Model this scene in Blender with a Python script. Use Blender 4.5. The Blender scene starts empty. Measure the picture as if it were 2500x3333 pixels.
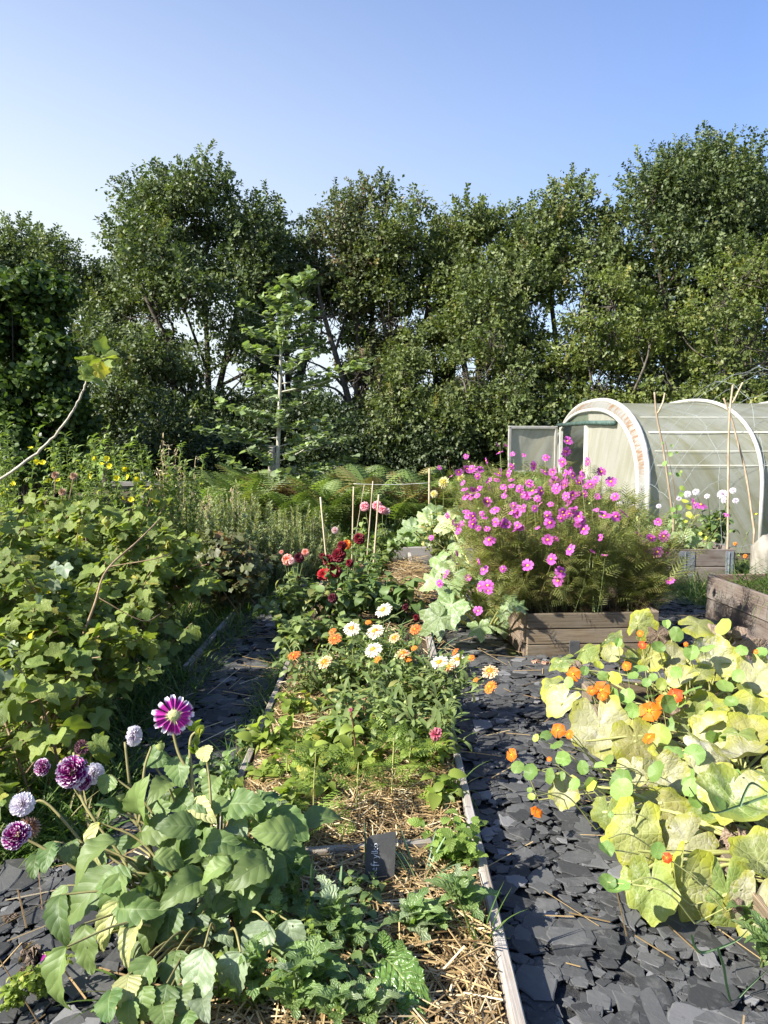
import bpy, math, random
import numpy as np
from mathutils import Vector, Matrix

SC = bpy.context.scene
COL = SC.collection
rng = np.random.default_rng(11)
random.seed(11)
R_ = math.radians

# ------------------------------------------------------------------ camera model (pixel of the photo -> point in the garden)
FPX, CAMH, PITCH = 2423.0, 1.6, R_(5.5)


def ray(x, y):
    cx, cy = (x - 1250) / FPX, (1666.5 - y) / FPX
    return np.array([cx, math.cos(PITCH) + cy * math.sin(PITCH), -math.sin(PITCH) + cy * math.cos(PITCH)])


def G(x, y, z=0.0):
    v = ray(x, y)
    return np.array([0, 0, CAMH]) + v * ((z - CAMH) / v[2])


def A(x, y, Y):
    v = ray(x, y)
    return np.array([0, 0, CAMH]) + v * (Y / v[1])


# ------------------------------------------------------------------ mesh helpers
def nrm(a):
    a = np.asarray(a, float)
    return a / np.maximum(np.linalg.norm(a, axis=-1, keepdims=True), 1e-9)


def frames(d, n):
    """Rotation matrices whose Y axis is d and whose Z axis is as near n as it can be."""
    y = nrm(d)
    n = np.broadcast_to(np.asarray(n, float), y.shape)
    x = np.cross(y, n)
    bad = np.linalg.norm(x, axis=-1) < 1e-4
    if np.any(bad):
        x[bad] = np.cross(y[bad], [1, 0, 0.3])
    x = nrm(x)
    z = np.cross(x, y)
    return np.stack([x, y, z], axis=-1)


def tpl(v, q=(), t=(), uv=None):
    v = np.asarray(v, float)
    q = np.asarray(q, int).reshape(-1, 4)
    t = np.asarray(t, int).reshape(-1, 3)
    uv = np.zeros((len(v), 2)) if uv is None else np.asarray(uv, float)
    return dict(v=v, q=q, t=t, uv=uv)


class MB:
    """Collects pieces; build() links them as one mesh object."""

    def __init__(s):
        s.V, s.Q, s.T, s.U, s.C, s.MQ, s.MT, s.n = [], [], [], [], [], [], [], 0

    def add(s, v, q=(), t=(), uv=None, ti=None, m=0):
        v = np.asarray(v, float).reshape(-1, 3)
        q = np.asarray(q, int).reshape(-1, 4)
        t = np.asarray(t, int).reshape(-1, 3)
        s.V.append(v)
        s.Q.append(q + s.n)
        s.T.append(t + s.n)
        s.U.append(np.zeros((len(v), 2)) if uv is None else np.asarray(uv, float))
        if ti is None:
            ti = rng.random(3)
        s.C.append(np.broadcast_to(np.asarray(ti, float), (len(v), 3)))
        s.MQ.append(np.full(len(q), m))
        s.MT.append(np.full(len(t), m))
        s.n += len(v)

    def stamp(s, tp, pos, R, sc=1.0, ti=None, m=0):
        pos = np.asarray(pos, float).reshape(-1, 3)
        N = len(pos)
        if N == 0:
            return
        sc = np.asarray(sc, float)
        if sc.ndim == 0:
            sc = np.full((N, 3), float(sc))
        elif sc.ndim == 1:
            sc = np.repeat(sc[:, None], 3, 1)
        tv = tp['v']
        v = tv[None] * sc[:, None, :]
        v = np.einsum('nij,nkj->nki', R, v) + pos[:, None, :]
        k = len(tv)
        off = (np.arange(N) * k)[:, None, None]
        if ti is None:
            ti = rng.random((N, 3))
        ti = np.broadcast_to(np.asarray(ti, float), (N, 3))
        s.V.append(v.reshape(-1, 3))
        s.Q.append((tp['q'][None] + off).reshape(-1, 4) + s.n)
        s.T.append((tp['t'][None] + off).reshape(-1, 3) + s.n)
        s.U.append(np.tile(tp['uv'], (N, 1)))
        s.C.append(np.repeat(ti, k, axis=0))
        s.MQ.append(np.full(N * len(tp['q']), m))
        s.MT.append(np.full(N * len(tp['t']), m))
        s.n += N * k

    def tube(s, pts, rad, sides=5, ti=None, m=0, cap=True):
        p = np.asarray(pts, float)
        n = len(p)
        rad = np.broadcast_to(np.asarray(rad, float), (n,))
        tg = nrm(np.gradient(p, axis=0))
        ref = np.array([0, 0, 1.0]) if abs(tg[0][2]) < 0.9 else np.array([1.0, 0, 0])
        x = nrm(np.cross(tg, ref))
        y = np.cross(tg, x)
        a = np.linspace(0, 2 * math.pi, sides, endpoint=False)
        v = p[:, None] + rad[:, None, None] * (x[:, None] * np.cos(a)[None, :, None] + y[:, None] * np.sin(a)[None, :, None])
        q = []
        for i in range(n - 1):
            for j in range(sides):
                k = (j + 1) % sides
                q.append((i * sides + j, i * sides + k, (i + 1) * sides + k, (i + 1) * sides + j))
        L = np.concatenate([[0], np.cumsum(np.linalg.norm(np.diff(p, axis=0), axis=1))])
        uv = np.stack([np.tile(np.arange(sides) / sides, n), np.repeat(L, sides)], 1)
        vv = v.reshape(-1, 3)
        t = []
        if cap:
            vv = np.vstack([vv, p[0], p[-1]])
            uv = np.vstack([uv, [0.5, 0], [0.5, L[-1]]])
            for j in range(sides):
                k = (j + 1) % sides
                t.append((n * sides, k, j))
                t.append((n * sides + 1, (n - 1) * sides + j, (n - 1) * sides + k))
        s.add(vv, q, t, uv, ti, m)

    def box(s, c, size, R=None, ti=None, m=0, bev=0.0, jit=0.0):
        """A box with chamfered long edges; UV runs along its longest side (for wood grain)."""
        sx, sy, sz = [k / 2 for k in size]
        b = bev
        if b <= 0:
            v = np.array([(x, y, z) for z in (-sz, sz) for y in (-sy, sy) for x in (-sx, sx)])
            q = [(0, 2, 3, 1), (4, 5, 7, 6), (0, 1, 5, 4), (2, 6, 7, 3), (0, 4, 6, 2), (1, 3, 7, 5)]
            t = []
        else:
            v, q, t = [], [], []
            bm_pts = {}
            for X in (-1, 1):
                for Y in (-1, 1):
                    for Z in (-1, 1):
                        for ax in range(3):
                            p = [X * (sx - b), Y * (sy - b), Z * (sz - b)]
                            p[ax] = (X, Y, Z)[ax] * (sx, sy, sz)[ax]
                            bm_pts[(X, Y, Z, ax)] = len(v)
                            v.append(p)
            I = bm_pts
            for sgn in (-1, 1):
                for ax in range(3):
                    o = [k for k in range(3) if k != ax]
                    loop = []
                    for (a, c2) in ((-1, -1), (1, -1), (1, 1), (-1, 1)):
                        key = [0, 0, 0]
                        key[ax], key[o[0]], key[o[1]] = sgn, a, c2
                        loop.append(I[(*key, ax)])
                    q.append(loop)
            for ax in range(3):
                o = [k for k in range(3) if k != ax]
                for a in (-1, 1):
                    for c2 in (-1, 1):
                        def key(w):
                            k3 = [0, 0, 0]
                            k3[ax], k3[o[0]], k3[o[1]] = w, a, c2
                            return tuple(k3)
                        q.append((I[(*key(-1), o[0])], I[(*key(1), o[0])], I[(*key(1), o[1])], I[(*key(-1), o[1])]))
            for X in (-1, 1):
                for Y in (-1, 1):
                    for Z in (-1, 1):
                        t.append((I[(X, Y, Z, 0)], I[(X, Y, Z, 1)], I[(X, Y, Z, 2)]))
            v = np.array(v, float)
        if jit:
            v = v + rng.normal(0, jit, v.shape)
        ax = int(np.argmax(size))
        o = [k for k in range(3) if k != ax]
        uv = np.stack([v[:, o[0]] + v[:, o[1]] * 1.7, v[:, ax]], 1)
        if R is not None:
            v = v @ np.asarray(R).T
        s.add(v + np.asarray(c, float), q, t, uv, ti, m)

    def tp(s):
        return dict(v=np.concatenate(s.V), q=np.concatenate(s.Q), t=np.concatenate(s.T), uv=np.concatenate(s.U))

    def mesh(s, name, mats, origin=(0, 0, 0), smooth=True):
        V = np.concatenate(s.V) - np.asarray(origin, float)
        Q = np.concatenate(s.Q)
        T = np.concatenate(s.T)
        me = bpy.data.meshes.new(name)
        me.vertices.add(len(V))
        me.vertices.foreach_set('co', V.astype(np.float32).ravel())
        loops = np.concatenate([Q.ravel(), T.ravel()]).astype(np.int32)
        me.loops.add(len(loops))
        me.loops.foreach_set('vertex_index', loops)
        np_ = len(Q) + len(T)
        me.polygons.add(np_)
        st = np.concatenate([np.arange(len(Q)) * 4, len(Q) * 4 + np.arange(len(T)) * 3]).astype(np.int32)
        me.polygons.foreach_set('loop_start', st)
        me.polygons.foreach_set('material_index', np.concatenate(s.MQ + s.MT).astype(np.int32))
        me.polygons.foreach_set('use_smooth', np.full(np_, smooth))
        me.update(calc_edges=True)
        U = np.concatenate(s.U)
        uvl = me.uv_layers.new(name='UVMap')
        uvl.data.foreach_set('uv', U[loops].astype(np.float32).ravel())
        at = me.attributes.new('tint', 'FLOAT_COLOR', 'POINT')
        C4 = np.ones((len(V), 4), np.float32)
        C4[:, :3] = np.concatenate(s.C)
        at.data.foreach_set('color', C4.ravel())
        for m in (mats if isinstance(mats, (list, tuple)) else [mats]):
            me.materials.append(m)
        return me

    def build(s, name, mats, parent=None, origin=None, smooth=True):
        if origin is None:
            origin = parent.location if parent is not None else (0, 0, 0)
        me = s.mesh(name, mats, origin, smooth)
        o = bpy.data.objects.new(name, me)
        COL.objects.link(o)
        if parent is not None:
            o.parent = parent
        else:
            o.location = origin
        return o


def tag(o, label=None, cat=None, group=None, kind=None):
    for k, v in (('label', label), ('category', cat), ('group', group), ('kind', kind)):
        if v:
            o[k] = v
    return o


def thing(name, label, cat, loc, group=None):
    o = bpy.data.objects.new(name, None)
    o.empty_display_size = 0.1
    COL.objects.link(o)
    o.location = [float(k) for k in loc]
    return tag(o, label, cat, group)


def put(me, name, parent, pos, R=None, sc=1.0, rel=True):
    """One more object on shared mesh data, at a world position, under a thing (or on top level)."""
    o = bpy.data.objects.new(name, me)
    COL.objects.link(o)
    p = Vector([float(k) for k in pos])
    if parent is not None:
        o.parent = parent
        if rel:
            p = p - parent.location
    M = Matrix.Translation(p)
    if R is not None:
        M = M @ Matrix(np.asarray(R, float).tolist()).to_4x4()
    if np.ndim(sc) == 0:
        sc = (sc, sc, sc)
    o.matrix_basis = M @ Matrix.Diagonal((*[float(k) for k in sc], 1))
    return o


def fr(d, n):
    return frames(np.asarray(d, float)[None], np.asarray(n, float)[None])[0]


def smooth_path(pts, n=8):
    """Catmull-Rom through the points."""
    p = np.asarray(pts, float)
    if len(p) < 3:
        t = np.linspace(0, 1, n)[:, None]
        return p[0] * (1 - t) + p[-1] * t
    P = np.vstack([2 * p[0] - p[1], p, 2 * p[-1] - p[-2]])
    out = []
    for i in range(1, len(P) - 2):
        for t in np.linspace(0, 1, n, endpoint=False):
            a, b, c, d = P[i - 1], P[i], P[i + 1], P[i + 2]
            out.append(0.5 * ((2 * b) + (-a + c) * t + (2 * a - 5 * b + 4 * c - d) * t * t + (-a + 3 * b - 3 * c + d) * t ** 3))
    out.append(p[-1])
    return np.array(out)


# ------------------------------------------------------------------ leaf and petal templates (length 1 along +Y, upper face +Z)
def leaf_grid(w, n=5, h=1, fold=0.25, droop=0.4, wav=0.0, serr=0.0, seed=0, wf=6.0):
    r = np.random.default_rng(seed)
    ph = r.random(4) * 6.28
    v, uv = [], []
    y = z = 0.0
    for i in range(n + 1):
        t = i / n
        if i:
            a = -droop * (t - 0.5 / n) * 2
            y += math.cos(a) / n
            z += math.sin(a) / n
        ww = w(t)
        for j in range(-h, h + 1):
            s_ = j / h
            e = ww * (1 + (serr * (1 if i % 2 else -1) if abs(j) == h else 0))
            x = s_ * e * math.cos(fold)
            zz = z + abs(s_) * ww * math.sin(fold)
            zz += wav * abs(s_) * math.sin(wf * t * 3 + ph[0 if s_ < 0 else 1]) + wav * 0.5 * math.sin(7 * t + ph[2] + 2.5 * s_)
            v.append((x, y + (serr * 0.15 if (abs(j) == h and i % 2) else 0), zz))
            uv.append((0.5 + 0.5 * s_, t))
    k = 2 * h + 1
    q = [(i * k + j, i * k + j + 1, (i + 1) * k + j + 1, (i + 1) * k + j) for i in range(n) for j in range(k - 1)]
    return tpl(v, q, (), uv)


def polar_leaf(rf, nth=28, nr=3, cup=0.0, wav=0.0, wk=3, seed=0, foldx=0.0, droop=0.0):
    """Leaf round its stalk; theta = 0 points along +Y."""
    r = np.random.default_rng(seed)
    ph = r.random(4) * 6.28
    v, uv = [(0, 0, 0)], [(0.5, 0.5)]
    for k in range(1, nr + 1):
        f = k / nr
        for i in range(nth):
            th = 2 * math.pi * i / nth - math.pi
            rr = rf(th) * f
            x, y = math.sin(th) * rr, math.cos(th) * rr
            z = cup * rr * rr + wav * f * f * math.sin(wk * th + ph[0]) + wav * 0.6 * f * math.sin((wk + 2) * th + ph[1])
            z += foldx * abs(x) - droop * max(y, 0) ** 2
            v.append((x, y, z))
            uv.append((0.5 + 0.5 * math.sin(th) * rr, 0.5 + 0.5 * math.cos(th) * rr))
    t = [(0, 1 + (i + 1) % nth, 1 + i) for i in range(nth)]
    q = [(1 + (k - 1) * nth + i, 1 + (k - 1) * nth + (i + 1) % nth, 1 + k * nth + (i + 1) % nth, 1 + k * nth + i) for k in range(1, nr) for i in range(nth)]
    return tpl(v, q, t, uv)


def gs(x, s):
    return math.exp(-(x / s) ** 2)


def r_currant(th):
    a = abs(math.degrees(th))
    r = 0.5 + 0.46 * gs(a, 24) + 0.33 * gs(a - 62, 22) + 0.12 * gs(a - 120, 26)
    r *= 1 - 0.72 * gs(180 - a, 16)
    return r * (1 + 0.05 * math.cos(math.degrees(th) * 0.55))


def r_pumpkin(th):
    a = abs(math.degrees(th))
    r = 0.92 + 0.07 * math.cos(5 * th) + 0.035 * math.sin(13 * th + 1) + 0.03 * math.sin(7 * th)
    return r * (1 - 0.7 * gs(180 - a, 9))


def r_courgette(th):
    a = abs(math.degrees(th))
    r = 0.52 + 0.48 * gs(a, 20) + 0.42 * gs(a - 55, 17) + 0.33 * gs(a - 110, 20)
    r *= 1 - 0.7 * gs(180 - a, 18)
    return r * (1 + 0.07 * math.sin(19 * th))


def r_nast(th):
    return 1 + 0.035 * math.cos(8 * th) + 0.02 * math.sin(5 * th)


W_ov = lambda t: 0.02 + 0.30 * math.sin(math.pi * min(1, t) ** 0.75) ** 0.9 if t < 1 else 0.0
W_lan = lambda t: 0.015 + 0.13 * math.sin(math.pi * t ** 0.8) if t < 1 else 0.0
W_obl = lambda t: (0.02 + 0.12 * t ** 0.7 * (1 - max(0, (t - 0.8) / 0.2) ** 2 * 0.9))
W_lin = lambda t: 0.035 * (1 - t ** 3) + 0.002
W_pet = lambda t: 0.06 + 0.36 * t ** 0.8 * (1 - max(0, (t - 0.75) / 0.25) ** 2 * 0.55)

# diamond leaf for trees: 4 points folded on the midrib
T_TREE = tpl([(0, 0, 0), (0.33, 0.5, 0.1), (0, 1, -0.08), (-0.33, 0.5, 0.1)], (), [(0, 1, 2), (0, 2, 3)], [(0.5, 0), (1, 0.5), (0.5, 1), (0, 0.5)])
T_OV = [leaf_grid(W_ov, 5, 1, 0.25, 0.5 + 0.3 * k, seed=k) for k in range(3)]
T_LAN = [leaf_grid(W_lan, 4, 1, 0.3, 0.4 + 0.4 * k, seed=k) for k in range(3)]
T_LIN = [leaf_grid(W_lin, 4, 1, 0.3, 0.3 + 0.5 * k, seed=k) for k in range(3)]
T_OBL = [leaf_grid(W_obl, 5, 1, 0.2, 0.3 + 0.4 * k, wav=0.02, seed=k) for k in range(3)]
T_CUR = [polar_leaf(r_currant, 30, 2, cup=-0.18 + 0.1 * k, wav=0.05, wk=3, seed=k, foldx=0.18, droop=0.2) for k in range(4)]
T_PRISM = tpl([(math.cos(a), y, math.sin(a)) for y in (0, 1) for a in (0, 2.1, 4.2)], [(0, 1, 4, 3), (1, 2, 5, 4), (2, 0, 3, 5)], (), [(k % 3 / 3, k // 3) for k in range(6)])


def blade(n=5, droop=1.2, w=0.02):
    return leaf_grid(lambda t: w * (1 - t ** 2) + 0.0008, n, 1, 0.35, droop)


T_BLADE = [blade(5, d) for d in (0.3, 0.8, 1.4)]


def frond(n, pin, w0, shape, th=0.35, curve=0.5, m=None):
    """Pinnate leaf: pinnae of template pin along a rachis."""
    b = MB()
    y = z = 0.0
    pts = [(0, 0, 0)]
    P, D, S = [], [], []
    for i in range(1, n + 1):
        t = i / n
        a = -curve * t
        y += math.cos(a) / n
        z += math.sin(a) / n
        pts.append((0, y, z))
        for sd in (-1, 1):
            L = shape(t) * w0
            if L > 0.01:
                P.append((0, y, z))
                D.append((sd * math.cos(th), math.sin(th), -0.12))
                S.append(L)
    b.tube(pts[::max(1, n // 5)], 0.006, 3, cap=False)
    b.stamp(pin, P, frames(np.array(D), (0, 0, 1)), np.array(S))
    return b.tp()


# feathery leaves
T_PINNULE = leaf_grid(lambda t: 0.13 * (1 - t * 0.8), 3, 1, 0.15, 0.2)
_pin = frond(8, T_PINNULE, 0.32, lambda t: 1.05 - t, 0.6, 0.2)
T_BRACKEN = frond(11, _pin, 0.55, lambda t: math.sin(math.pi * min(1, 0.25 + 0.75 * t)) ** 0.8 if t < 1 else 0.05, 0.45, 0.7)
T_BRACKEN_LOW = frond(10, leaf_grid(lambda t: 0.075 * (1 - t * 0.85), 8, 1, 0.2, 0.3, serr=0.5), 0.48, lambda t: math.sin(math.pi * min(1, 0.25 + 0.75 * t)) ** 0.8 if t < 1 else 0.05, 0.45, 0.7)
_thr = leaf_grid(lambda t: 0.045 * (1 - t * 0.6), 2, 1, 0.2, 0.3)
T_THREAD = frond(6, _thr, 0.55, lambda t: 1.15 - t * 0.8, 0.75, 0.35)
_seg = leaf_grid(lambda t: 0.15 * (1 - t) ** 0.6 + 0.02, 3, 1, 0.2, 0.25)
_seg2 = frond(4, _seg, 0.42, lambda t: 1.1 - t * 0.6, 0.8, 0.2)
T_FEATHER = frond(5, _seg2, 0.6, lambda t: 1.0 - 0.75 * t, 0.7, 0.5)

# ------------------------------------------------------------------ materials
class NT:
    def __init__(s, name):
        s.mat = bpy.data.materials.new(name)
        s.mat.use_nodes = True
        s.nt = s.mat.node_tree
        s.nt.nodes.clear()
        s.out = s.n('ShaderNodeOutputMaterial')

    def n(s, typ, **kw):
        nd = s.nt.nodes.new(typ)
        for k, v in kw.items():
            setattr(nd, k, v)
        return nd

    def put(s, sock, v):
        if isinstance(v, bpy.types.NodeSocket):
            s.nt.links.new(v, sock)
        elif v is not None:
            if isinstance(v, (tuple, list)) and len(v) == 3 and sock.type == 'RGBA':
                v = (*v, 1)
            sock.default_value = v

    def math(s, op, a, b=None, c=None, clamp=False):
        nd = s.n('ShaderNodeMath', operation=op, use_clamp=clamp)
        for i, v in enumerate((a, b, c)):
            if v is not None:
                s.put(nd.inputs[i], v)
        return nd.outputs[0]

    def mix(s, f, a, b, mode='MIX'):
        nd = s.n('ShaderNodeMix', data_type='RGBA', blend_type=mode)
        s.put(nd.inputs[0], f)
        s.put(nd.inputs[6], a)
        s.put(nd.inputs[7], b)
        return nd.outputs[2]

    def step(s, v, lo, hi):
        nd = s.n('ShaderNodeMapRange', interpolation_type='SMOOTHSTEP')
        s.put(nd.inputs[0], v)
        nd.inputs[1].default_value, nd.inputs[2].default_value = lo, hi
        return nd.outputs[0]

    def noise(s, vec, scale, detail=3, rough=0.55):
        nd = s.n('ShaderNodeTexNoise')
        if vec is not None:
            s.put(nd.inputs['Vector'], vec)
        nd.inputs['Scale'].default_value = scale
        nd.inputs['Detail'].default_value = detail
        nd.inputs['Roughness'].default_value = rough
        return nd.outputs[0]

    def tint(s):
        a = s.n('ShaderNodeAttribute', attribute_name='tint')
        sp = s.n('ShaderNodeSeparateColor')
        s.nt.links.new(a.outputs['Color'], sp.inputs[0])
        return a, sp.outputs[0], sp.outputs[1], sp.outputs[2]

    def uv(s):
        return s.n('ShaderNodeTexCoord').outputs['UV']

    def obj(s):
        return s.n('ShaderNodeTexCoord').outputs['Object']

    def xyz(s, v):
        sp = s.n('ShaderNodeSeparateXYZ')
        s.put(sp.inputs[0], v)
        return sp.outputs

    def vadd(s, a, b, op='ADD'):
        nd = s.n('ShaderNodeVectorMath', operation=op)
        s.put(nd.inputs[0], a)
        s.put(nd.inputs[1], b)
        return nd.outputs[0]

    def bump(s, h, strength=0.3, dist=0.01):
        nd = s.n('ShaderNodeBump')
        nd.inputs['Strength'].default_value = strength
        nd.inputs['Distance'].default_value = dist
        s.put(nd.inputs['Height'], h)
        return nd.outputs[0]

    def princ(s, col, rough=0.6, spec=0.3, normal=None, **kw):
        nd = s.n('ShaderNodeBsdfPrincipled')
        s.put(nd.inputs['Base Color'], col)
        s.put(nd.inputs['Roughness'], rough)
        s.put(nd.inputs['Specular IOR Level'], spec)
        if normal is not None:
            s.put(nd.inputs['Normal'], normal)
        for k, v in kw.items():
            s.put(nd.inputs[k.replace('_', ' ')], v)
        return nd.outputs[0]

    def surf(s, sh):
        s.nt.links.new(sh, s.out.inputs['Surface'])
        return s.mat

    def mixsh(s, f, a, b):
        nd = s.n('ShaderNodeMixShader')
        s.put(nd.inputs[0], f)
        s.nt.links.new(a, nd.inputs[1])
        s.nt.links.new(b, nd.inputs[2])
        return nd.outputs[0]


def leaf_mat(name, c0, c1, c2=None, y0=0.85, trans=0.35, tcol=(1.25, 1.35, 0.5), rough=0.5, spec=0.4, vein=None, vk=None, ns=7, bump=0.0, holes=0.0,
             mildew=None, mlo=0.45, mhi=0.62, brown=None, blo=0.66, bscale=2.2, edge=None, puck=0.0):
    """vk: 'grid' for midrib leaves, 'polar' for leaves with radiating veins."""
    k = NT(name)
    at, r, g, b = k.tint()
    col = k.mix(r, c0, c1)
    gain = k.math('MULTIPLY_ADD', g, 0.6, 0.7)
    off = k.vadd(at.outputs['Color'], (17.0, 23.0, 31.0), 'MULTIPLY')
    uv = k.uv()
    p = k.vadd(uv, off)
    h = None
    if c2 is not None:
        col = k.mix(k.step(b, y0, min(1.0, y0 + 0.12)), col, c2)
    if vk or edge is not None or mildew is not None or brown is not None:
        big = k.noise(p, 2.5, 3)
        col = k.mix(k.step(big, 0.35, 0.7), col, k.mix(0.35, col, c1))
    if vk == 'grid':
        u, v, _ = k.xyz(uv)
        a = k.math('MULTIPLY', k.math('ABSOLUTE', k.math('SUBTRACT', u, 0.5)), 2.0)
        mid = k.math('SUBTRACT', 1.0, k.step(a, 0.015, 0.07))
        w = k.math('FRACT', k.math('SUBTRACT', k.math('MULTIPLY', v, float(ns)), k.math('MULTIPLY', a, ns * 0.28)))
        w = k.math('ABSOLUTE', k.math('SUBTRACT', w, 0.5))
        side = k.math('SUBTRACT', 1.0, k.step(w, 0.02, 0.09))
        side = k.math('MULTIPLY', side, 0.55)
        vn = k.math('MAXIMUM', mid, side)
        col = k.mix(k.math('MULTIPLY', vn, 0.6), col, vein)
        h = k.math('SUBTRACT', k.step(w, 0.0, 0.4), k.math('MULTIPLY', vn, 0.8))
    if vk == 'polar':
        q = k.vadd(uv, (0.5, 0.5, 0), 'SUBTRACT')
        x, y, _ = k.xyz(q)
        rad = k.math('SQRT', k.math('ADD', k.math('MULTIPLY', x, x), k.math('MULTIPLY', y, y)))
        th = k.math('ARCTAN2', x, y)
        w = k.math('MULTIPLY', k.math('ABSOLUTE', k.math('SINE', k.math('MULTIPLY', th, ns / 2.0))), rad)
        vn = k.math('SUBTRACT', 1.0, k.step(w, 0.004, 0.02))
        wv = k.n('ShaderNodeTexVoronoi', feature='DISTANCE_TO_EDGE')
        k.put(wv.inputs['Vector'], p)
        wv.inputs['Scale'].default_value = 11
        net = k.math('MULTIPLY', k.math('SUBTRACT', 1.0, k.step(wv.outputs[0], 0.01, 0.06)), 0.4)
        vn = k.math('MAXIMUM', vn, net)
        col = k.mix(k.math('MULTIPLY', vn, 0.75), col, vein)
        h = k.math('SUBTRACT', k.step(wv.outputs[0], 0.0, 0.25), k.math('MULTIPLY', vn, 0.5))
        if edge is not None:
            e = k.step(k.math('ADD', rad, k.math('MULTIPLY', k.math('SUBTRACT', k.noise(p, 5, 2), 0.5), 0.25)), 0.27, 0.46)
            col = k.mix(e, col, edge)
    if mildew is not None:
        m = k.step(k.noise(p, 6.5, 9, 0.75), mlo, mhi)
        m = k.math('MULTIPLY', m, k.step(k.noise(p, 1.8, 2), 0.36, 0.6))
        m = k.math('MULTIPLY', m, k.step(k.noise(p, 48, 2), 0.3, 0.55))
        col = k.mix(k.math('MULTIPLY', m, 0.85), col, mildew)
    if brown is not None:
        m = k.step(k.noise(p, bscale, 5, 0.6), blo, blo + 0.05)
        col = k.mix(m, col, brown)
    col = k.mix(1.0, col, gain_col(k, gain), 'MULTIPLY')
    nrmal = None
    if bump:
        if puck:
            h2 = k.noise(p, 9, 2)
            h = k.math('ADD', h, k.math('MULTIPLY', h2, puck)) if h is not None else h2
        nrmal = k.bump(h, bump, 0.004)
    sh = k.princ(col, rough, spec, nrmal)
    tr = k.n('ShaderNodeBsdfTranslucent')
    k.put(tr.inputs[0], k.mix(1.0, col, tcol, 'MULTIPLY'))
    full = k.mixsh(trans, sh, tr.outputs[0])
    if holes:
        hn = k.step(k.noise(p, 7.0, 2), holes, holes + 0.01)
        clear = k.n('ShaderNodeBsdfTransparent')
        full = k.mixsh(hn, full, clear.outputs[0])
    return k.surf(full)


def gain_col(k, g):
    c = k.n('ShaderNodeCombineColor')
    for i in range(3):
        k.put(c.inputs[i], g)
    return c.outputs[0]


def plain(name, c0, c1, rough=0.7, spec=0.25, scale=30, bump=0.3, stretch=(1, 1, 1), metal=0.0, trans=0.0, bd=0.005):
    k = NT(name)
    _, r, g, b = k.tint()
    p = k.vadd(k.obj(), stretch, 'MULTIPLY')
    nz = k.noise(p, scale, 5, 0.6)
    col = k.mix(k.step(nz, 0.3, 0.7), c0, c1)
    col = k.mix(1.0, col, gain_col(k, k.math('MULTIPLY_ADD', g, 0.5, 0.75)), 'MULTIPLY')
    sh = k.princ(col, rough, spec, k.bump(nz, bump, bd) if bump else None, Metallic=metal)
    if trans:
        tr = k.n('ShaderNodeBsdfTranslucent')
        k.put(tr.inputs[0], col)
        sh = k.mixsh(trans, sh, tr.outputs[0])
    return k.surf(sh)


def wood(name, dark, light, grey, gs_=0.5, ribs=0.0):
    """Weathered timber; UV runs (across, along) the board in metres."""
    k = NT(name)
    at, r, g, b = k.tint()
    off = k.vadd(at.outputs['Color'], (3.0, 7.0, 5.0), 'MULTIPLY')
    uv = k.vadd(k.uv(), off)
    st = k.vadd(uv, (26.0, 1.6, 1.0), 'MULTIPLY')
    n1 = k.noise(st, 2.2, 6, 0.65)
    st2 = k.vadd(uv, (160.0, 4.0, 1.0), 'MULTIPLY')
    n2 = k.noise(st2, 1.0, 3, 0.6)
    n3 = k.noise(uv, 5, 4, 0.6)
    vo = k.n('ShaderNodeTexVoronoi')
    k.put(vo.inputs['Vector'], k.vadd(uv, (11.0, 2.6, 1.0), 'MULTIPLY'))
    vo.inputs['Scale'].default_value = 1.0
    knot = k.math('SUBTRACT', 1.0, k.step(vo.outputs['Distance'], 0.03, 0.12))
    col = k.mix(k.step(n1, 0.3, 0.7), dark, light)
    col = k.mix(k.math('MULTIPLY', k.step(n3, 0.35, 0.7), gs_), col, grey)
    col = k.mix(k.math('MULTIPLY', k.step(n2, 0.58, 0.75), 0.55), col, tuple(c * 0.35 for c in dark))
    col = k.mix(k.math('MULTIPLY', knot, 0.7), col, tuple(c * 0.4 for c in dark))
    col = k.mix(1.0, col, gain_col(k, k.math('MULTIPLY_ADD', g, 0.4, 0.8)), 'MULTIPLY')
    h = k.math('ADD', n1, n2)
    if ribs:
        u, v, _ = k.xyz(k.uv())
        rb = k.math('ABSOLUTE', k.math('SINE', k.math('MULTIPLY', u, ribs)))
        h = k.math('ADD', k.math('MULTIPLY', k.step(rb, 0.15, 0.55), 2.0), k.math('MULTIPLY', h, 0.4))
        col = k.mix(k.math('MULTIPLY', k.math('SUBTRACT', 1.0, k.step(rb, 0.1, 0.5)), 0.6), col, tuple(c * 0.3 for c in dark))
    return k.surf(k.princ(col, 0.82, 0.2, k.bump(h, 0.5, 0.004)))


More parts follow.
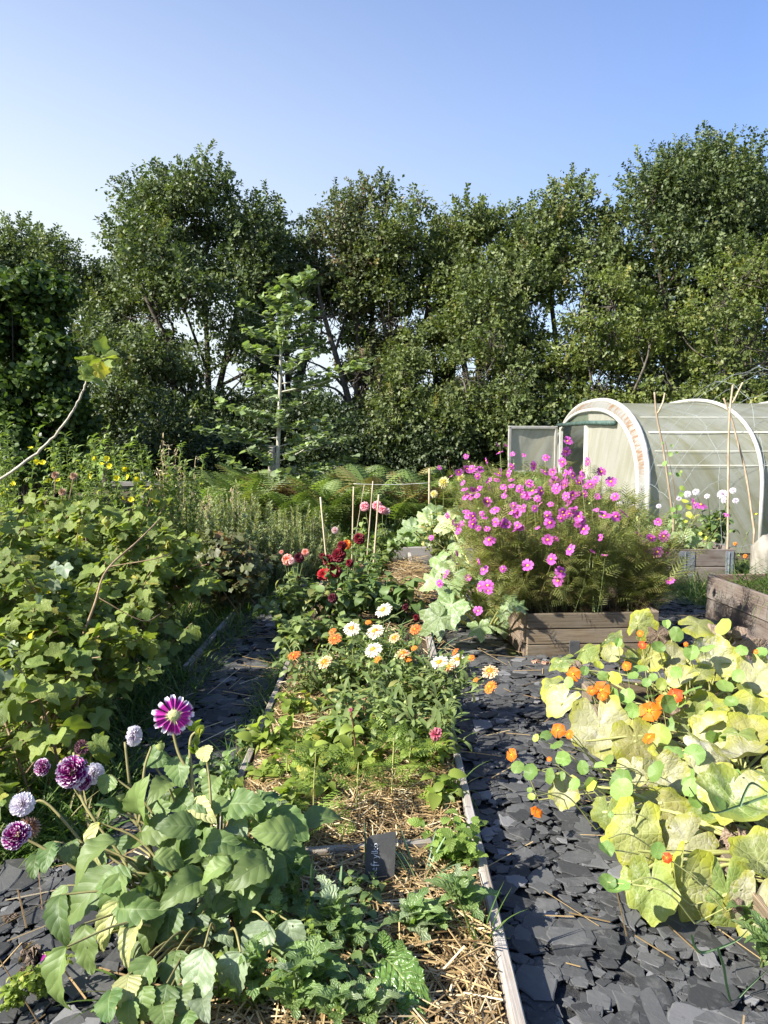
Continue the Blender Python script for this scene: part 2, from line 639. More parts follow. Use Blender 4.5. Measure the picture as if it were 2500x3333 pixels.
def petal_mat(name, base, tip, lo=0.4, hi=0.85, trans=0.35, streak=0.25, rough=0.55, var=0.3, third=None, tlo=0.0, thi=0.2):
    """Petal colour runs from its base (v = 0) to its tip (v = 1); third is a throat colour."""
    k = NT(name)
    at, r, g, b = k.tint()
    uv = k.uv()
    u, v, _ = k.xyz(uv)
    p = k.vadd(k.vadd(uv, (22.0, 1.0, 1.0), 'MULTIPLY'), k.vadd(at.outputs['Color'], (17.0, 23.0, 31.0), 'MULTIPLY'))
    nz = k.noise(p, 1.0, 3)
    vv = k.math('ADD', v, k.math('MULTIPLY', k.math('SUBTRACT', nz, 0.5), streak))
    vv = k.math('ADD', vv, k.math('MULTIPLY', k.math('SUBTRACT', b, 0.5), 0.25))
    col = k.mix(k.step(vv, lo, hi), base, tip)
    if third is not None:
        col = k.mix(k.step(vv, tlo, thi), third, col)
    col = k.mix(k.math('MULTIPLY', nz, 0.25), col, k.mix(1.0, col, (0.55, 0.5, 0.55), 'MULTIPLY'))
    col = k.mix(1.0, col, gain_col(k, k.math('MULTIPLY_ADD', g, var, 1 - var * 0.5)), 'MULTIPLY')
    sh = k.princ(col, rough, 0.25)
    tr = k.n('ShaderNodeBsdfTranslucent')
    k.put(tr.inputs[0], col)
    return k.surf(k.mixsh(trans, sh, tr.outputs[0]))


M = {}
M['oak'] = leaf_mat('oak_leaf', (0.06, 0.088, 0.032), (0.125, 0.158, 0.06), (0.18, 0.19, 0.06), 0.93, 0.3, rough=0.5, spec=0.35)
M['oak_warm'] = leaf_mat('oak_warm_leaf', (0.075, 0.105, 0.032), (0.15, 0.18, 0.062), (0.22, 0.19, 0.07), 0.94, 0.3, rough=0.5, spec=0.35)
M['oak_brown'] = leaf_mat('oak_brown_leaf', (0.07, 0.092, 0.036), (0.135, 0.15, 0.066), (0.2, 0.14, 0.08), 0.88, 0.3, rough=0.5, spec=0.35)
M['hazel_yellow'] = leaf_mat('hazel_yellow_leaf', (0.09, 0.125, 0.03), (0.165, 0.195, 0.052), (0.28, 0.27, 0.07), 0.9, 0.34)
M['hazel_dark'] = leaf_mat('hazel_dark_leaf', (0.035, 0.066, 0.014), (0.085, 0.135, 0.03), (0.18, 0.22, 0.05), 0.92, 0.32, rough=0.45, spec=0.35)
M['young'] = leaf_mat('young_tree_leaf', (0.16, 0.22, 0.1), (0.28, 0.34, 0.18), (0.26, 0.36, 0.09), 0.86, 0.34, rough=0.42, spec=0.5)
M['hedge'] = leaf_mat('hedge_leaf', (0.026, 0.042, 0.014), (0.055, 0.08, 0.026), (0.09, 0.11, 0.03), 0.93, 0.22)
M['bark'] = plain('bark', (0.045, 0.038, 0.03), (0.12, 0.105, 0.085), 0.9, 0.1, 14, 0.6, (1, 1, 0.25))
M['pale_bark'] = plain('pale_bark', (0.3, 0.28, 0.22), (0.5, 0.48, 0.4), 0.8, 0.2, 25, 0.4, (1, 1, 0.5))
M['cane'] = plain('cane_wood', (0.3, 0.22, 0.14), (0.5, 0.4, 0.28), 0.75, 0.2, 30, 0.3, (1, 1, 0.2))
M['bamboo'] = plain('bamboo', (0.42, 0.33, 0.2), (0.55, 0.46, 0.32), 0.6, 0.3, 25, 0.2, (1, 1, 0.2))
M['fern'] = leaf_mat('bracken_leaf', (0.115, 0.17, 0.045), (0.18, 0.24, 0.07), (0.26, 0.2, 0.08), 0.86, 0.4)
M['fern_brown'] = leaf_mat('brown_bracken', (0.12, 0.075, 0.035), (0.2, 0.13, 0.06), None, trans=0.3)
M['currant'] = leaf_mat('currant_leaf', (0.1, 0.155, 0.032), (0.24, 0.29, 0.07), (0.42, 0.37, 0.07), 0.9, 0.42, tcol=(1.4, 1.4, 0.5), vein=(0.2, 0.26, 0.08), vk='polar', ns=5, bump=0.3, spec=0.3, brown=(0.12, 0.08, 0.03), blo=0.7, bscale=3)
M['currant_grey'] = leaf_mat('mildewed_currant_leaf', (0.12, 0.17, 0.085), (0.19, 0.24, 0.14), None, trans=0.25, vein=(0.3, 0.35, 0.25), vk='polar', ns=5, mildew=(0.32, 0.37, 0.28))
M['bronze'] = leaf_mat('bronze_leaf', (0.07, 0.085, 0.03), (0.14, 0.15, 0.055), (0.24, 0.13, 0.05), 0.84, 0.35)
M['twig'] = plain('twig', (0.16, 0.11, 0.06), (0.28, 0.2, 0.12), 0.8, 0.2, 30, 0.3)
M['twig_pale'] = plain('pale_twig', (0.32, 0.28, 0.22), (0.5, 0.46, 0.38), 0.8, 0.2, 30, 0.3)
M['green_stem'] = plain('green_stem', (0.12, 0.17, 0.05), (0.2, 0.24, 0.08), 0.55, 0.3, 18, 0.1, trans=0.15)
M['olive_stem'] = plain('olive_stem', (0.16, 0.14, 0.05), (0.24, 0.22, 0.09), 0.55, 0.3, 18, 0.1)
M['red_stem'] = plain('red_stem', (0.16, 0.07, 0.04), (0.28, 0.16, 0.08), 0.6, 0.3, 18, 0.1)
M['yellow_stem'] = plain('yellow_stem', (0.38, 0.38, 0.12), (0.5, 0.5, 0.2), 0.55, 0.3, 18, 0.1, trans=0.2)
M['primrose'] = leaf_mat('evening_primrose_leaf', (0.12, 0.18, 0.045), (0.22, 0.28, 0.085), (0.36, 0.38, 0.08), 0.86, 0.4)
M['rosemary'] = leaf_mat('rosemary_leaf', (0.2, 0.25, 0.1), (0.33, 0.375, 0.18), (0.34, 0.34, 0.17), 0.85, 0.32)
M['grass'] = leaf_mat('grass_blade', (0.055, 0.115, 0.02), (0.13, 0.2, 0.045), (0.36, 0.31, 0.14), 0.86, 0.4, rough=0.45)
M['grass_lush'] = leaf_mat('lush_grass_blade', (0.1, 0.2, 0.025), (0.17, 0.29, 0.045), (0.3, 0.33, 0.1), 0.9, 0.4, rough=0.45)
M['grass_dry'] = leaf_mat('dry_grass', (0.36, 0.28, 0.15), (0.55, 0.45, 0.27), None, trans=0.25)
M['leek'] = leaf_mat('leek_leaf', (0.09, 0.16, 0.075), (0.16, 0.24, 0.12), None, trans=0.25, rough=0.45)
M['straw'] = leaf_mat('straw', (0.16, 0.1, 0.042), (0.46, 0.33, 0.155), (0.66, 0.54, 0.33), 0.8, 0.12, tcol=(1, 1, 1), rough=0.55, spec=0.35)
M['dahlia'] = leaf_mat('dahlia_leaf', (0.06, 0.115, 0.032), (0.175, 0.235, 0.07), None, trans=0.28, vein=(0.19, 0.24, 0.1), vk='grid', ns=6, holes=0.735, bump=0.22, puck=0.5, rough=0.5, spec=0.35, tcol=(1.4, 1.5, 0.5))
M['dahlia_grey'] = leaf_mat('dusty_dahlia_leaf', (0.13, 0.18, 0.09), (0.2, 0.25, 0.14), None, trans=0.24, vein=(0.25, 0.31, 0.17), vk='grid', ns=6, holes=0.715, bump=0.3, puck=1.2, brown=(0.16, 0.11, 0.06), blo=0.72, mildew=(0.33, 0.38, 0.28), mlo=0.46, mhi=0.66)
M['dahlia_pale'] = leaf_mat('yellowing_dahlia_leaf', (0.34, 0.36, 0.13), (0.48, 0.47, 0.2), None, trans=0.35, vein=(0.5, 0.5, 0.26), vk='grid', ns=7, bump=0.4, puck=0.5, brown=(0.2, 0.13, 0.06), blo=0.68)
M['dahlia_mid'] = leaf_mat('mid_dahlia_leaf', (0.095, 0.155, 0.045), (0.18, 0.245, 0.08), (0.36, 0.36, 0.09), 0.93, 0.33, rough=0.45, spec=0.4)
M['calendula'] = leaf_mat('calendula_leaf', (0.135, 0.195, 0.055), (0.225, 0.275, 0.095), (0.34, 0.32, 0.1), 0.93, 0.38)
M['lime_leaf'] = leaf_mat('light_green_leaf', (0.17, 0.24, 0.035), (0.27, 0.33, 0.06), (0.4, 0.38, 0.08), 0.88, 0.45)
M['feather'] = leaf_mat('feathery_leaf', (0.15, 0.235, 0.035), (0.24, 0.32, 0.06), None, trans=0.42)
M['cosmos'] = leaf_mat('cosmos_thread_leaf', (0.16, 0.19, 0.05), (0.27, 0.285, 0.085), (0.38, 0.31, 0.12), 0.84, 0.4)
M['cosmos_dry'] = leaf_mat('dry_cosmos_leaf', (0.07, 0.045, 0.028), (0.14, 0.085, 0.045), None, trans=0.25)
M['mint'] = leaf_mat('mint_leaf', (0.13, 0.22, 0.035), (0.22, 0.31, 0.06), None, trans=0.42, vein=(0.26, 0.34, 0.1), vk='grid', ns=6, bump=0.4, puck=0.6)
M['thistle'] = leaf_mat('sow_thistle_leaf', (0.11, 0.19, 0.05), (0.19, 0.28, 0.085), (0.3, 0.36, 0.2), 0.8, 0.35, vein=(0.32, 0.38, 0.2), vk='grid', ns=9, bump=0.5, puck=1.0, rough=0.38, spec=0.5)
M['lettuce'] = leaf_mat('puckered_leaf', (0.085, 0.165, 0.03), (0.12, 0.21, 0.045), None, trans=0.3, vein=(0.3, 0.36, 0.14), vk='grid', ns=8, bump=1.0, puck=3.0, rough=0.25, spec=0.7)
M['courgette'] = leaf_mat('courgette_leaf', (0.13, 0.2, 0.065), (0.21, 0.29, 0.1), (0.34, 0.37, 0.16), 0.85, 0.35, vein=(0.38, 0.43, 0.28), vk='polar', ns=5, bump=0.4, mildew=(0.5, 0.54, 0.43), mlo=0.46, mhi=0.64, tcol=(1.3, 1.4, 0.6))
M['pumpkin'] = leaf_mat('mildewed_pumpkin_leaf', (0.13, 0.165, 0.042), (0.235, 0.245, 0.075), (0.29, 0.27, 0.075), 0.7, 0.3, vein=(0.38, 0.4, 0.16), vk='polar', ns=7, holes=0.73, bump=0.35, edge=(0.29, 0.3, 0.03), mildew=(0.42, 0.4, 0.28), mlo=0.49, mhi=0.68, brown=(0.24, 0.15, 0.09), blo=0.71, rough=0.65, tcol=(1.25, 1.25, 0.4))
M['pumpkin_white'] = leaf_mat('white_pumpkin_leaf', (0.25, 0.25, 0.11), (0.37, 0.355, 0.2), None, trans=0.25, vein=(0.34, 0.36, 0.12), vk='polar', ns=7, holes=0.72, bump=0.35, edge=(0.28, 0.28, 0.045), mildew=(0.45, 0.42, 0.33), mlo=0.43, mhi=0.6, brown=(0.26, 0.17, 0.11), blo=0.66, rough=0.7, tcol=(1.1, 1.1, 0.6))
M['pumpkin_green'] = leaf_mat('green_pumpkin_leaf', (0.12, 0.18, 0.04), (0.21, 0.26, 0.065), None, trans=0.35, vein=(0.35, 0.39, 0.14), vk='polar', ns=7, bump=0.25, edge=(0.25, 0.28, 0.05), mildew=(0.55, 0.57, 0.36), mlo=0.47, mhi=0.66, rough=0.6)
M['shrivelled'] = leaf_mat('shrivelled_leaf', (0.16, 0.11, 0.075), (0.3, 0.22, 0.16), None, trans=0.2, vein=(0.34, 0.27, 0.2), vk='polar', ns=7, bump=0.8, mildew=(0.42, 0.37, 0.3), mlo=0.5, mhi=0.7, rough=0.8)
M['nast'] = leaf_mat('nasturtium_leaf', (0.125, 0.23, 0.05), (0.2, 0.31, 0.075), (0.36, 0.42, 0.08), 0.84, 0.38, vein=(0.36, 0.45, 0.2), vk='polar', ns=9, rough=0.5, spec=0.35, tcol=(1.5, 1.5, 0.4))
M['nast_yellow'] = leaf_mat('yellow_nasturtium_leaf', (0.4, 0.46, 0.05), (0.55, 0.55, 0.08), None, trans=0.42, vein=(0.5, 0.52, 0.2), vk='polar', ns=9)
# petals
M['p_cosmos'] = petal_mat('cosmos_petal', (0.44, 0.035, 0.31), (0.58, 0.13, 0.47), 0.1, 0.7, 0.4, 0.5, var=0.7)
M['p_purple'] = petal_mat('purple_white_petal', (0.3, 0.012, 0.2), (0.88, 0.78, 0.86), 0.74, 1.02, 0.25, 0.25, third=(0.2, 0.004, 0.06), tlo=0.0, thi=0.35)
M['p_magenta'] = petal_mat('magenta_white_petal', (0.46, 0.03, 0.32), (0.9, 0.84, 0.9), 0.72, 0.96, 0.35, 0.35, third=(0.72, 0.7, 0.35), tlo=0.12, thi=0.3)
M['p_white'] = petal_mat('white_lilac_petal', (0.72, 0.6, 0.72), (0.9, 0.87, 0.9), 0.2, 0.7, 0.3, 0.3)
M['p_brown'] = petal_mat('wilted_petal', (0.3, 0.16, 0.09), (0.56, 0.36, 0.25), 0.2, 0.9, 0.2, 0.5)
M['p_darkball'] = petal_mat('wilted_purple_petal', (0.09, 0.02, 0.05), (0.3, 0.14, 0.16), 0.4, 0.95, 0.2, 0.5)
M['p_red'] = petal_mat('dark_red_petal', (0.055, 0.002, 0.006), (0.15, 0.004, 0.012), 0.1, 0.8, 0.3, 0.4, var=0.6)
M['p_bright'] = petal_mat('bright_red_petal', (0.26, 0.006, 0.012), (0.42, 0.012, 0.02), 0.1, 0.8, 0.3, 0.4, var=0.5)
M['p_black'] = petal_mat('maroon_petal', (0.025, 0.003, 0.006), (0.075, 0.006, 0.014), 0.1, 0.8, 0.25, 0.4, var=0.5)
M['p_peach'] = petal_mat('peach_petal', (0.8, 0.2, 0.08), (0.85, 0.42, 0.34), 0.2, 0.9, 0.35, 0.4)
M['p_orange'] = petal_mat('orange_petal', (0.8, 0.16, 0.01), (0.86, 0.3, 0.05), 0.2, 0.9, 0.35, 0.4)
M['p_pink'] = petal_mat('pink_petal', (0.76, 0.12, 0.17), (0.85, 0.42, 0.46), 0.2, 0.9, 0.35, 0.4, var=0.5)
M['p_palepink'] = petal_mat('pale_pink_petal', (0.8, 0.42, 0.42), (0.86, 0.7, 0.68), 0.2, 0.8, 0.35, 0.4)
M['p_yellow'] = petal_mat('pale_yellow_petal', (0.82, 0.7, 0.12), (0.86, 0.82, 0.5), 0.2, 0.9, 0.4, 0.3)
M['p_primrose'] = petal_mat('yellow_petal', (0.85, 0.7, 0.02), (0.88, 0.8, 0.03), 0.2, 0.9, 0.4, 0.3)
M['p_calen'] = petal_mat('white_orange_petal', (0.85, 0.26, 0.02), (0.9, 0.84, 0.66), 0.36, 0.7, 0.35, 0.3)
M['p_calen_or'] = petal_mat('orange_white_petal', (0.82, 0.22, 0.02), (0.88, 0.68, 0.42), 0.55, 0.95, 0.35, 0.4)
M['p_rust'] = petal_mat('rust_orange_petal', (0.6, 0.07, 0.015), (0.8, 0.24, 0.06), 0.3, 0.9, 0.3, 0.5)
M['p_nast'] = petal_mat('nasturtium_petal', (0.85, 0.36, 0.02), (0.84, 0.19, 0.012), 0.08, 0.4, 0.4, 0.25, var=0.3)
M['p_nastred'] = petal_mat('red_nasturtium_petal', (0.8, 0.16, 0.02), (0.76, 0.075, 0.012), 0.08, 0.5, 0.4, 0.3, var=0.3)
M['p_dead'] = petal_mat('dead_pink_petal', (0.3, 0.03, 0.06), (0.5, 0.16, 0.2), 0.2, 0.9, 0.3, 0.5)
M['disc'] = plain('flower_disc', (0.75, 0.4, 0.02), (0.85, 0.6, 0.06), 0.7, 0.2, 300, 0.6)
M['disc_or'] = plain('orange_disc', (0.6, 0.14, 0.01), (0.8, 0.32, 0.03), 0.7, 0.2, 300, 0.6)
M['disc_pale'] = plain('pale_disc', (0.5, 0.5, 0.16), (0.75, 0.72, 0.4), 0.7, 0.2, 200, 0.6)
M['disc_brown'] = plain('brown_disc', (0.06, 0.035, 0.02), (0.16, 0.1, 0.05), 0.8, 0.2, 200, 0.6)
M['bud'] = plain('flower_bud', (0.3, 0.36, 0.1), (0.42, 0.46, 0.16), 0.5, 0.35, 60, 0.2, trans=0.2)
# hard things
M['bed_wood'] = wood('weathered_bed_board', (0.2, 0.165, 0.125), (0.34, 0.3, 0.245), (0.32, 0.3, 0.28), 0.7)
M['deck_wood'] = wood('brown_deck_board', (0.125, 0.09, 0.054), (0.27, 0.21, 0.135), (0.26, 0.225, 0.175), 0.5, ribs=330.0)
M['tan_wood'] = wood('tan_board', (0.13, 0.085, 0.056), (0.24, 0.175, 0.125), (0.23, 0.2, 0.165), 0.5)
M['grey_wood'] = wood('grey_board', (0.085, 0.064, 0.052), (0.19, 0.15, 0.125), (0.2, 0.18, 0.16), 0.6)
M['sleeper'] = wood('grey_sleeper', (0.17, 0.15, 0.125), (0.28, 0.25, 0.22), (0.3, 0.29, 0.27), 0.7)
M['post'] = wood('grey_post', (0.16, 0.14, 0.115), (0.28, 0.26, 0.22), (0.32, 0.31, 0.29), 0.7)
M['galv'] = plain('galvanised_steel', (0.3, 0.32, 0.34), (0.42, 0.44, 0.46), 0.45, 0.5, 12, 0.1, metal=0.6)
M['stump'] = plain('weathered_stump', (0.2, 0.18, 0.145), (0.36, 0.335, 0.28), 0.9, 0.1, 9, 0.8, (1, 1, 0.4), bd=0.03)
M['house_wall'] = plain('white_render', (0.74, 0.74, 0.72), (0.82, 0.82, 0.8), 0.9, 0.1, 2, 0.0)
M['house_roof'] = plain('roof_slate', (0.09, 0.09, 0.1), (0.14, 0.14, 0.15), 0.7, 0.3, 3, 0.2)
M['house_glass'] = plain('window_glass', (0.05, 0.06, 0.07), (0.08, 0.09, 0.1), 0.15, 0.5, 2, 0.0)
M['chalk'] = plain('chalk_writing', (0.75, 0.75, 0.75), (0.85, 0.85, 0.85), 0.9, 0.1, 50, 0.0)
M['net'] = plain('grey_green_net', (0.2, 0.23, 0.22), (0.28, 0.31, 0.3), 0.5, 0.3, 30, 0.0)
M['string'] = plain('white_string', (0.7, 0.7, 0.66), (0.8, 0.8, 0.76), 0.7, 0.2, 30, 0.0)
M['frame_white'] = plain('white_tube', (0.36, 0.345, 0.3), (0.48, 0.47, 0.43), 0.4, 0.4, 6, 0.05)
M['batten'] = plain('pale_batten', (0.4, 0.4, 0.35), (0.52, 0.52, 0.47), 0.5, 0.3, 10, 0.0)
M['gutter_strip'] = plain('dark_green_strip', (0.03, 0.06, 0.05), (0.09, 0.14, 0.12), 0.6, 0.3, 14, 0.2)


def slate_mat():
    k = NT('slate')
    at, r, g, b = k.tint()
    p = k.vadd(k.obj(), k.vadd(at.outputs['Color'], (3.0, 5.0, 7.0), 'MULTIPLY'))
    n1 = k.noise(p, 9, 6, 0.65)
    n2 = k.noise(p, 60, 4, 0.6)
    col = k.mix(r, (0.029, 0.0292, 0.0285), (0.088, 0.088, 0.085))
    col = k.mix(k.step(b, 0.9, 0.98), col, (0.17, 0.168, 0.165))
    col = k.mix(k.math('MULTIPLY', k.step(n1, 0.52, 0.72), 0.55), col, (0.13, 0.128, 0.12))
    col = k.mix(k.math('MULTIPLY', k.step(k.noise(p, 3, 3), 0.66, 0.75), k.step(g, 0.8, 0.9)), col, (0.2, 0.12, 0.06))
    col = k.mix(k.math('MULTIPLY', k.step(n2, 0.6, 0.8), 0.3), col, (0.24, 0.235, 0.22))
    h = k.math('ADD', n1, k.math('MULTIPLY', n2, 0.35))
    return k.surf(k.princ(col, k.math('MULTIPLY_ADD', n1, 0.3, 0.5), 0.28, k.bump(h, 0.55, 0.006)))


def ground_mat():
    k = NT('ground')
    p = k.obj()
    x, y, z = k.xyz(p)
    n1 = k.noise(p, 0.8, 5)
    n2 = k.noise(p, 14, 6, 0.7)
    n3 = k.noise(p, 0.05, 3)
    grass = k.mix(k.step(n2, 0.3, 0.7), (0.045, 0.075, 0.016), (0.1, 0.13, 0.035))
    soil = k.mix(k.step(n2, 0.3, 0.7), (0.05, 0.037, 0.025), (0.11, 0.085, 0.06))
    near = k.mix(k.step(n1, 0.4, 0.6), soil, grass)
    field = k.mix(k.step(n3, 0.3, 0.7), (0.13, 0.21, 0.035), (0.2, 0.28, 0.055))
    far = k.step(y, 26.0, 32.0)
    col = k.mix(far, near, field)
    return k.surf(k.princ(col, 0.95, 0.1, k.bump(n2, 0.7, 0.03)))


def soil_mat(name, a, b2):
    k = NT(name)
    n2 = k.noise(k.obj(), 22, 7, 0.7)
    n1 = k.noise(k.obj(), 5, 4)
    col = k.mix(k.step(k.math('ADD', k.math('MULTIPLY', n2, 0.6), k.math('MULTIPLY', n1, 0.4)), 0.35, 0.65), a, b2)
    return k.surf(k.princ(col, 0.95, 0.1, k.bump(n2, 0.9, 0.02)))


def poly_mat(name, streaks, transp=0.12, c_hi=(0.45, 0.46, 0.39), c_lo=(0.34, 0.335, 0.22)):
    """Milky, algae-streaked polythene; UV is (along the tunnel, round the hoop) in metres."""
    k = NT(name)
    uv = k.uv()
    u, v, _ = k.xyz(uv)
    cb = k.n('ShaderNodeCombineXYZ')
    k.put(cb.inputs[0], k.math('ADD', k.math('MULTIPLY', u, 2.2), k.math('MULTIPLY', v, 1.3)))
    k.put(cb.inputs[1], k.math('MULTIPLY', v, 0.22))
    n1 = k.noise(cb.outputs[0], 2.3, 6, 0.65)
    n2 = k.noise(uv, 1.2, 4, 0.6)
    n3 = k.noise(uv, 38, 3, 0.7)
    col = k.mix(k.step(n1, 0.42, 0.66), c_hi, c_lo)
    col = k.mix(k.math('MULTIPLY', k.step(n2, 0.4, 0.68), streaks), col, (0.24, 0.23, 0.14))
    col = k.mix(k.math('MULTIPLY', k.step(n3, 0.5, 0.8), 0.35), col, (0.22, 0.22, 0.16))
    sh = k.princ(col, 0.32, 0.5, k.bump(n2, 0.25, 0.05))
    tr = k.n('ShaderNodeBsdfTranslucent')
    k.put(tr.inputs[0], col)
    tp_ = k.n('ShaderNodeBsdfTransparent')
    tp_.inputs[0].default_value = (0.9, 0.92, 0.86, 1)
    a = k.mixsh(0.45, sh, tr.outputs[0])
    return k.surf(k.mixsh(transp, a, tp_.outputs[0]))


M['slate'] = slate_mat()
M['ground'] = ground_mat()
M['soil'] = soil_mat('bed_soil', (0.035, 0.025, 0.017), (0.1, 0.072, 0.045))
M['path_base'] = soil_mat('slate_dust', (0.016, 0.017, 0.019), (0.06, 0.06, 0.06))
M['poly'] = poly_mat('polythene', 0.45, 0.2)
M['poly_end'] = poly_mat('polythene_end', 0.15, 0.08, (0.62, 0.6, 0.52), (0.52, 0.5, 0.38))
M['poly_green'] = poly_mat('green_polythene', 0.7, 0.3, (0.26, 0.32, 0.24), (0.17, 0.22, 0.13))


def rust_mat():
    k = NT('rusty_polythene_roll')
    uv = k.uv()
    u, v, _ = k.xyz(uv)
    n1 = k.noise(k.vadd(uv, (6.0, 22.0, 1.0), 'MULTIPLY'), 1.0, 4, 0.6)
    n2 = k.noise(k.obj(), 2.0, 3)
    m = k.math('MULTIPLY', k.step(n1, 0.42, 0.6), k.step(n2, 0.3, 0.55))
    col = k.mix(m, (0.25, 0.25, 0.23), (0.2, 0.11, 0.05))
    return k.surf(k.princ(col, 0.3, 0.5, k.bump(n1, 0.4, 0.02)))


M['roll'] = rust_mat()

# ------------------------------------------------------------------ camera, sun, sky
cam = bpy.data.cameras.new('camera')
cam.sensor_fit = 'VERTICAL'
cam.angle = 2 * math.atan(1666.5 / FPX)
cam.clip_end = 2000
cam.clip_start = 0.05
co = bpy.data.objects.new('camera', cam)
COL.objects.link(co)
co.location = (0, 0, CAMH)
co.rotation_euler = (math.pi / 2 - PITCH, 0, 0)
SC.camera = co

SUN_AZ, SUN_EL = 116.0, 37.0      # degrees to the left of the view, above the horizon
sd = np.array([-math.sin(R_(SUN_AZ)) * math.cos(R_(SUN_EL)), math.cos(R_(SUN_AZ)) * math.cos(R_(SUN_EL)), math.sin(R_(SUN_EL))])
sl = bpy.data.lights.new('sun', 'SUN')
sl.energy = 5.0
sl.angle = R_(0.5)
sl.color = (1.0, 0.95, 0.86)
so = bpy.data.objects.new('sun', sl)
COL.objects.link(so)
so.location = (-30, -8, 30)
so.rotation_euler = Vector(sd.tolist()).to_track_quat('Z', 'Y').to_euler()

w = bpy.data.worlds.new('World')
SC.world = w
w.use_nodes = True
nt = w.node_tree
nt.nodes.clear()
sky = nt.nodes.new('ShaderNodeTexSky')
sky.sky_type = 'NISHITA'
sky.sun_disc = False
sky.sun_elevation = R_(SUN_EL)
sky.sun_rotation = math.atan2(sd[0], sd[1])
sky.air_density = 1.0
sky.dust_density = 1.2
sky.ozone_density = 3.0
bg = nt.nodes.new('ShaderNodeBackground')
bg.inputs[1].default_value = 0.12
HAZE_R, HAZE_G, HAZE_B = 3.0, 3.35, 3.55
wo = nt.nodes.new('ShaderNodeOutputWorld')
# haze: whiter towards the horizon and towards the sun's side of the sky
tc = nt.nodes.new('ShaderNodeTexCoord')
sx = nt.nodes.new('ShaderNodeSeparateXYZ')
nt.links.new(tc.outputs['Generated'], sx.inputs[0])


def wmath(op, a, b_=None, c_=None, clamp=False):
    nd = nt.nodes.new('ShaderNodeMath')
    nd.operation, nd.use_clamp = op, clamp
    for i, v in enumerate((a, b_, c_)):
        if v is None:
            continue
        if isinstance(v, bpy.types.NodeSocket):
            nt.links.new(v, nd.inputs[i])
        else:
            nd.inputs[i].default_value = v
    return nd.outputs[0]


def wmix(f, a, b_, mode='MIX'):
    nd = nt.nodes.new('ShaderNodeMix')
    nd.data_type, nd.blend_type = 'RGBA', mode
    for i, v in ((0, f), (6, a), (7, b_)):
        if isinstance(v, bpy.types.NodeSocket):
            nt.links.new(v, nd.inputs[i])
        else:
            nd.inputs[i].default_value = v
    return nd.outputs[2]


low = wmath('POWER', wmath('SUBTRACT', 1.0, wmath('MULTIPLY', wmath('MAXIMUM', sx.outputs[2], 0.0), 1.25, None, True), None, True), 1.7)
left = wmath('MULTIPLY_ADD', sx.outputs[0], -1.1, 0.42, True)
haze = wmath('MULTIPLY', low, wmath('MULTIPLY_ADD', left, 1.6, 0.42), None, True)
toned = wmix(1.0, sky.outputs[0], (0.56, 0.66, 0.88, 1), 'MULTIPLY')
skyc = wmix(haze, toned, (HAZE_R, HAZE_G, HAZE_B, 1))
nt.links.new(skyc, bg.inputs[0])
nt.links.new(bg.outputs[0], wo.inputs[0])

SC.view_settings.view_transform = 'Standard'
SC.view_settings.look = 'None'
SC.view_settings.exposure = 1.38
SC.view_settings.gamma = 1.0
SC.render.engine = 'CYCLES'
SC.cycles.max_bounces = 8
SC.cycles.transparent_max_bounces = 12
SC.cycles.use_adaptive_sampling = True
SC.cycles.adaptive_threshold = 0.02
SC.cycles.use_denoising = True
try:
    SC.cycles.denoiser = 'OPENIMAGEDENOISE'
except Exception:
    pass

# ------------------------------------------------------------------ ground and paths
def noise2(x, y):
    return (np.sin(x * 1.7 + 0.3) * np.cos(y * 2.1 + 1.1) + 0.5 * np.sin(x * 4.3 + y * 3.1) + 0.3 * np.sin(x * 9.1 - y * 7.7 + 2)) / 1.8


def ground_z(x, y):
    f = np.clip((y - 40) / 110, 0, 1)
    return -0.03 + 0.012 * noise2(x, y) * (np.abs(y) < 30) + 1.9 * f * f * (3 - 2 * f)


gx = np.concatenate([np.linspace(-900, -40, 12), np.linspace(-30, 30, 121), np.linspace(40, 900, 12)])
gy = np.concatenate([np.linspace(-60, -4, 6), np.linspace(-2, 30, 110), np.linspace(34, 160, 22), np.linspace(200, 1500, 6)])
X, Y = np.meshgrid(gx, gy)
b = MB()
nx, ny = len(gx), len(gy)
idx = np.arange(nx * ny).reshape(ny, nx)
b.add(np.stack([X, Y, ground_z(X, Y)], -1).reshape(-1, 3), np.stack([idx[:-1, :-1], idx[:-1, 1:], idx[1:, 1:], idx[1:, :-1]], -1).reshape(-1, 4))
tag(b.build('ground', M['ground']), kind='structure')


def sheet(name, x0, x1, y0, y1, z, mat, amp=0.006, step=0.06):
    xs = np.linspace(x0, x1, max(2, int((x1 - x0) / step)))
    ys = np.linspace(y0, y1, max(2, int((y1 - y0) / step)))
    X, Y = np.meshgrid(xs, ys)
    idx = np.arange(X.size).reshape(X.shape)
    b = MB()
    b.add(np.stack([X, Y, z + amp * noise2(X * 3, Y * 3)], -1).reshape(-1, 3), np.stack([idx[:-1, :-1], idx[:-1, 1:], idx[1:, 1:], idx[1:, :-1]], -1).reshape(-1, 4))
    return tag(b.build(name, mat), kind='structure')


PATHS = [  # x0, x1, y0, y1 of the slate paths
    (0.37, 1.2, 0.9, 4.7), (0.37, 0.93, 4.7, 9.75), (0.93, 3.1, 4.45, 5.35), (2.3, 3.05, 5.35, 8.1),
    (-1.3, -0.68, 0.9, 8.2), (-1.8, -1.3, 0.9, 2.65)]
for (x0, x1, y0, y1) in PATHS:
    sheet('path', x0, x1, y0, y1, 0.0, M['path_base'])


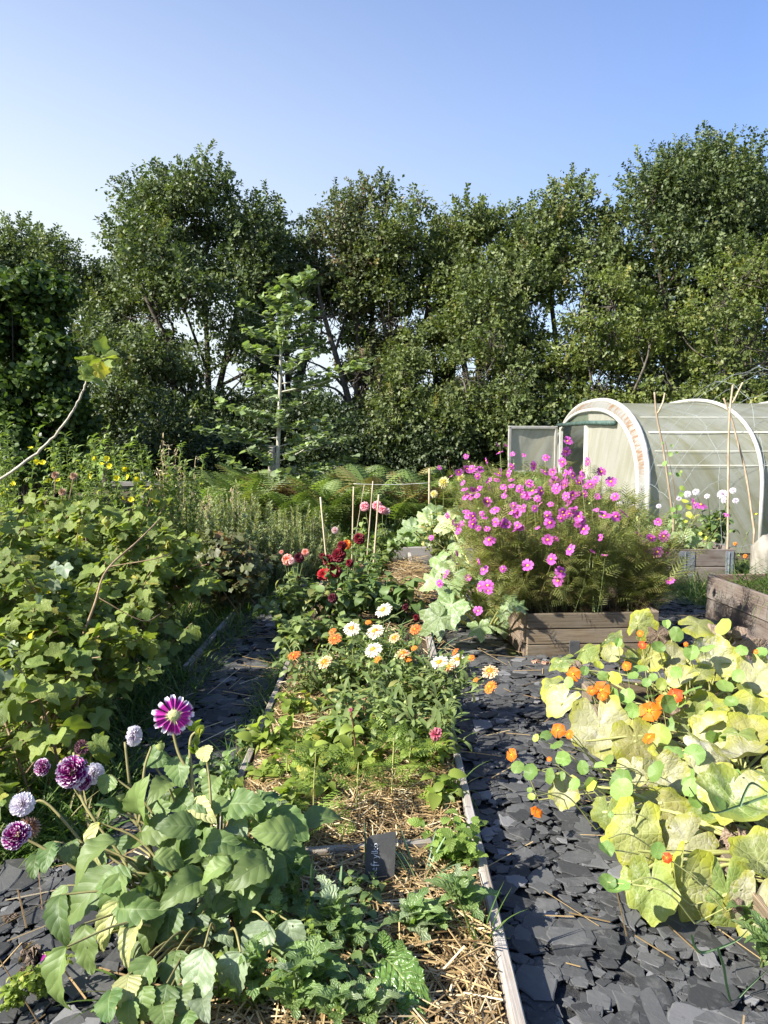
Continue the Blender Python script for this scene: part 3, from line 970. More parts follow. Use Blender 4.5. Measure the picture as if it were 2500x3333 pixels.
def slate_tpl(seed):
    r = np.random.default_rng(seed)
    n = int(r.integers(5, 9))
    a = np.sort(r.random(n) * 2 * math.pi * 0.35 + np.arange(n) / n * 2 * math.pi)
    rad = 0.5 * (0.75 + 0.45 * r.random(n))
    el = 0.6 + 0.4 * r.random()
    P = np.stack([np.cos(a) * rad, np.sin(a) * rad * el], 1)
    # broken edges: each side gets two jogs
    Q = []
    for i in range(n):
        p, q = P[i], P[(i + 1) % n]
        for t in (0.0, 0.36, 0.7):
            d = p + (q - p) * t
            Q.append(d + r.normal(0, 0.014, 2))
    Q = np.array(Q)
    m = len(Q)
    h = 0.08
    inner = Q * (1 - 0.06 - 0.03 * r.random((m, 1)))
    zt = h * (1 + r.normal(0, 0.10, m))
    V = [np.c_[Q * 0.97, np.zeros(m)], np.c_[Q, zt * 0.6], np.c_[inner, zt]]
    v = np.vstack(V + [np.array([[0, 0, h * 1.05]])])
    q = []
    for k in range(2):
        for i in range(m):
            j = (i + 1) % m
            q.append((k * m + i, k * m + j, (k + 1) * m + j, (k + 1) * m + i))
    t = [(2 * m + i, 2 * m + (i + 1) % m, 3 * m) for i in range(m)]
    return tpl(v, q, t, v[:, :2] + 0.5)


T_SLATE = [slate_tpl(s) for s in range(14)]


def in_paths(x, y):
    ok = np.zeros(len(x), bool)
    for (x0, x1, y0, y1) in PATHS:
        ok |= (x > x0 + 0.02) & (x < x1) & (y > y0) & (y < y1)
    return ok


pos, size = [], []
for (x0, x1, y0, y1) in PATHS:
    area = (x1 - x0) * (y1 - y0)
    n = int(area * 1150)
    xs, ys = rng.uniform(x0, x1, n), rng.uniform(y0, y1, n)
    keep = rng.random(n) < np.clip(1.6 - ys / 7, 0.45, 1)
    pos.append(np.stack([xs, ys], 1)[keep])
pos = np.concatenate(pos)
N = len(pos)
size = np.clip(np.exp(rng.normal(math.log(0.047), 0.55, N)), 0.016, 0.19)
size *= np.where(pos[:, 1] > 4.5, 1.15, 1.0)
order = np.argsort(size)
pos, size = pos[order], size[order]
rank = np.arange(N) / N
# keep a half slate clear of the bed boards
gap = np.abs(pos[:, 0] - 0.36)
okk = ((pos[:, 0] > 0.36 + size * 0.42) | (pos[:, 0] < 0)) & ((pos[:, 0] < -0.68 - size * 0.35) | (pos[:, 0] > 0))
pos, size, rank = pos[okk], size[okk], rank[okk]
N = len(pos)
zz = 0.004 + 0.014 * rank + rng.random(N) * 0.006
yaw = rng.random(N) * 2 * math.pi
tl = rng.normal(0, 0.05, (N, 2)) * np.clip(0.07 / size, 0.5, 1.8)[:, None]
nn = np.stack([tl[:, 0], tl[:, 1], np.ones(N)], 1)
dd = np.stack([np.cos(yaw), np.sin(yaw), np.zeros(N)], 1)
dd = nrm(dd - nn * np.sum(dd * nn, 1, keepdims=True) / np.sum(nn * nn, 1, keepdims=True))
RR = frames(dd, nn)
tin = rng.random((N, 3))
sc3 = np.stack([size, size, np.clip(0.07 + 0.0 * size, 0.05, 0.1) * np.ones(N) * 0.7 + size * 0.22], 1)
# how large each shows in the photo: the 280 largest are slates of their own
show = size / np.maximum(np.hypot(pos[:, 1], 1.6), 0.5) * np.where((np.abs(pos[:, 0]) / np.maximum(pos[:, 1], 0.3) < 0.50) & (pos[:, 1] > 1.75), 1, 0)
big = np.argsort(-show)[:280]
isb = np.zeros(N, bool)
isb[big] = True
b = MB()
for k in range(14):
    s_ = (~isb) & (np.arange(N) % 14 == k)
    b.stamp(T_SLATE[k], np.c_[pos[s_], zz[s_]], RR[s_], sc3[s_], tin[s_])
tag(b.build('slate_chippings', M['slate'], smooth=False), 'dark broken slate chippings covering the garden paths', 'slate chippings', kind='stuff')
for i in big:
    b = MB()
    b.stamp(T_SLATE[i % 14], [(0, 0, 0)], RR[i:i + 1], sc3[i:i + 1], tin[i])
    o = b.build('slate_piece', M['slate'], origin=(0, 0, 0), smooth=False)
    o.location = (pos[i, 0], pos[i, 1], zz[i])
    pale = tin[i, 2] > 0.93
    x, y = pos[i]
    where = 'slate path beside the planting bed board' if 0 < x < 0.75 else 'slate path below the pumpkin leaves' if x > 0 else 'slate path left of the front dahlia' if y < 3 else 'narrow slate path by the currant bush'
    tag(o, ('pale grey flat slate on the ' if pale else 'dark grey flat broken slate on the ') + where, 'slate', 'large flat slates on the paths')

# ------------------------------------------------------------------ central bed: boards, soil, straw
def board(name, label, p0, p1, h, th, mat, z0=-0.03, cat='board', group=None, parent=None, sub=1):
    """One upright plank from p0 to p1 (ground points)."""
    p0, p1 = np.array(p0, float), np.array(p1, float)
    d = p1 - p0
    L = np.linalg.norm(d)
    ang = math.atan2(d[1], d[0])
    Rm = np.array([[math.cos(ang), -math.sin(ang), 0], [math.sin(ang), math.cos(ang), 0], [0, 0, 1]])
    b = MB()
    hh = (h - z0) / sub
    for k in range(sub):
        b.box(((p0[0] + p1[0]) / 2, (p0[1] + p1[1]) / 2, z0 + hh * (k + 0.5)), (L - 0.004, th, hh - 0.006), Rm, bev=0.004, jit=0.001)
    o = b.build(name, mat, parent, origin=None if parent is not None else ((p0[0] + p1[0]) / 2, (p0[1] + p1[1]) / 2, 0), smooth=False)
    if parent is None:
        tag(o, label, cat, group)
    return o


GB = 'boards edging the central flower bed'
board('edging_board', 'pale weathered bed board beside the front straw, on the right path', (0.345, 0.9), (0.345, 2.62), 0.13, 0.034, M['bed_wood'], group=GB)
board('edging_board', 'pale weathered bed board beyond the cross plank, half hidden by straw', (0.345, 2.625), (0.345, 4.75), 0.13, 0.034, M['bed_wood'], group=GB)
board('edging_board', 'grey bed board under the dark red dahlias by the far path', (0.345, 4.755), (0.33, 9.6), 0.15, 0.034, M['bed_wood'], group=GB)
board('edging_board', 'weathered plank crossing the bed behind the slate plant marker', (-0.63, 2.52), (0.325, 2.66), 0.125, 0.036, M['bed_wood'], group=GB)
board('edging_board', 'weathered bed board beside the narrow path, under the front dahlia', (-0.655, 2.45), (-0.655, 3.2), 0.07, 0.034, M['bed_wood'], group=GB)
board('edging_board', 'weathered bed board beside the narrow path, behind straw and weeds', (-0.66, 3.205), (-0.68, 8.6), 0.072, 0.034, M['bed_wood'], group=GB)
sheet('bed_soil', -0.64, 0.325, 0.9, 9.6, 0.062, M['soil'], 0.02, 0.05)
board('timber_sleeper', 'low grey sleeper across the end of the slate path', (0.06, 9.75), (1.3, 9.75), 0.2, 0.1, M['sleeper'], cat='sleeper')
board('edging_board', 'grey timber edge under grass at the currant bush foot', (-1.36, 5.0), (-1.36, 6.6), 0.06, 0.05, M['sleeper'], group='boards edging the currant bed')


def straws(n, x0, x1, y0, y1, z0, z1, name, label, lmin=0.06, lmax=0.24, pile=0.0, mask=None):
    x, y = rng.uniform(x0, x1, n), rng.uniform(y0, y1, n)
    if mask is not None:
        kx = mask(x, y)
        x, y = x[kx], y[kx]
        n = len(x)
    a = rng.random(n) * 2 * math.pi
    L = rng.uniform(lmin, lmax, n)
    d = np.stack([np.cos(a), np.sin(a), rng.normal(0.02, 0.16, n)], 1)
    z = rng.uniform(z0, z1, n)
    if pile:
        z = z + pile * np.clip(noise2(x * 2.5, y * 2.5), -0.3, 1)
    rad = rng.uniform(0.0016, 0.0034, n)
    b = MB()
    if 'bed' in label and z0 < 0.09:
        x = np.clip(x, -0.6 + np.abs(d[:, 0]) * L / 2, 0.318 - np.abs(d[:, 0]) * L / 2)
    p = np.stack([x, y, z], 1) - nrm(d) * L[:, None] / 2
    p[:, 2] = np.maximum(p[:, 2], z0)
    b.stamp(T_PRISM, p, frames(d, (0, 0, 1)), np.stack([rad, L, rad * 0.75], 1))
    return tag(b.build(name, M['straw'], smooth=False), label, 'straw', kind='stuff')


straws(9500, -0.62, 0.315, 1.2, 4.3, 0.075, 0.125, 'straw_mulch', 'loose golden straw mulch covering the flower bed', pile=0.03)
straws(1500, -0.62, 0.5, 4.3, 9.0, 0.08, 0.14, 'straw_mulch', 'dry straw mulch under the red dahlias', pile=0.03)
straws(800, 0.1, 0.42, 6.4, 8.3, 0.14, 0.3, 'straw_mulch', 'straw heaped on the bed edge by the bamboo canes', 0.1, 0.3)
straws(330, 0.37, 3.0, 1.5, 9.0, 0.035, 0.045, 'loose_straw', 'stray straw stalks scattered over the slate path', 0.04, 0.3, mask=lambda x, y: in_paths(x, y))
straws(170, -1.3, -0.7, 1.5, 7.5, 0.035, 0.045, 'loose_straw', 'stray straw stalks on the narrow slate path', 0.05, 0.34, mask=lambda x, y: in_paths(x, y))
straws(500, -0.9, -0.5, 3.6, 5.6, 0.05, 0.13, 'loose_straw', 'straw spilling over the bed onto the narrow path', 0.08, 0.3)

# ------------------------------------------------------------------ planked boxes
def planter(label, x0, x1, y0, y1, h, mat, mat2, rot=0.0, planks=3, group='timber raised beds', brackets=False, th=0.035):
    c = ((x0 + x1) / 2, (y0 + y1) / 2)
    t = thing('raised_bed', label, 'raised bed', (c[0], c[1], 0), group)
    t.rotation_euler = (0, 0, rot)
    hw, hd = (x1 - x0) / 2, (y1 - y0) / 2
    for (nm, p0, p1, m) in (('front_panel', (-hw, -hd), (hw, -hd), mat), ('back_panel', (-hw, hd), (hw, hd), mat), ('side_panel', (-hw, -hd + th * 0.52), (-hw, hd - th * 0.52), mat2), ('side_panel', (hw, -hd + th * 0.52), (hw, hd - th * 0.52), mat2)):
        p0, p1 = np.array(p0), np.array(p1)
        d = p1 - p0
        L = np.linalg.norm(d)
        ang = math.atan2(d[1], d[0])
        Rm = np.array([[math.cos(ang), -math.sin(ang), 0], [math.sin(ang), math.cos(ang), 0], [0, 0, 1]])
        b = MB()
        hh = (h + 0.02) / planks
        for k in range(planks):
            b.box(((p0[0] + p1[0]) / 2, (p0[1] + p1[1]) / 2, -0.02 + hh * (k + 0.5)), (L, th, hh - 0.007), Rm, bev=0.004, jit=0.0015)
        o = b.build(nm, m, t, origin=(0, 0, 0), smooth=False)
    b = MB()
    for sx in (-1, 1):
        for sy in (-1, 1):
            b.box((sx * (hw - 0.05), sy * (hd - 0.05), h / 2 - 0.02), (0.06, 0.06, h - 0.02), bev=0.004)
    b.build('corner_post', mat2, t, origin=(0, 0, 0), smooth=False)
    b = MB()
    xs, ys = np.meshgrid(np.linspace(-hw + 0.02, hw - 0.02, 14), np.linspace(-hd + 0.02, hd - 0.02, 14))
    idx = np.arange(196).reshape(14, 14)
    b.add(np.stack([xs, ys, h - 0.06 + 0.012 * noise2(xs * 8, ys * 8)], -1).reshape(-1, 3), np.stack([idx[:-1, :-1], idx[:-1, 1:], idx[1:, 1:], idx[1:, :-1]], -1).reshape(-1, 4))
    b.build('soil', M['soil'], t, origin=(0, 0, 0))
    if brackets:
        for xx, sw in brackets:
            b = MB()
            b.box((xx, -hd - th / 2 - 0.004, h * 0.56), (sw, 0.005, h * 0.74), bev=0.001)
            b.tube([(xx - sw * 0.1, -hd - th / 2 - 0.012, h * 0.2), (xx - sw * 0.1, -hd - th / 2 - 0.012, h * 0.9)], 0.006, 6)
            for zz_ in (0.35, 0.55, 0.75):
                for xo in (-0.33, 0.33):
                    b.tube([(xx + sw * xo, -hd - th / 2 - 0.004, h * zz_), (xx + sw * xo, -hd - th / 2 - 0.012, h * zz_)], 0.006, 6)
            b.build('hinge_bracket', M['galv'], t, origin=(0, 0, 0), smooth=False)
    return t


planter('brown planked raised bed full of pink cosmos', 0.98, 1.97, 5.42, 7.9, 0.33, M['deck_wood'], M['tan_wood'], 0.06, 3)
planter('grey raised bed with steel hinges in front of the polytunnel', 2.62, 3.95, 8.3, 9.6, 0.385, M['grey_wood'], M['grey_wood'], 0.0, 2, brackets=((0.12, 0.18), (0.6, 0.09), (-0.42, 0.12)))
planter('tall greyish raised bed with long grass along its rim', 3.02, 4.4, 4.3, 6.68, 0.40, M['tan_wood'], M['grey_wood'], 0.09, 2, brackets=False)
planter('low timber raised bed overgrown with pumpkin leaves', 1.2, 2.6, 2.12, 4.35, 0.16, M['deck_wood'], M['deck_wood'], 0.0, 2)

# ------------------------------------------------------------------ slate plant marker with chalk writing
mk_b = np.array(G(1215, 2925, 0.08))
t = thing('plant_marker', 'dark slate plant marker with white handwriting in front of the cross plank', 'plant marker', (mk_b[0] + 0.02, mk_b[1] + 0.04, 0.085))
t.scale = (1.05, 1.05, 1.05)
t.rotation_euler = (R_(-14), R_(4), R_(4))
b = MB()
out = np.array([(-0.046, 0), (0.044, 0.0), (0.046, 0.06), (0.047, 0.1), (0.045, 0.178), (0.02, 0.176), (0.0, 0.17), (-0.03, 0.166), (-0.048, 0.155), (-0.05, 0.08)])
m_ = len(out)
v = np.vstack([np.c_[out[:, 0], np.zeros(m_), out[:, 1]], np.c_[out[:, 0], np.full(m_, 0.006), out[:, 1]]])
for fi in (0, 1):
    pass
b.add(np.vstack([v, [[0, 0, 0.09], [0, 0.006, 0.09]]]), [(i, m_ + i, m_ + (i + 1) % m_, (i + 1) % m_) for i in range(m_)], [(i, (i + 1) % m_, 2 * m_) for i in range(m_)] + [(m_ + (i + 1) % m_, m_ + i, 2 * m_ + 1) for i in range(m_)], ti=(0.5, 0.2, 0.3))
sb = b.build('slate_face', M['slate'], t, origin=(0, 0, 0), smooth=False)
GL = {'A': [[(0, 0), (.28, 1), (.55, 0)], [(.1, .4), (.45, .4)]], 'k': [[(0, 0), (0, 1)], [(.4, .6), (0, .28), (.42, 0)]], 'e': [[(0, .3), (.38, .34), (.32, .58), (.1, .58), (0, .3), (.12, .03), (.4, .08)]],
      'f': [[(.4, .9), (.25, 1), (.15, .85), (.15, -.3)], [(0, .5), (.35, .5)]], 'r': [[(0, .6), (.02, 0)], [(.02, .4), (.15, .58), (.32, .55)]], 'y': [[(0, .58), (.18, .05)], [(.4, .6), (.15, -.2), (.0, -.35)]],
      'l': [[(.05, 1), (.05, .08), (.15, 0)]], 'o': [[(.2, .6), (.02, .4), (.05, .08), (.25, 0), (.4, .25), (.35, .52), (.2, .6)]]}
b = MB()
cx = 0.0
for ch in 'Akefrylko':
    for st in GL[ch]:
        pts = [(-0.036 + 0.021 * (1 - y_) * 1.0 + 0.004, -0.0012, 0.028 + (cx + x_) * 0.0262) for x_, y_ in st]
        b.tube(pts, 0.0011, 5)
    cx += {'A': .62, 'l': .25, 'f': .45}.get(ch, .52)
b.build('lettering', M['chalk'], t, origin=(0, 0, 0))

# ------------------------------------------------------------------ polytunnel
TX0, TYC, THW = 3.66, 13.35, 2.85


def hoop(u):
    """u in -1..1 round the arch (-1 is the near foot) -> (dy, z)"""
    a = (1 - u) / 2 * math.pi
    c, s_ = math.cos(a), math.sin(a)
    e = 2 / 2.35
    return THW * math.copysign(abs(c) ** e, c) * 1.0, 0.85 + 1.41 * abs(s_) ** e


def hoop_pts(x, n=36, grow=0.0):
    pts = [(x, TYC - THW - grow, 0.0)]
    for i in range(n + 1):
        dy, z = hoop(-1 + 2 * i / n)
        pts.append((x, TYC + dy * (1 + grow / THW), z + grow * max(0, z - 0.85) / 1.41))
    pts.append((x, TYC + THW + grow, 0.0))
    return np.array(pts)


TL = 11.5
t = thing('polytunnel', 'long white polythene tunnel greenhouse with its end door open', 'polytunnel', (TX0 + TL / 2, TYC, 0))
hp = hoop_pts(0)
cum = np.concatenate([[0], np.cumsum(np.linalg.norm(np.diff(hp, axis=0), axis=1))])
xs = np.linspace(TX0 + 0.05, TX0 + TL, 60)
b = MB()
V, U = [], []
for x in xs:
    sag = 0.025 * abs(math.sin((x - TX0) / 1.67 * math.pi))
    for (q, c_) in zip(hp, cum):
        dy, dz = q[1] - TYC, q[2] - 0.5
        s_ = 1 - sag / 2.5
        V.append((x, TYC + dy * s_, q[2] * s_ if q[2] > 0 else 0))
        U.append((x, c_))
nh = len(hp)
idx = np.arange(len(V)).reshape(len(xs), nh)
b.add(V, np.stack([idx[:-1, :-1], idx[1:, :-1], idx[1:, 1:], idx[:-1, 1:]], -1).reshape(-1, 4), (), U)
b.build('cover', M['poly'], t)
for i in range(7):
    b = MB()
    b.tube(hoop_pts(TX0 + 1.67 * (i + 1), grow=0.025) if i else hoop_pts(TX0 + 1.67, grow=0.03), 0.03, 8)
    b.build('hoop', M['frame_white'], t)
b = MB()
b.tube(hoop_pts(TX0 + 0.06, grow=0.03), 0.042, 10)
b.build('rolled_edge', M['frame_white'], t)
b = MB()
ha, hb_ = hoop_pts(TX0 + 0.05, grow=0.03), hoop_pts(TX0 - 0.03, grow=-0.13)
nh_ = len(ha)
hm_ = (ha + hb_) / 2 - [0.03, 0, 0]
b.add(np.vstack([ha, hm_, hb_]), [(k * nh_ + i, k * nh_ + i + 1, (k + 1) * nh_ + i + 1, (k + 1) * nh_ + i) for k in (0, 1) for i in range(nh_ - 1)], (), np.c_[np.repeat([0, .1, .2], nh_), np.tile(np.linspace(0, 8, nh_), 3)])
b.build('edge_band', M['roll'], t)
b = MB()
b.tube(hoop_pts(TX0 - 0.03, grow=-0.13), 0.032, 8)
b.build('end_hoop', M['frame_white'], t)
for zf in (1.25, 1.45, 1.72, 1.95):
    j = np.argmin(np.abs(hp[:nh // 2, 2] - zf))
    y0 = np.interp(zf, hp[1:nh // 2 + 1, 2], hp[1:nh // 2 + 1, 1])
    b = MB()
    b.tube([(TX0 + 0.2, y0 - 0.02, zf), (TX0 + TL / 2, y0 - 0.01, zf - 0.01), (TX0 + TL, y0 - 0.02, zf)], 0.004 if zf != 1.72 else 0.009, 6)
    b.build('wire', M['batten'], t)
# end wall: clear sheet round the doorway (13.4 .. 15.4), green valance above the lintel
DY0, DY1, DZ = 13.42, 15.35, 1.9


def end_strip(y0, y1, zlo, n=10):
    V, U, Q = [], [], []
    for i in range(n + 1):
        y = y0 + (y1 - y0) * i / n
        zt = np.interp(abs(y - TYC), np.abs(hp[1:nh // 2 + 1, 1] - TYC)[::-1], hp[1:nh // 2 + 1, 2][::-1]) - 0.05
        zb = min(zlo, zt - 0.01)
        for k in range(5):
            f = k / 4
            V.append((TX0 + 0.012 * math.sin(y * 5 + f * 6), y, zb + (zt - zb) * f))
            U.append((y, zb + (zt - zb) * f))
    for i in range(n):
        for k in range(4):
            Q.append((i * 5 + k, (i + 1) * 5 + k, (i + 1) * 5 + k + 1, i * 5 + k + 1))
    return V, Q, U


for (ya, yb, ns_) in ((TYC - THW + 0.06, DY0, 10), (DY1, TYC + THW - 0.06, 4)):
    b = MB()
    V, Q, U = end_strip(ya, yb, 0.0, ns_)
    b.add(V, Q, (), U)
    b.build('end_sheet', M['poly_end'], t)
b = MB()
V, Q, U = end_strip(DY0 + 0.003, DY1 - 0.003, DZ, 8)
b.add(V, Q, (), U)
b.build('valance', M['poly_green'], t)
b = MB()
b.tube([(TX0 - 0.04, TYC - 1.6, DZ - 0.03), (TX0 - 0.04, TYC, DZ + 0.01), (TX0 - 0.04, TYC + 2.25, DZ + 0.01)], 0.04, 8)
b.build('lintel', M['gutter_strip'], t)
for y in (DY0, DY1):
    b = MB()
    b.box((TX0 - 0.03, y, 0.93), (0.07, 0.09, 1.86), bev=0.006)
    b.build('door_post', M['batten'], t, smooth=False)
# the open door: hinged on the far post, swung out to the left
ang = R_(100)
dL = 1.05
hx, hy = TX0 - 0.09, DY1 + 0.02
dv = np.array([-math.cos(R_(24)), math.sin(R_(24)) * -0.5, 0])
dv = nrm(dv)
dn = np.array([-dv[1], dv[0], 0])
Rd = np.stack([dv, dn, [0, 0, 1]], 1)


def dpt(u, n_, z):
    return np.array([hx, hy, 0]) + dv * u + dn * n_ + np.array([0, 0, z])


b = MB()
for (u0, u1, z0, z1) in ((0.04, 0.04, 0.05, 1.88), (dL, dL, 0.05, 1.88), (0.04, dL, 1.86, 1.86), (0.04, dL, 0.95, 0.95), (0.04, dL, 0.06, 0.06)):
    c_ = (dpt(u0, 0, z0) + dpt(u1, 0, z1)) / 2
    b.box(c_, (max(0.06, u1 - u0 + 0.06), 0.05, max(0.06, z1 - z0)), Rd, bev=0.008)
dr = b.build('door', M['frame_white'], t, smooth=False)
b = MB()
V, U, Q = [], [], []
for i in range(9):
    for k in range(13):
        u, z = 0.05 + (dL - 0.06) * i / 8, 0.08 + 1.77 * k / 12
        V.append(dpt(u, -0.03 + 0.012 * math.sin(u * 9 + z * 4), z))
        U.append((u + 5, z))
idx = np.arange(117).reshape(9, 13)
b.add(V, np.stack([idx[:-1, :-1], idx[1:, :-1], idx[1:, 1:], idx[:-1, 1:]], -1).reshape(-1, 4), (), U)
o = b.build('door_sheet', M['poly_end'], None, origin=t.location)
o.parent = dr
o.location = (0, 0, 0)

# ------------------------------------------------------------------ white house far beyond the hedge
hxx = A(258, 1420, 150)
hb = np.array([hxx[0], 150.0, 1.85])
t = thing('house', 'small white cottage with dark roof far off behind the trees', 'house', hb)
b = MB()
b.box((hb[0] + 1, hb[1] + 3, hb[2] + 1.2), (8.6, 5.6, 2.5))
b.build('wall', M['house_wall'], t, smooth=False)
b = MB()
x0, x1, y0, y1, ze, zr = hb[0] - 3.7, hb[0] + 5.7, hb[1] - 0.2, hb[1] + 6.2, hb[2] + 2.4, hb[2] + 4.6
b.add([(x0, y0, ze), (x1, y0, ze), (x1, 0.5 * (y0 + y1), zr), (x0, 0.5 * (y0 + y1), zr), (x0, y1, ze), (x1, y1, ze), (x0, y0, ze + 0.12), (x1, y0, ze + 0.12)],
      [(0, 1, 7, 6), (6, 7, 2, 3), (3, 2, 5, 4), (0, 4, 5, 1)], [(0, 6, 3), (0, 3, 4), (1, 2, 7), (1, 5, 2)])
b.build('roof', M['house_roof'], t, smooth=False)
for wx in (-1.6, -0.6, 1.6):
    b = MB()
    b.box((hb[0] + wx, hb[1] + 0.18, hb[2] + 1.75), (0.85, 0.1, 0.9))
    wf = b.build('window', M['frame_white'], t, smooth=False)
    b = MB()
    for q in (-0.21, 0.21):
        b.box((hb[0] + wx + q, hb[1] + 0.12, hb[2] + 1.75), (0.34, 0.03, 0.76))
    o = b.build('pane', M['house_glass'], None, origin=t.location, smooth=False)
    o.parent = wf
    o.location = (0, 0, 0)

# ------------------------------------------------------------------ trees
def gapfield(p, seed, f=1.3):
    q = p * f + seed * 3.7
    return (np.sin(q[:, 0] * 1.3 + np.sin(q[:, 2] * 1.1)) + np.sin(q[:, 1] * 1.7 + 2 + q[:, 0] * 0.6) + np.sin(q[:, 2] * 1.9 + np.sin(q[:, 0] * 0.9 + q[:, 1])) ) / 3


def sky_gap(p):
    """Where the limbs of the tall row leave openings: strongest at mid height."""
    g = gapfield(p * np.array([1.0, 0.22, 1.15]), 3, 1.25) * 0.6 + gapfield(p * np.array([1.0, 0.3, 1.0]), 5, 3.3) * 0.6
    z = p[:, 2]
    mid = np.clip((z - 2.2) / 0.8, 0, 1) * np.clip((7.0 - z) / 1.8, 0, 1)
    return g - 0.53 * mid + 0.4 * (1 - mid)


def blob_leaves(b, cen, rad, ncl, nl, leaf, seed, thin=0.0, spread=0.2, m=0, shell=0.55, squash=0.85, up=0.6, tpl_=None):
    """Clusters of leaves over a lobe of the crown; thin > 0 opens gaps."""
    r = np.random.default_rng(seed)
    d = nrm(r.normal(size=(ncl, 3)))
    rr = rad * (shell + (1 - shell) * r.random(ncl) ** 0.7) * np.where(r.random(ncl) < 0.12, 1.18, 1.0)
    c = cen + d * rr[:, None] * np.array([1, 1, squash])
    if thin:
        k = sky_gap(c) > thin
        c, d = c[k], d[k]
    n = len(c)
    if n == 0:
        return
    P = np.repeat(c, nl, 0) + r.normal(0, spread, (n * nl, 3)) * np.array([1, 1, 0.75])
    D = nrm(np.repeat(d, nl, 0) * 0.6 + r.normal(0, 0.75, (n * nl, 3)) + np.array([0, 0, -0.15]))
    Nn = nrm(np.repeat(d, nl, 0) * 0.8 + r.normal(0, 0.55, (n * nl, 3)) + np.array([0, 0, up]))
    tn = r.random((n * nl, 3))
    tn[:, 1] = np.clip(np.repeat(r.random(n), nl) * 0.6 + tn[:, 1] * 0.4, 0, 1)
    b.stamp(tpl_ or T_TREE, P, frames(D, Nn), leaf * r.uniform(0.7, 1.3, n * nl), tn, m)


T_SPRIG = None


def sprig_tpl(seed):
    """A twig end: leaves spiralling round a short stem."""
    r = np.random.default_rng(seed)
    b = MB()
    n = 15
    f = np.linspace(0.1, 1, n)
    a = np.arange(n) * 2.4
    P = np.stack([0.04 * np.sin(f * 5), f, 0.06 * np.cos(f * 4)], 1)
    D = nrm(np.stack([np.cos(a) * 0.8, np.full(n, 0.55), np.sin(a) * 0.8], 1) + r.normal(0, 0.15, (n, 3)))
    b.stamp(T_TREE, P, frames(D, nrm(np.stack([np.cos(a) * 0.3, np.full(n, 0.6), np.sin(a) * 0.3 + 0.5], 1))), 0.30 * r.uniform(0.7, 1.15, n))
    return b.tp()


SPRIGS = [sprig_tpl(k) for k in range(4)]


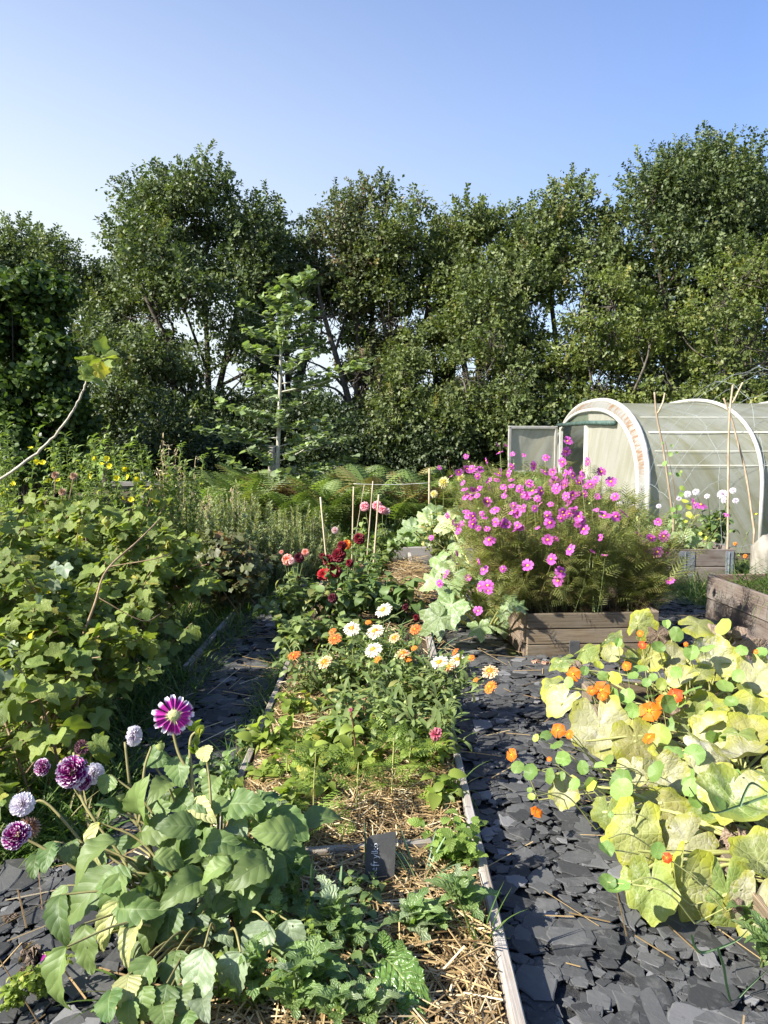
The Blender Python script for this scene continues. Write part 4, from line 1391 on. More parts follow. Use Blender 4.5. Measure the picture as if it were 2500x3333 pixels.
def make_tree(name, label, cat, px, hw_px, top, Y, bottom, mat, trunk_px=None, shape='dome', seed=1, nl=26, leaf=0.12, ncl=150, group='trees of the tall row behind the garden',
              depth=0.9, trunk_r=0.17, thin_low=0.05, bark='bark', gap=2.6):
    """A tree whose crown spans the given pixels of the photo when it stands Y metres off."""
    r = np.random.default_rng(seed)
    ztop = A(px, top, Y)[2]
    zbot = A(px, bottom, Y)[2]
    cx = A(px, top, Y)[0]
    hw = hw_px / FPX * Y
    bx = A(trunk_px if trunk_px else px, 1500, Y)[0]
    base = np.array([bx, Y, ground_z(np.array([bx]), np.array([Y]))[0]])
    t = thing(name, label, cat, base, group)
    H = ztop - zbot
    lobes = []
    for i in range(nl):
        h = ((i + 0.5) / nl) ** 0.92
        pr = math.sqrt(max(0, 1 - ((h - 0.40) / 0.63) ** 2))
        a = i * 2.399 + r.random() * 1.2
        ra = r.random() ** 0.45 * 0.98
        lr = min(hw, 2.6) * r.uniform(0.24, 0.50) * (0.55 + 0.45 * pr)
        c = np.array([cx + math.cos(a) * ra * hw * pr, Y + math.sin(a) * ra * hw * pr * depth, zbot + H * h * 0.99 - lr * 0.55 + r.normal(0, 0.25)])
        lobes.append((c, lr, h))
    b, tk = MB(), MB()
    fork = zbot + H * 0.12 + 0.4
    mid = np.array([bx + 0.3 * (cx - bx) + r.normal(0, 0.15), Y + r.normal(0, 0.15), base[2] + 0.6 * fork])
    top_p = np.array([cx, Y, zbot + H * 0.78])
    leads = [smooth_path([base - [0, 0, 0.2], mid, np.array([0.45 * bx + 0.55 * cx + r.normal(0, 0.25), Y + r.normal(0, 0.2), fork + 0.25 * H]), top_p], 7)]
    for q in range(2):
        sgn = 1 if q else -1
        leads.append(smooth_path([base - [0, 0, 0.2], mid + [sgn * 0.1, 0.1, 0], np.array([cx + sgn * 0.42 * hw, Y + r.normal(0, 0.5), fork + 0.3 * H]), np.array([cx + sgn * 0.5 * hw, Y, zbot + H * 0.72])], 7))
    for lead in leads:
        tk.tube(lead, trunk_r * (1 - 0.88 * np.linspace(0, 1, len(lead)) ** 0.8), 8)
    sp_p, sp_d, sp_l = [], [], []
    for k, (c, lr, h) in enumerate(lobes):
        lead = leads[int(np.argmin([abs(l[-1][0] - c[0]) for l in leads]))]
        j = int(np.clip(np.searchsorted(lead[:, 2], c[2] - 0.55 * np.linalg.norm(c[:2] - lead[-1][:2]) - 0.6), 2, len(lead) - 2))
        s0 = lead[j]
        rj = trunk_r * (1 - 0.88 * (j / len(lead)) ** 0.8)
        m1 = s0 * 0.5 + c * 0.5 + r.normal(0, 0.2, 3) + [0, 0, 0.12 * lr]
        pth = smooth_path([s0, m1, c], 4)
        tk.tube(pth, np.linspace(min(rj * 0.55, 0.075), 0.016, len(pth)), 5, cap=False)
        for q in range(9):
            e = c + nrm(r.normal(size=3)) * lr * 0.95
            tk.tube(smooth_path([c * 0.7 + m1 * 0.3, (c + e) / 2 + r.normal(0, 0.1, 3), e], 3), np.linspace(0.018, 0.006, 7), 3, cap=False)
        n = int(ncl * (lr / 0.75) ** 1.7)
        thin = -0.42 if gap > 2 else -0.62
        blob_leaves(b, c, lr, n, 7, leaf, seed * 101 + k, thin, 0.15, shell=0.42)
        ns = int(52 * (lr / 0.75) ** 1.6)
        d = nrm(r.normal(size=(ns, 3)) + [0, 0, 0.25])
        P = c + d * lr * r.uniform(0.7, 1.06, (ns, 1))
        kk = sky_gap(P) > thin - 0.05
        sp_p.append(P[kk])
        sp_d.append(nrm(d * 0.8 + r.normal(0, 0.35, (ns, 3)) + [0, 0, 0.45])[kk])
        sp_l.append(r.uniform(0.22, 0.5, ns)[kk])
    sp_p, sp_d, sp_l = np.concatenate(sp_p), np.concatenate(sp_d), np.concatenate(sp_l)
    n = len(sp_p)
    tn = r.random((n, 3))
    for q in range(4):
        b.stamp(SPRIGS[q], sp_p[q::4], frames(sp_d[q::4], nrm(r.normal(0, 1, (len(sp_p[q::4]), 3)))), sp_l[q::4], tn[q::4])
    b.build('crown', mat, t)
    tk.build('trunk', M[bark], t)
    return t


TREES = [  # name label px hw top Y bottom mat trunk shape seed
    ('oak_tree', 'dark green oak at the end of the tall row, behind the left hazel', 90, 240, 740, 25, 1330, M['oak'], 60, 'dome', 3),
    ('oak_tree', 'broad domed oak with forked dark trunk, tall at left of the row', 625, 335, 560, 22.5, 1330, M['oak'], 690, 'dome', 5),
    ('oak_tree', 'brown-tinged oak just right of the broad domed one', 1130, 190, 640, 23, 1330, M['oak_brown'], 1160, 'dome', 8),
    ('oak_tree', 'slim olive oak between the brown-tinged one and the spreading one', 1320, 175, 645, 22.5, 1330, M['oak_warm'], 1310, 'dome', 12),
    ('oak_tree', 'spreading yellowish-green oak in the middle of the row', 1600, 250, 640, 22, 1330, M['oak_warm'], 1560, 'dome', 14),
    ('oak_tree', 'narrow olive oak left of the tallest oak', 1890, 210, 615, 22.5, 1330, M['oak_warm'], 1880, 'dome', 19),
    ('oak_tree', 'tallest oak with spiky top behind the polytunnel', 2240, 255, 450, 23, 1330, M['oak'], 2220, 'dome', 23),
    ('oak_tree', 'dark oak cut by the right edge behind the polytunnel', 2530, 200, 500, 23.5, 1330, M['oak'], 2520, 'dome', 27),
    ('oak_tree', 'lower oak filling the notch behind the young pale-trunked tree', 940, 150, 740, 24, 1330, M['oak'], 950, 'dome', 31),
    ('oak_tree', 'lower oak filling the notch between the spreading oak and the slim one', 1450, 120, 690, 24, 1330, M['oak_warm'], 1450, 'dome', 33),
    ('oak_tree', 'shaded oak behind the left hazel and the broad domed oak', 330, 130, 860, 24.5, 1330, M['oak'], 340, 'dome', 35),
]
for k, (nm, lb, px, hw, top, Yd, bot, mt, tp_, shp, sd_) in enumerate(TREES):
    make_tree(nm, lb, 'tree', px, hw, top, Yd, bot, mt, tp_, shp, sd_, nl=40 if hw > 250 else 28)

LOW = [
    ('hazel_tree', 'yellow-green bushy hazel in front of the oaks at the right edge', 2390, 245, 815, 19.0, 1420, M['hazel_yellow'], 'dome', 41),
    ('hazel_tree', 'yellow-green hazel behind the polytunnel apex', 1990, 200, 930, 19.5, 1430, M['hazel_yellow'], 'dome', 43),
    ('hazel_tree', 'loose light green hazel left of the polytunnel door', 1590, 190, 1130, 19.2, 1470, M['oak_warm'], 'dome', 47),
    ('hazel_tree', 'light green low hazel in front of the slim olive oak', 1330, 140, 1150, 19.5, 1460, M['oak_warm'], 'dome', 48),
    ('hazel_tree', 'dark ivy-green low tree below the broad domed oak', 470, 170, 1090, 20.5, 1480, M['oak'], 'dome', 49),
]
for (nm, lb, px, hw, top, Yd, bot, mt, shp, sd_) in LOW:
    make_tree(nm, lb, 'tree', px, hw, top, Yd, bot, mt, None, shp, sd_, nl=22, leaf=0.11, gap=1.4, group='lower trees in front of the oak row', trunk_r=0.07, thin_low=-0.1)

# dark hedge shrubs under the trees
protos = []
for k in range(4):
    b, tk = MB(), MB()
    r = np.random.default_rng(60 + k)
    for j in range(9):
        a, rr = r.random() * 6.28, math.sqrt(r.random()) * 0.9
        c = np.array([math.cos(a) * rr, math.sin(a) * rr * 0.7, r.uniform(0.35, 2.0)])
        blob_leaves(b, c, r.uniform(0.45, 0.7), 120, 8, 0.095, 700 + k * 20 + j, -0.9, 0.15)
        tk.tube(smooth_path([(c[0] * 0.2, c[1] * 0.2, -0.1), (c[0] * 0.5, c[1] * 0.5, c[2] * 0.5), c], 4), 0.018, 4)
    protos.append((b.mesh('crown', M['hedge']), tk.mesh('trunk', M['bark'])))
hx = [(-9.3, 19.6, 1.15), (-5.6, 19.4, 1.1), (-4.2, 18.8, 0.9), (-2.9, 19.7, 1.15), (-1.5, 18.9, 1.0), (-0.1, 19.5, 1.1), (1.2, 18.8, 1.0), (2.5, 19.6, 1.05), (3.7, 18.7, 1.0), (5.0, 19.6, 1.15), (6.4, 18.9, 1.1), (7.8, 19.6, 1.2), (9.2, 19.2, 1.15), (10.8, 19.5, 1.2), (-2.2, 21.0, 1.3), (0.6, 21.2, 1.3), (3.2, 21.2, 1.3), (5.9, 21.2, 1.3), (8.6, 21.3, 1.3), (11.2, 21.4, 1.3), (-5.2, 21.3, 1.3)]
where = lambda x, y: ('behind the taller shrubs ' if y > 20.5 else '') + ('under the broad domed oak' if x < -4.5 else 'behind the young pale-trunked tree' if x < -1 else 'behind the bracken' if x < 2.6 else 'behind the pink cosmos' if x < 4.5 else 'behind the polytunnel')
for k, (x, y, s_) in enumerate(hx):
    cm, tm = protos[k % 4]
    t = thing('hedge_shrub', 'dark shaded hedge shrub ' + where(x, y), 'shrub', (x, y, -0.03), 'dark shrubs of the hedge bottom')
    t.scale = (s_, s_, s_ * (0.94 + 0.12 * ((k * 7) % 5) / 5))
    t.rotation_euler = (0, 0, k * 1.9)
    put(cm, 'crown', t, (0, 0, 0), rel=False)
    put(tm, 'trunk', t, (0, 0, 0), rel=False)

# hazel at the left, nearer, with large leaves
T_HAZ = polar_leaf(lambda th: 0.55 * (1 + 0.25 * gs(math.degrees(abs(th)), 25)) * (1 - 0.5 * gs(180 - abs(math.degrees(th)), 20)), 10, 1, cup=-0.25, foldx=0.25)


def haz_tree(name, label, px, hw_px, top, bottom, Y, mat, seed, leaf, ncl, nl, thin, bark, trunk_px=None):
    r = np.random.default_rng(seed)
    ztop, zbot = A(px, top, Y)[2], max(0.3, A(px, bottom, Y)[2])
    cx, hw = A(px, top, Y)[0], hw_px / FPX * Y
    t = thing(name, label, 'tree', (cx, Y, -0.03))
    b, tk = MB(), MB()
    for i in range(nl):
        h = (i + 0.5) / nl
        pr = math.sqrt(max(0.05, 1 - ((h - 0.3) / 0.75) ** 2))
        a, ra = i * 2.4 + r.random(), math.sqrt(r.random()) * 0.85
        c = np.array([cx + math.cos(a) * ra * hw * pr, Y + math.sin(a) * ra * hw * pr, zbot + (ztop - zbot) * h * 0.96])
        lr = hw * r.uniform(0.25, 0.38) * (0.5 + 0.5 * pr)
        blob_leaves(b, c, lr, ncl, 4, leaf, seed * 77 + i, thin, 0.12, tpl_=T_HAZ, up=0.9, shell=0.45)
        st = np.array([cx + r.normal(0, 0.12), Y + r.normal(0, 0.12), -0.1])
        tk.tube(smooth_path([st, st * [0.5, 0.5, 0] + c * [0.5, 0.5, 0.45] + r.normal(0, 0.06, 3), c], 5), np.linspace(0.03, 0.006, 11), 5)
    b.build('crown', mat, t)
    tk.build('trunk', M[bark], t)
    return t


haz_tree('hazel_tree', 'dense dark hazel at the left edge', 55, 205, 850, 1560, 16.0, M['hazel_dark'], 5, 0.10, 260, 30, -0.8, 'bark')
haz_tree('hazel_tree', 'dark hazel shrub left of the gap showing the white cottage', 40, 190, 1150, 1600, 17.0, M['hazel_dark'], 6, 0.10, 220, 18, -0.8, 'bark')

# young pale-trunked tree in front of the hedge
t = thing('young_tree', 'young tree with straight pale trunk and tiered pale leaves', 'tree', (A(900, 1600, 13.5)[0], 13.5, 0))
p = [A(902, 1640, 13.5), A(905, 1480, 13.5), A(912, 1250, 13.5), A(918, 1080, 13.55), A(940, 960, 13.6), A(1020, 875, 13.6)]
lead = smooth_path(p, 8)
lead[0][2] = -0.1
tk, b = MB(), MB()
tk.tube(lead, np.linspace(0.045, 0.008, len(lead)), 8)
r = np.random.default_rng(9)
brs = []
for k in range(46):
    f = 0.08 + 0.9 * (k / 46)
    s0 = lead[int(f * (len(lead) - 1))]
    L = (1.3 * (1 - f) ** 0.75 + 0.15) * r.uniform(0.6, 1.1)
    a = k * 2.4 + r.normal(0, 0.3)
    e = s0 + np.array([math.cos(a) * L, math.sin(a) * L * 0.8, L * r.uniform(0.15, 0.5)])
    brs.append((s0, e))
for (x, y) in ((1225, 1165), (1190, 1190), (1050, 1110), (800, 1085), (700, 1310), (660, 1400), (760, 1330), (880, 980), (1160, 1420)):
    e = A(x, y, 13.5 + r.normal(0, 0.3))
    j = np.argmin(np.abs(lead[:, 2] - (e[2] - 0.25 * abs(e[0] - lead[8][0]))))
    brs.append((lead[j], e))
for (s0, e) in brs:
    pth = smooth_path([s0, (s0 + e) / 2 + [0, 0, -0.06], e], 5)
    tk.tube(pth, np.linspace(0.014, 0.004, len(pth)), 4)
    L = np.linalg.norm(e - s0)
    n = int(34 * L) + 10
    f = r.uniform(0.15, 1.03, n)
    P = s0 + (e - s0) * f[:, None] + r.normal(0, 0.035, (n, 3))
    sd_ = np.where(r.random(n) < 0.5, -1, 1)
    bd = nrm(e - s0)
    sv = nrm(np.cross(bd, [0, 0, 1]))
    D = nrm(bd * 0.5 + sv * sd_[:, None] * 0.8 + r.normal(0, 0.25, (n, 3)) + [0, 0, -0.25])
    b.stamp(T_HAZ, P, frames(D, nrm(np.array([0, 0, 1.0]) + r.normal(0, 0.35, (n, 3)))), r.uniform(0.085, 0.135, n))
n = 130
f = r.uniform(0.55, 1.0, n)
P = lead[(f * (len(lead) - 1)).astype(int)] + r.normal(0, 0.06, (n, 3))
b.stamp(T_HAZ, P, frames(nrm(r.normal(size=(n, 3)) + [0, 0, -0.3]), nrm(r.normal(0, 0.5, (n, 3)) + [-0.3, -0.4, 0.8])), r.uniform(0.1, 0.16, n))
b.build('crown', M['young'], t)
tk.build('trunk', M['pale_bark'], t)

# ------------------------------------------------------------------ bracken, grasses, fence
fm = []
for k in range(3):
    b = MB()
    r = np.random.default_rng(80 + k)
    n = 17
    a = r.random(n) * 6.28
    D = np.stack([np.cos(a) * 0.6, np.sin(a) * 0.6, np.full(n, 0.95)], 1)
    P = np.stack([np.cos(a) * 0.08, np.sin(a) * 0.08, r.uniform(0.2, 0.7, n)], 1)
    b.stamp(T_BRACKEN_LOW, P, frames(D, (0, 0, 1)), r.uniform(0.45, 0.75, n))
    for q in P:
        b.tube([(q[0] * 0.3, q[1] * 0.3, 0), q], 0.006, 4)
    fm.append(b)
fms = [b.mesh('fronds', M['fern']) for b in fm] + [fm[0].mesh('fronds', M['fern_brown'])]
fx = []
r = np.random.default_rng(5)
for k in range(72):
    x = -3.0 + 6.6 * (k % 24) / 23 + r.normal(0, 0.12)
    y = 12.3 + 1.5 * (k // 24) + r.normal(0, 0.25)
    fx.append((x, y))
for k, (x, y) in enumerate(fx):
    brown = r.random() < 0.13 and y < 14
    lab = ('browning bracken fern ' if brown else 'green bracken fern ') + ('beside the young pale-trunked tree' if x < -1.1 else 'behind the bamboo canes' if x < 0.3 else 'behind the sleeper and courgette' if x < 1.5 else 'behind the pink cosmos')
    t = thing('bracken_fern', lab, 'fern', (x, y, -0.03), 'bracken ferns below the hedge')
    s_ = r.uniform(0.85, 1.15)
    t.scale = (s_, s_, s_)
    t.rotation_euler = (0, 0, r.random() * 6.28)
    put(fms[3] if brown else fms[k % 3], 'fronds', t, (0, 0, 0), rel=False)


def grass_patch(name, label, n, xr, yr, h, mat, spread=0.35, w=1.0, mask=None, z0=0.0, seed=0):
    r = np.random.default_rng(seed)
    x, y = r.uniform(*xr, n), r.uniform(*yr, n)
    if mask is not None:
        k = mask(x, y)
        x, y = x[k], y[k]
        n = len(x)
    b = MB()
    a = r.random(n) * 6.28
    D = nrm(np.stack([np.cos(a) * spread, np.sin(a) * spread, np.ones(n)], 1))
    L = h * r.uniform(0.5, 1.15, n)
    Nn = np.stack([np.cos(a + math.pi), np.sin(a + math.pi), np.full(n, 0.4)], 1)
    tn = r.random((n, 3))
    for k in range(3):
        s_ = np.arange(n) % 3 == k
        b.stamp(T_BLADE[k], np.stack([x, y, np.full(n, z0 - 0.02)], 1)[s_], frames(D, Nn)[s_], np.stack([L * 0.8 * w * 0.35 / h * 1.0, L, L], 1)[s_], tn[s_])
    return tag(b.build(name, mat), label, 'grass', kind='stuff')


notpath = lambda x, y: ~in_paths(x, y)
grass_patch('grass', 'rough green grass between the rosemary and the bracken', 16000, (-4.5, 4.0), (8.4, 13.0), 0.3, M['grass'], 0.5, 0.9, lambda x, y: ~in_paths(x, y) & ~((x > 2.6) & (y < 9.7)) & ~((np.abs(x) < 0.7) & (y < 9.6)), seed=1)
grass_patch('grass', 'tall lush grass at the foot of the currant bushes', 6500, (-2.0, -1.16), (2.75, 8.6), 0.28, M['grass'], 0.6, 0.9, seed=2)
grass_patch('grass', 'bright green turf behind the low sleeper', 4200, (-0.1, 0.85), (9.86, 11.0), 0.27, M['grass_lush'], 0.5, 0.9, seed=3)
grass_patch('grass', 'long grass growing beside the grey raised beds', 3600, (2.2, 5.0), (6.9, 8.25), 0.36, M['grass'], 0.7, 0.8, lambda x, y: (x > 2.9) | (y > 7.6), seed=4)
grass_patch('grass', 'long pale grass leaning over the greyish raised bed', 1900, (3.1, 4.3), (4.6, 6.6), 0.45, M['grass'], 0.9, 0.6, z0=0.34, seed=5)
grass_patch('grass', 'grass tufts along the narrow path edge of the flower bed', 2300, (-0.78, -0.6), (2.5, 6.4), 0.22, M['grass'], 0.7, 0.8, seed=6)
grass_patch('grass', 'grass in the corner below the purple dahlias', 1800, (-2.2, -1.16), (2.7, 3.4), 0.3, M['grass'], 0.7, 0.8, seed=7)
grass_patch('grass', 'meadow grass under the trees', 9000, (-14, 14), (13.0, 19), 0.4, M['grass'], 0.5, 1.2, seed=8)

# dry seeding grasses
T_SEED = leaf_grid(lambda t: 0.10 * math.sin(math.pi * min(1, t + 0.05)), 3, 1, 0.3, 0.4)


def dry_grass(label, x, y, n, hmax, seed, lean=0.12):
    r = np.random.default_rng(seed)
    t = thing('seeding_grass', label, 'grass', (x, y, 0), 'dry seeding grasses')
    b, s_ = MB(), MB()
    for k in range(n):
        h = hmax * r.uniform(0.6, 1.0)
        a = r.random() * 6.28
        bp = np.array([x + r.normal(0, 0.06), y + r.normal(0, 0.06), 0])
        tip = bp + [math.cos(a) * h * lean * r.random(), math.sin(a) * h * lean * r.random(), h]
        nod = tip + [math.cos(a) * 0.12 * r.random(), 0, -0.05 * r.random()]
        pth = smooth_path([bp, (bp + tip) / 2 + r.normal(0, 0.01, 3), tip, nod], 5)
        b.tube(pth, np.linspace(0.0038, 0.0022, len(pth)), 3)
        m_ = 16
        P = pth[-m_ // 2 - 4:].repeat(2, 0)[:m_] + r.normal(0, 0.012, (len(pth[-m_ // 2 - 4:].repeat(2, 0)[:m_]), 3))
        s_.stamp(T_SEED, P, frames(nrm(r.normal(0, 0.5, P.shape) + [0.3, 0, 0.5]), (0, -1, 0.2)), r.uniform(0.04, 0.075, len(P)))
    b.build('stems', M['grass_dry'], t)
    s_.build('seed_heads', M['grass_dry'], t)


dg = A(545, 1600, 8.2)
dry_grass('tall pale seeding grass clump rising beside the fence post', dg[0], 8.2, 16, 1.58, 1, 0.14)
dry_grass('second pale grass clump right of the tallest one', A(600, 1600, 8.4)[0], 8.4, 8, 1.36, 2)
dry_grass('low dry grass clump left of the rosemary', A(660, 1600, 8.8)[0], 8.8, 9, 1.05, 3, 0.2)
dry_grass('low dry grass clump behind the bronze bush', A(470, 1650, 8.0)[0], 8.0, 8, 1.05, 4, 0.25)
dry_grass('dry grass between rosemary spires', A(760, 1600, 9.2)[0], 9.2, 6, 1.05, 5, 0.2)

# fence: posts and one rail, each post a thing
def post(label, px, ytop, Y, r_, group, mat='post'):
    p_ = A(px, ytop, Y)
    b = MB()
    b.tube([(p_[0], Y, -0.2), (p_[0], Y, p_[2] - 0.01), (p_[0], Y, p_[2])], [r_, r_, r_ * 0.9], 10)
    o = b.build('fence_post', M[mat], origin=(p_[0], Y, 0))
    tag(o, label, 'fence post', group)
    return p_


pa = post('round grey fence post behind the tall dry grass', 467, 1537, 14.5, 0.065, 'posts of the old fence')
pb = post('grey fence post right behind the young pale trunk', 884, 1455, 14.3, 0.07, 'posts of the old fence')
b = MB()
b.box(((pa[0] + pb[0]) / 2 - 0.3, 14.42, 0.76), (3.3, 0.04, 0.09), bev=0.005)
o = b.build('fence_rail', M['post'], origin=((pa[0] + pb[0]) / 2 - 1, 14.42, 0), smooth=False)
tag(o, 'single grey fence rail running behind the dry grass', 'fence rail')
pc = post('thin weathered stake holding the string behind the yellow dahlias', 1398, 1525, 10.6, 0.016, 'stakes holding the string', 'cane')
pd = A(1150, 1574, 10.6)
b = MB()
q = [(pd[0] + (pc[0] - pd[0]) * f - 0.0, 10.6 - 0.02, pd[2] + (A(1398, 1571, 10.6)[2] - pd[2]) * f - 0.02 * math.sin(math.pi * f)) for f in np.linspace(0, 1, 12)]
b.tube(q, 0.0022, 5)
o = b.build('garden_string', M['string'], origin=(pd[0], 10.6, 0))
tag(o, 'taut white string stretched from a cane to a stake before the bracken', 'string')

# ------------------------------------------------------------------ flowers (unit radius, facing +Z)
def face_R(n, roll=0.0):
    n = nrm(np.asarray(n, float))
    a = np.cross(n, [0.3, 0.1, 1.0])
    a = nrm(a)
    c = np.cross(n, a)
    return fr(a * math.cos(roll) + c * math.sin(roll), n)


def chord(tp):
    """Turn and scale a leaf so that base to tip is exactly +Y, length 1."""
    v = tp['v']
    e = v[np.argmax(tp['uv'][:, 1])] if tp['uv'][:, 1].max() > 0.99 else v[-1]
    e = np.array([0, e[1], e[2]])
    L = np.linalg.norm(e)
    c, s_ = e[1] / L, e[2] / L
    w = v.copy()
    w[:, 1] = (v[:, 1] * c + v[:, 2] * s_)
    w[:, 2] = (-v[:, 1] * s_ + v[:, 2] * c)
    w[:, 1:] /= L
    return dict(tp, v=w)


def dome_mesh(name, mat, r, h, n=10, z0=0.0):
    b = MB()
    V, Q, T = [(0, 0, z0 + h)], [], []
    for k in (1, 2, 3):
        a = k / 3 * math.pi / 2
        for i in range(n):
            t = 2 * math.pi * i / n
            V.append((r * math.sin(a) * math.cos(t), r * math.sin(a) * math.sin(t), z0 + h * math.cos(a)))
    T = [(0, 1 + i, 1 + (i + 1) % n) for i in range(n)]
    for k in (0, 1):
        Q += [(1 + k * n + i, 1 + (k + 1) * n + i, 1 + (k + 1) * n + (i + 1) % n, 1 + k * n + (i + 1) % n) for i in range(n)]
    b.add(V, Q, T)
    return b.mesh(name, mat)


def ball_flower(name, mat, n=110, phmax=125, petal=None, seed=0, l0=0.42, l1=0.62, tilt=0.35, r0=0.22, wid=1.0):
    r = np.random.default_rng(seed)
    petal = petal or leaf_grid(W_pet, 4, 1, 0.75, -0.3)
    i = np.arange(n)
    f = (i + 0.5) / n
    ph = R_(phmax) * f ** 0.62
    th = i * 2.39996 + r.normal(0, 0.08, n)
    rad = np.stack([np.sin(ph) * np.cos(th), np.sin(ph) * np.sin(th), np.cos(ph)], 1)
    tan = np.stack([np.cos(ph) * np.cos(th), np.cos(ph) * np.sin(th), -np.sin(ph)], 1)
    d = nrm(rad + tan * tilt + r.normal(0, 0.06, (n, 3)))
    L = l0 + (l1 - l0) * f
    P = rad * (r0 + 0.12 * (1 - f))[:, None] * np.array([1, 1, 0.75])
    nn = nrm(np.array([0, 0, 1.0]) * 0.9 + rad * 0.1 - tan * 0.6)
    b = MB()
    b.stamp(petal, P, frames(d, nn), np.stack([L * wid, L, L], 1) * r.uniform(0.9, 1.1, (n, 1)))
    return b.mesh(name, mat)


def ray_flower(name, mat, rows, petal, seed=0):
    """rows: (count, length, elevation angle, base radius, width)"""
    r = np.random.default_rng(seed)
    b = MB()
    for (n, L, el, r0, wd) in rows:
        t = np.arange(n) / n * 6.2832 + r.random() + r.normal(0, 0.06, n)
        e = el + r.normal(0, 0.10, n)
        d = np.stack([np.cos(t) * np.cos(e), np.sin(t) * np.cos(e), np.sin(e)], 1)
        P = np.stack([np.cos(t) * r0, np.sin(t) * r0, np.full(n, 0.0)], 1)
        nn = np.stack([-np.cos(t) * 0.3 + r.normal(0, .12, n), -np.sin(t) * 0.3 + r.normal(0, .12, n), np.ones(n)], 1)
        l = L * r.uniform(0.88, 1.08, n)
        b.stamp(petal, P, frames(d, nn), np.stack([l * wd, l, l], 1))
    return b.mesh(name, mat)


P_COS = leaf_grid(lambda t: 0.06 + 0.24 * math.sin(min(1, t * 1.12) * 1.75) * (1 if t < 0.95 else 0.72), 5, 1, 0.12, 0.18, wav=0.03)
P_RAY = leaf_grid(lambda t: 0.07 + 0.07 * t if t < 0.9 else 0.09, 3, 1, 0.25, 0.25)
P_SPIKE = leaf_grid(lambda t: 0.11 * (1 - t) ** 0.5 + 0.01, 4, 1, 0.8, -0.2)
P_BROAD = leaf_grid(lambda t: 0.10 + 0.36 * math.sin(min(1, t * 1.05) * 2.2), 4, 1, 0.3, 0.15, wav=0.04)
P_NAS = leaf_grid(lambda t: 0.05 + 0.48 * max(0, t - 0.15) ** 0.7 * (1 if t < 0.85 else 0.82), 6, 2, 0.1, 0.5, wav=0.07)

F = {}
F['cosmos'] = [ray_flower('petals', M['p_cosmos'], [(8, 1.0, e, 0.08, 1.0)], P_COS, k) for k, e in enumerate((0.1, 0.22, -0.12, 0.4))]
F['cosmos_eye'] = dome_mesh('flower_eye', M['disc'], 0.24, 0.16, 10, 0.03)
F['calendula'] = [ray_flower('petals', m_, [(24, 1.0, 0.08, 0.12, 1.0), (22, 0.86, 0.28, 0.1, 1.0), (16, 0.6, 0.5, 0.08, 1.0)], P_RAY, k) for k, m_ in enumerate((M['p_calen'], M['p_calen'], M['p_calen_or'], M['p_rust'], M['p_orange']))]
F['calendula_eye'] = dome_mesh('flower_eye', M['disc_or'], 0.27, 0.16, 10, 0.06)
F['purple'] = [ball_flower('petals', M['p_purple'], 120, 118, None, k, 0.44, 0.66) for k in range(2)]
F['whiteball'] = [ball_flower('petals', M['p_white'], 100, 120, None, 4, 0.44, 0.66)]
F['brownball'] = [ball_flower('petals', M['p_brown'], 110, 130, P_SPIKE, 5, 0.4, 0.8, wid=2.2)]
F['darkball'] = [ball_flower('petals', M['p_darkball'], 90, 150, None, 6, 0.3, 0.45, 0.1, 0.4)]
F['magenta'] = [ray_flower('petals', M['p_magenta'], [(15, 1.0, -0.05, 0.2, 0.52), (14, 0.92, -0.28, 0.2, 0.52)], leaf_grid(W_pet, 6, 1, 0.5, 0.15), 7)]
F['red'] = [ball_flower('petals', M['p_red'], 62, 105, P_BROAD, k, 0.5, 0.82, 0.5, 0.15, 0.8) for k in range(2)]
F['bright'] = [ray_flower('petals', M['p_bright'], [(12, 1, 0.05, 0.1, 0.9), (12, 0.9, 0.3, 0.1, 0.9), (9, 0.65, 0.6, 0.1, 0.9)], P_BROAD, 2)]
F['black'] = [ball_flower('petals', M['p_black'], 62, 108, P_BROAD, 3, 0.5, 0.82, 0.5, 0.15, 0.8)]
F['peach'] = [ball_flower('petals', M['p_peach'], 60, 105, P_BROAD, 4, 0.5, 0.85, 0.5, 0.15, 0.6)]
F['orange'] = [ball_flower('petals', M['p_orange'], 60, 105, P_BROAD, 5, 0.5, 0.85, 0.5, 0.15, 0.6)]
F['pink'] = [ball_flower('petals', M['p_pink'], 70, 115, P_BROAD, 6, 0.5, 0.85, 0.5, 0.15, 0.55)]
F['palepink'] = [ball_flower('petals', M['p_palepink'], 100, 125, None, 7, 0.44, 0.66)]
F['cactus'] = [ball_flower('petals', M['p_yellow'], 80, 100, P_SPIKE, 8, 0.5, 0.95, 0.5, 0.1, 1.4)]
F['white'] = [ball_flower('petals', M['p_white'], 90, 105, P_SPIKE, 9, 0.5, 0.9, 0.5, 0.12, 1.7)]
F['nast'] = [ray_flower('petals', m_, [(5, 1.0, 0.35, 0.06, 1.35)], P_NAS, k) for k, m_ in enumerate((M['p_nast'], M['p_nast'], M['p_nastred']))]
F['nast_eye'] = dome_mesh('flower_throat', M['disc'], 0.16, 0.12, 8, 0.06)
F['primrose'] = [ray_flower('petals', M['p_primrose'], [(4, 1.0, 0.55, 0.05, 1.15)], P_BROAD, 2)]
F['dead'] = [ball_flower('petals', M['p_dead'], 40, 120, P_BROAD, 10, 0.5, 0.9, 0.6, 0.1, 0.6)]
F['sepals'] = ray_flower('sepals', M['bud'], [(7, 0.6, -0.25, 0.06, 1.2), (6, 0.4, 0.2, 0.05, 1.2)], leaf_grid(W_lan, 3, 1, 0.2, 0.5), 3)
F['bud'] = dome_mesh('bud', M['bud'], 1.0, 1.5, 10, -0.4)
F['seed'] = dome_mesh('seed_head', M['disc_brown'], 0.9, 1.2, 8, -0.3)
F['magenta_eye'] = dome_mesh('flower_back', M['disc_pale'], 0.34, 0.12, 12, 0.0)
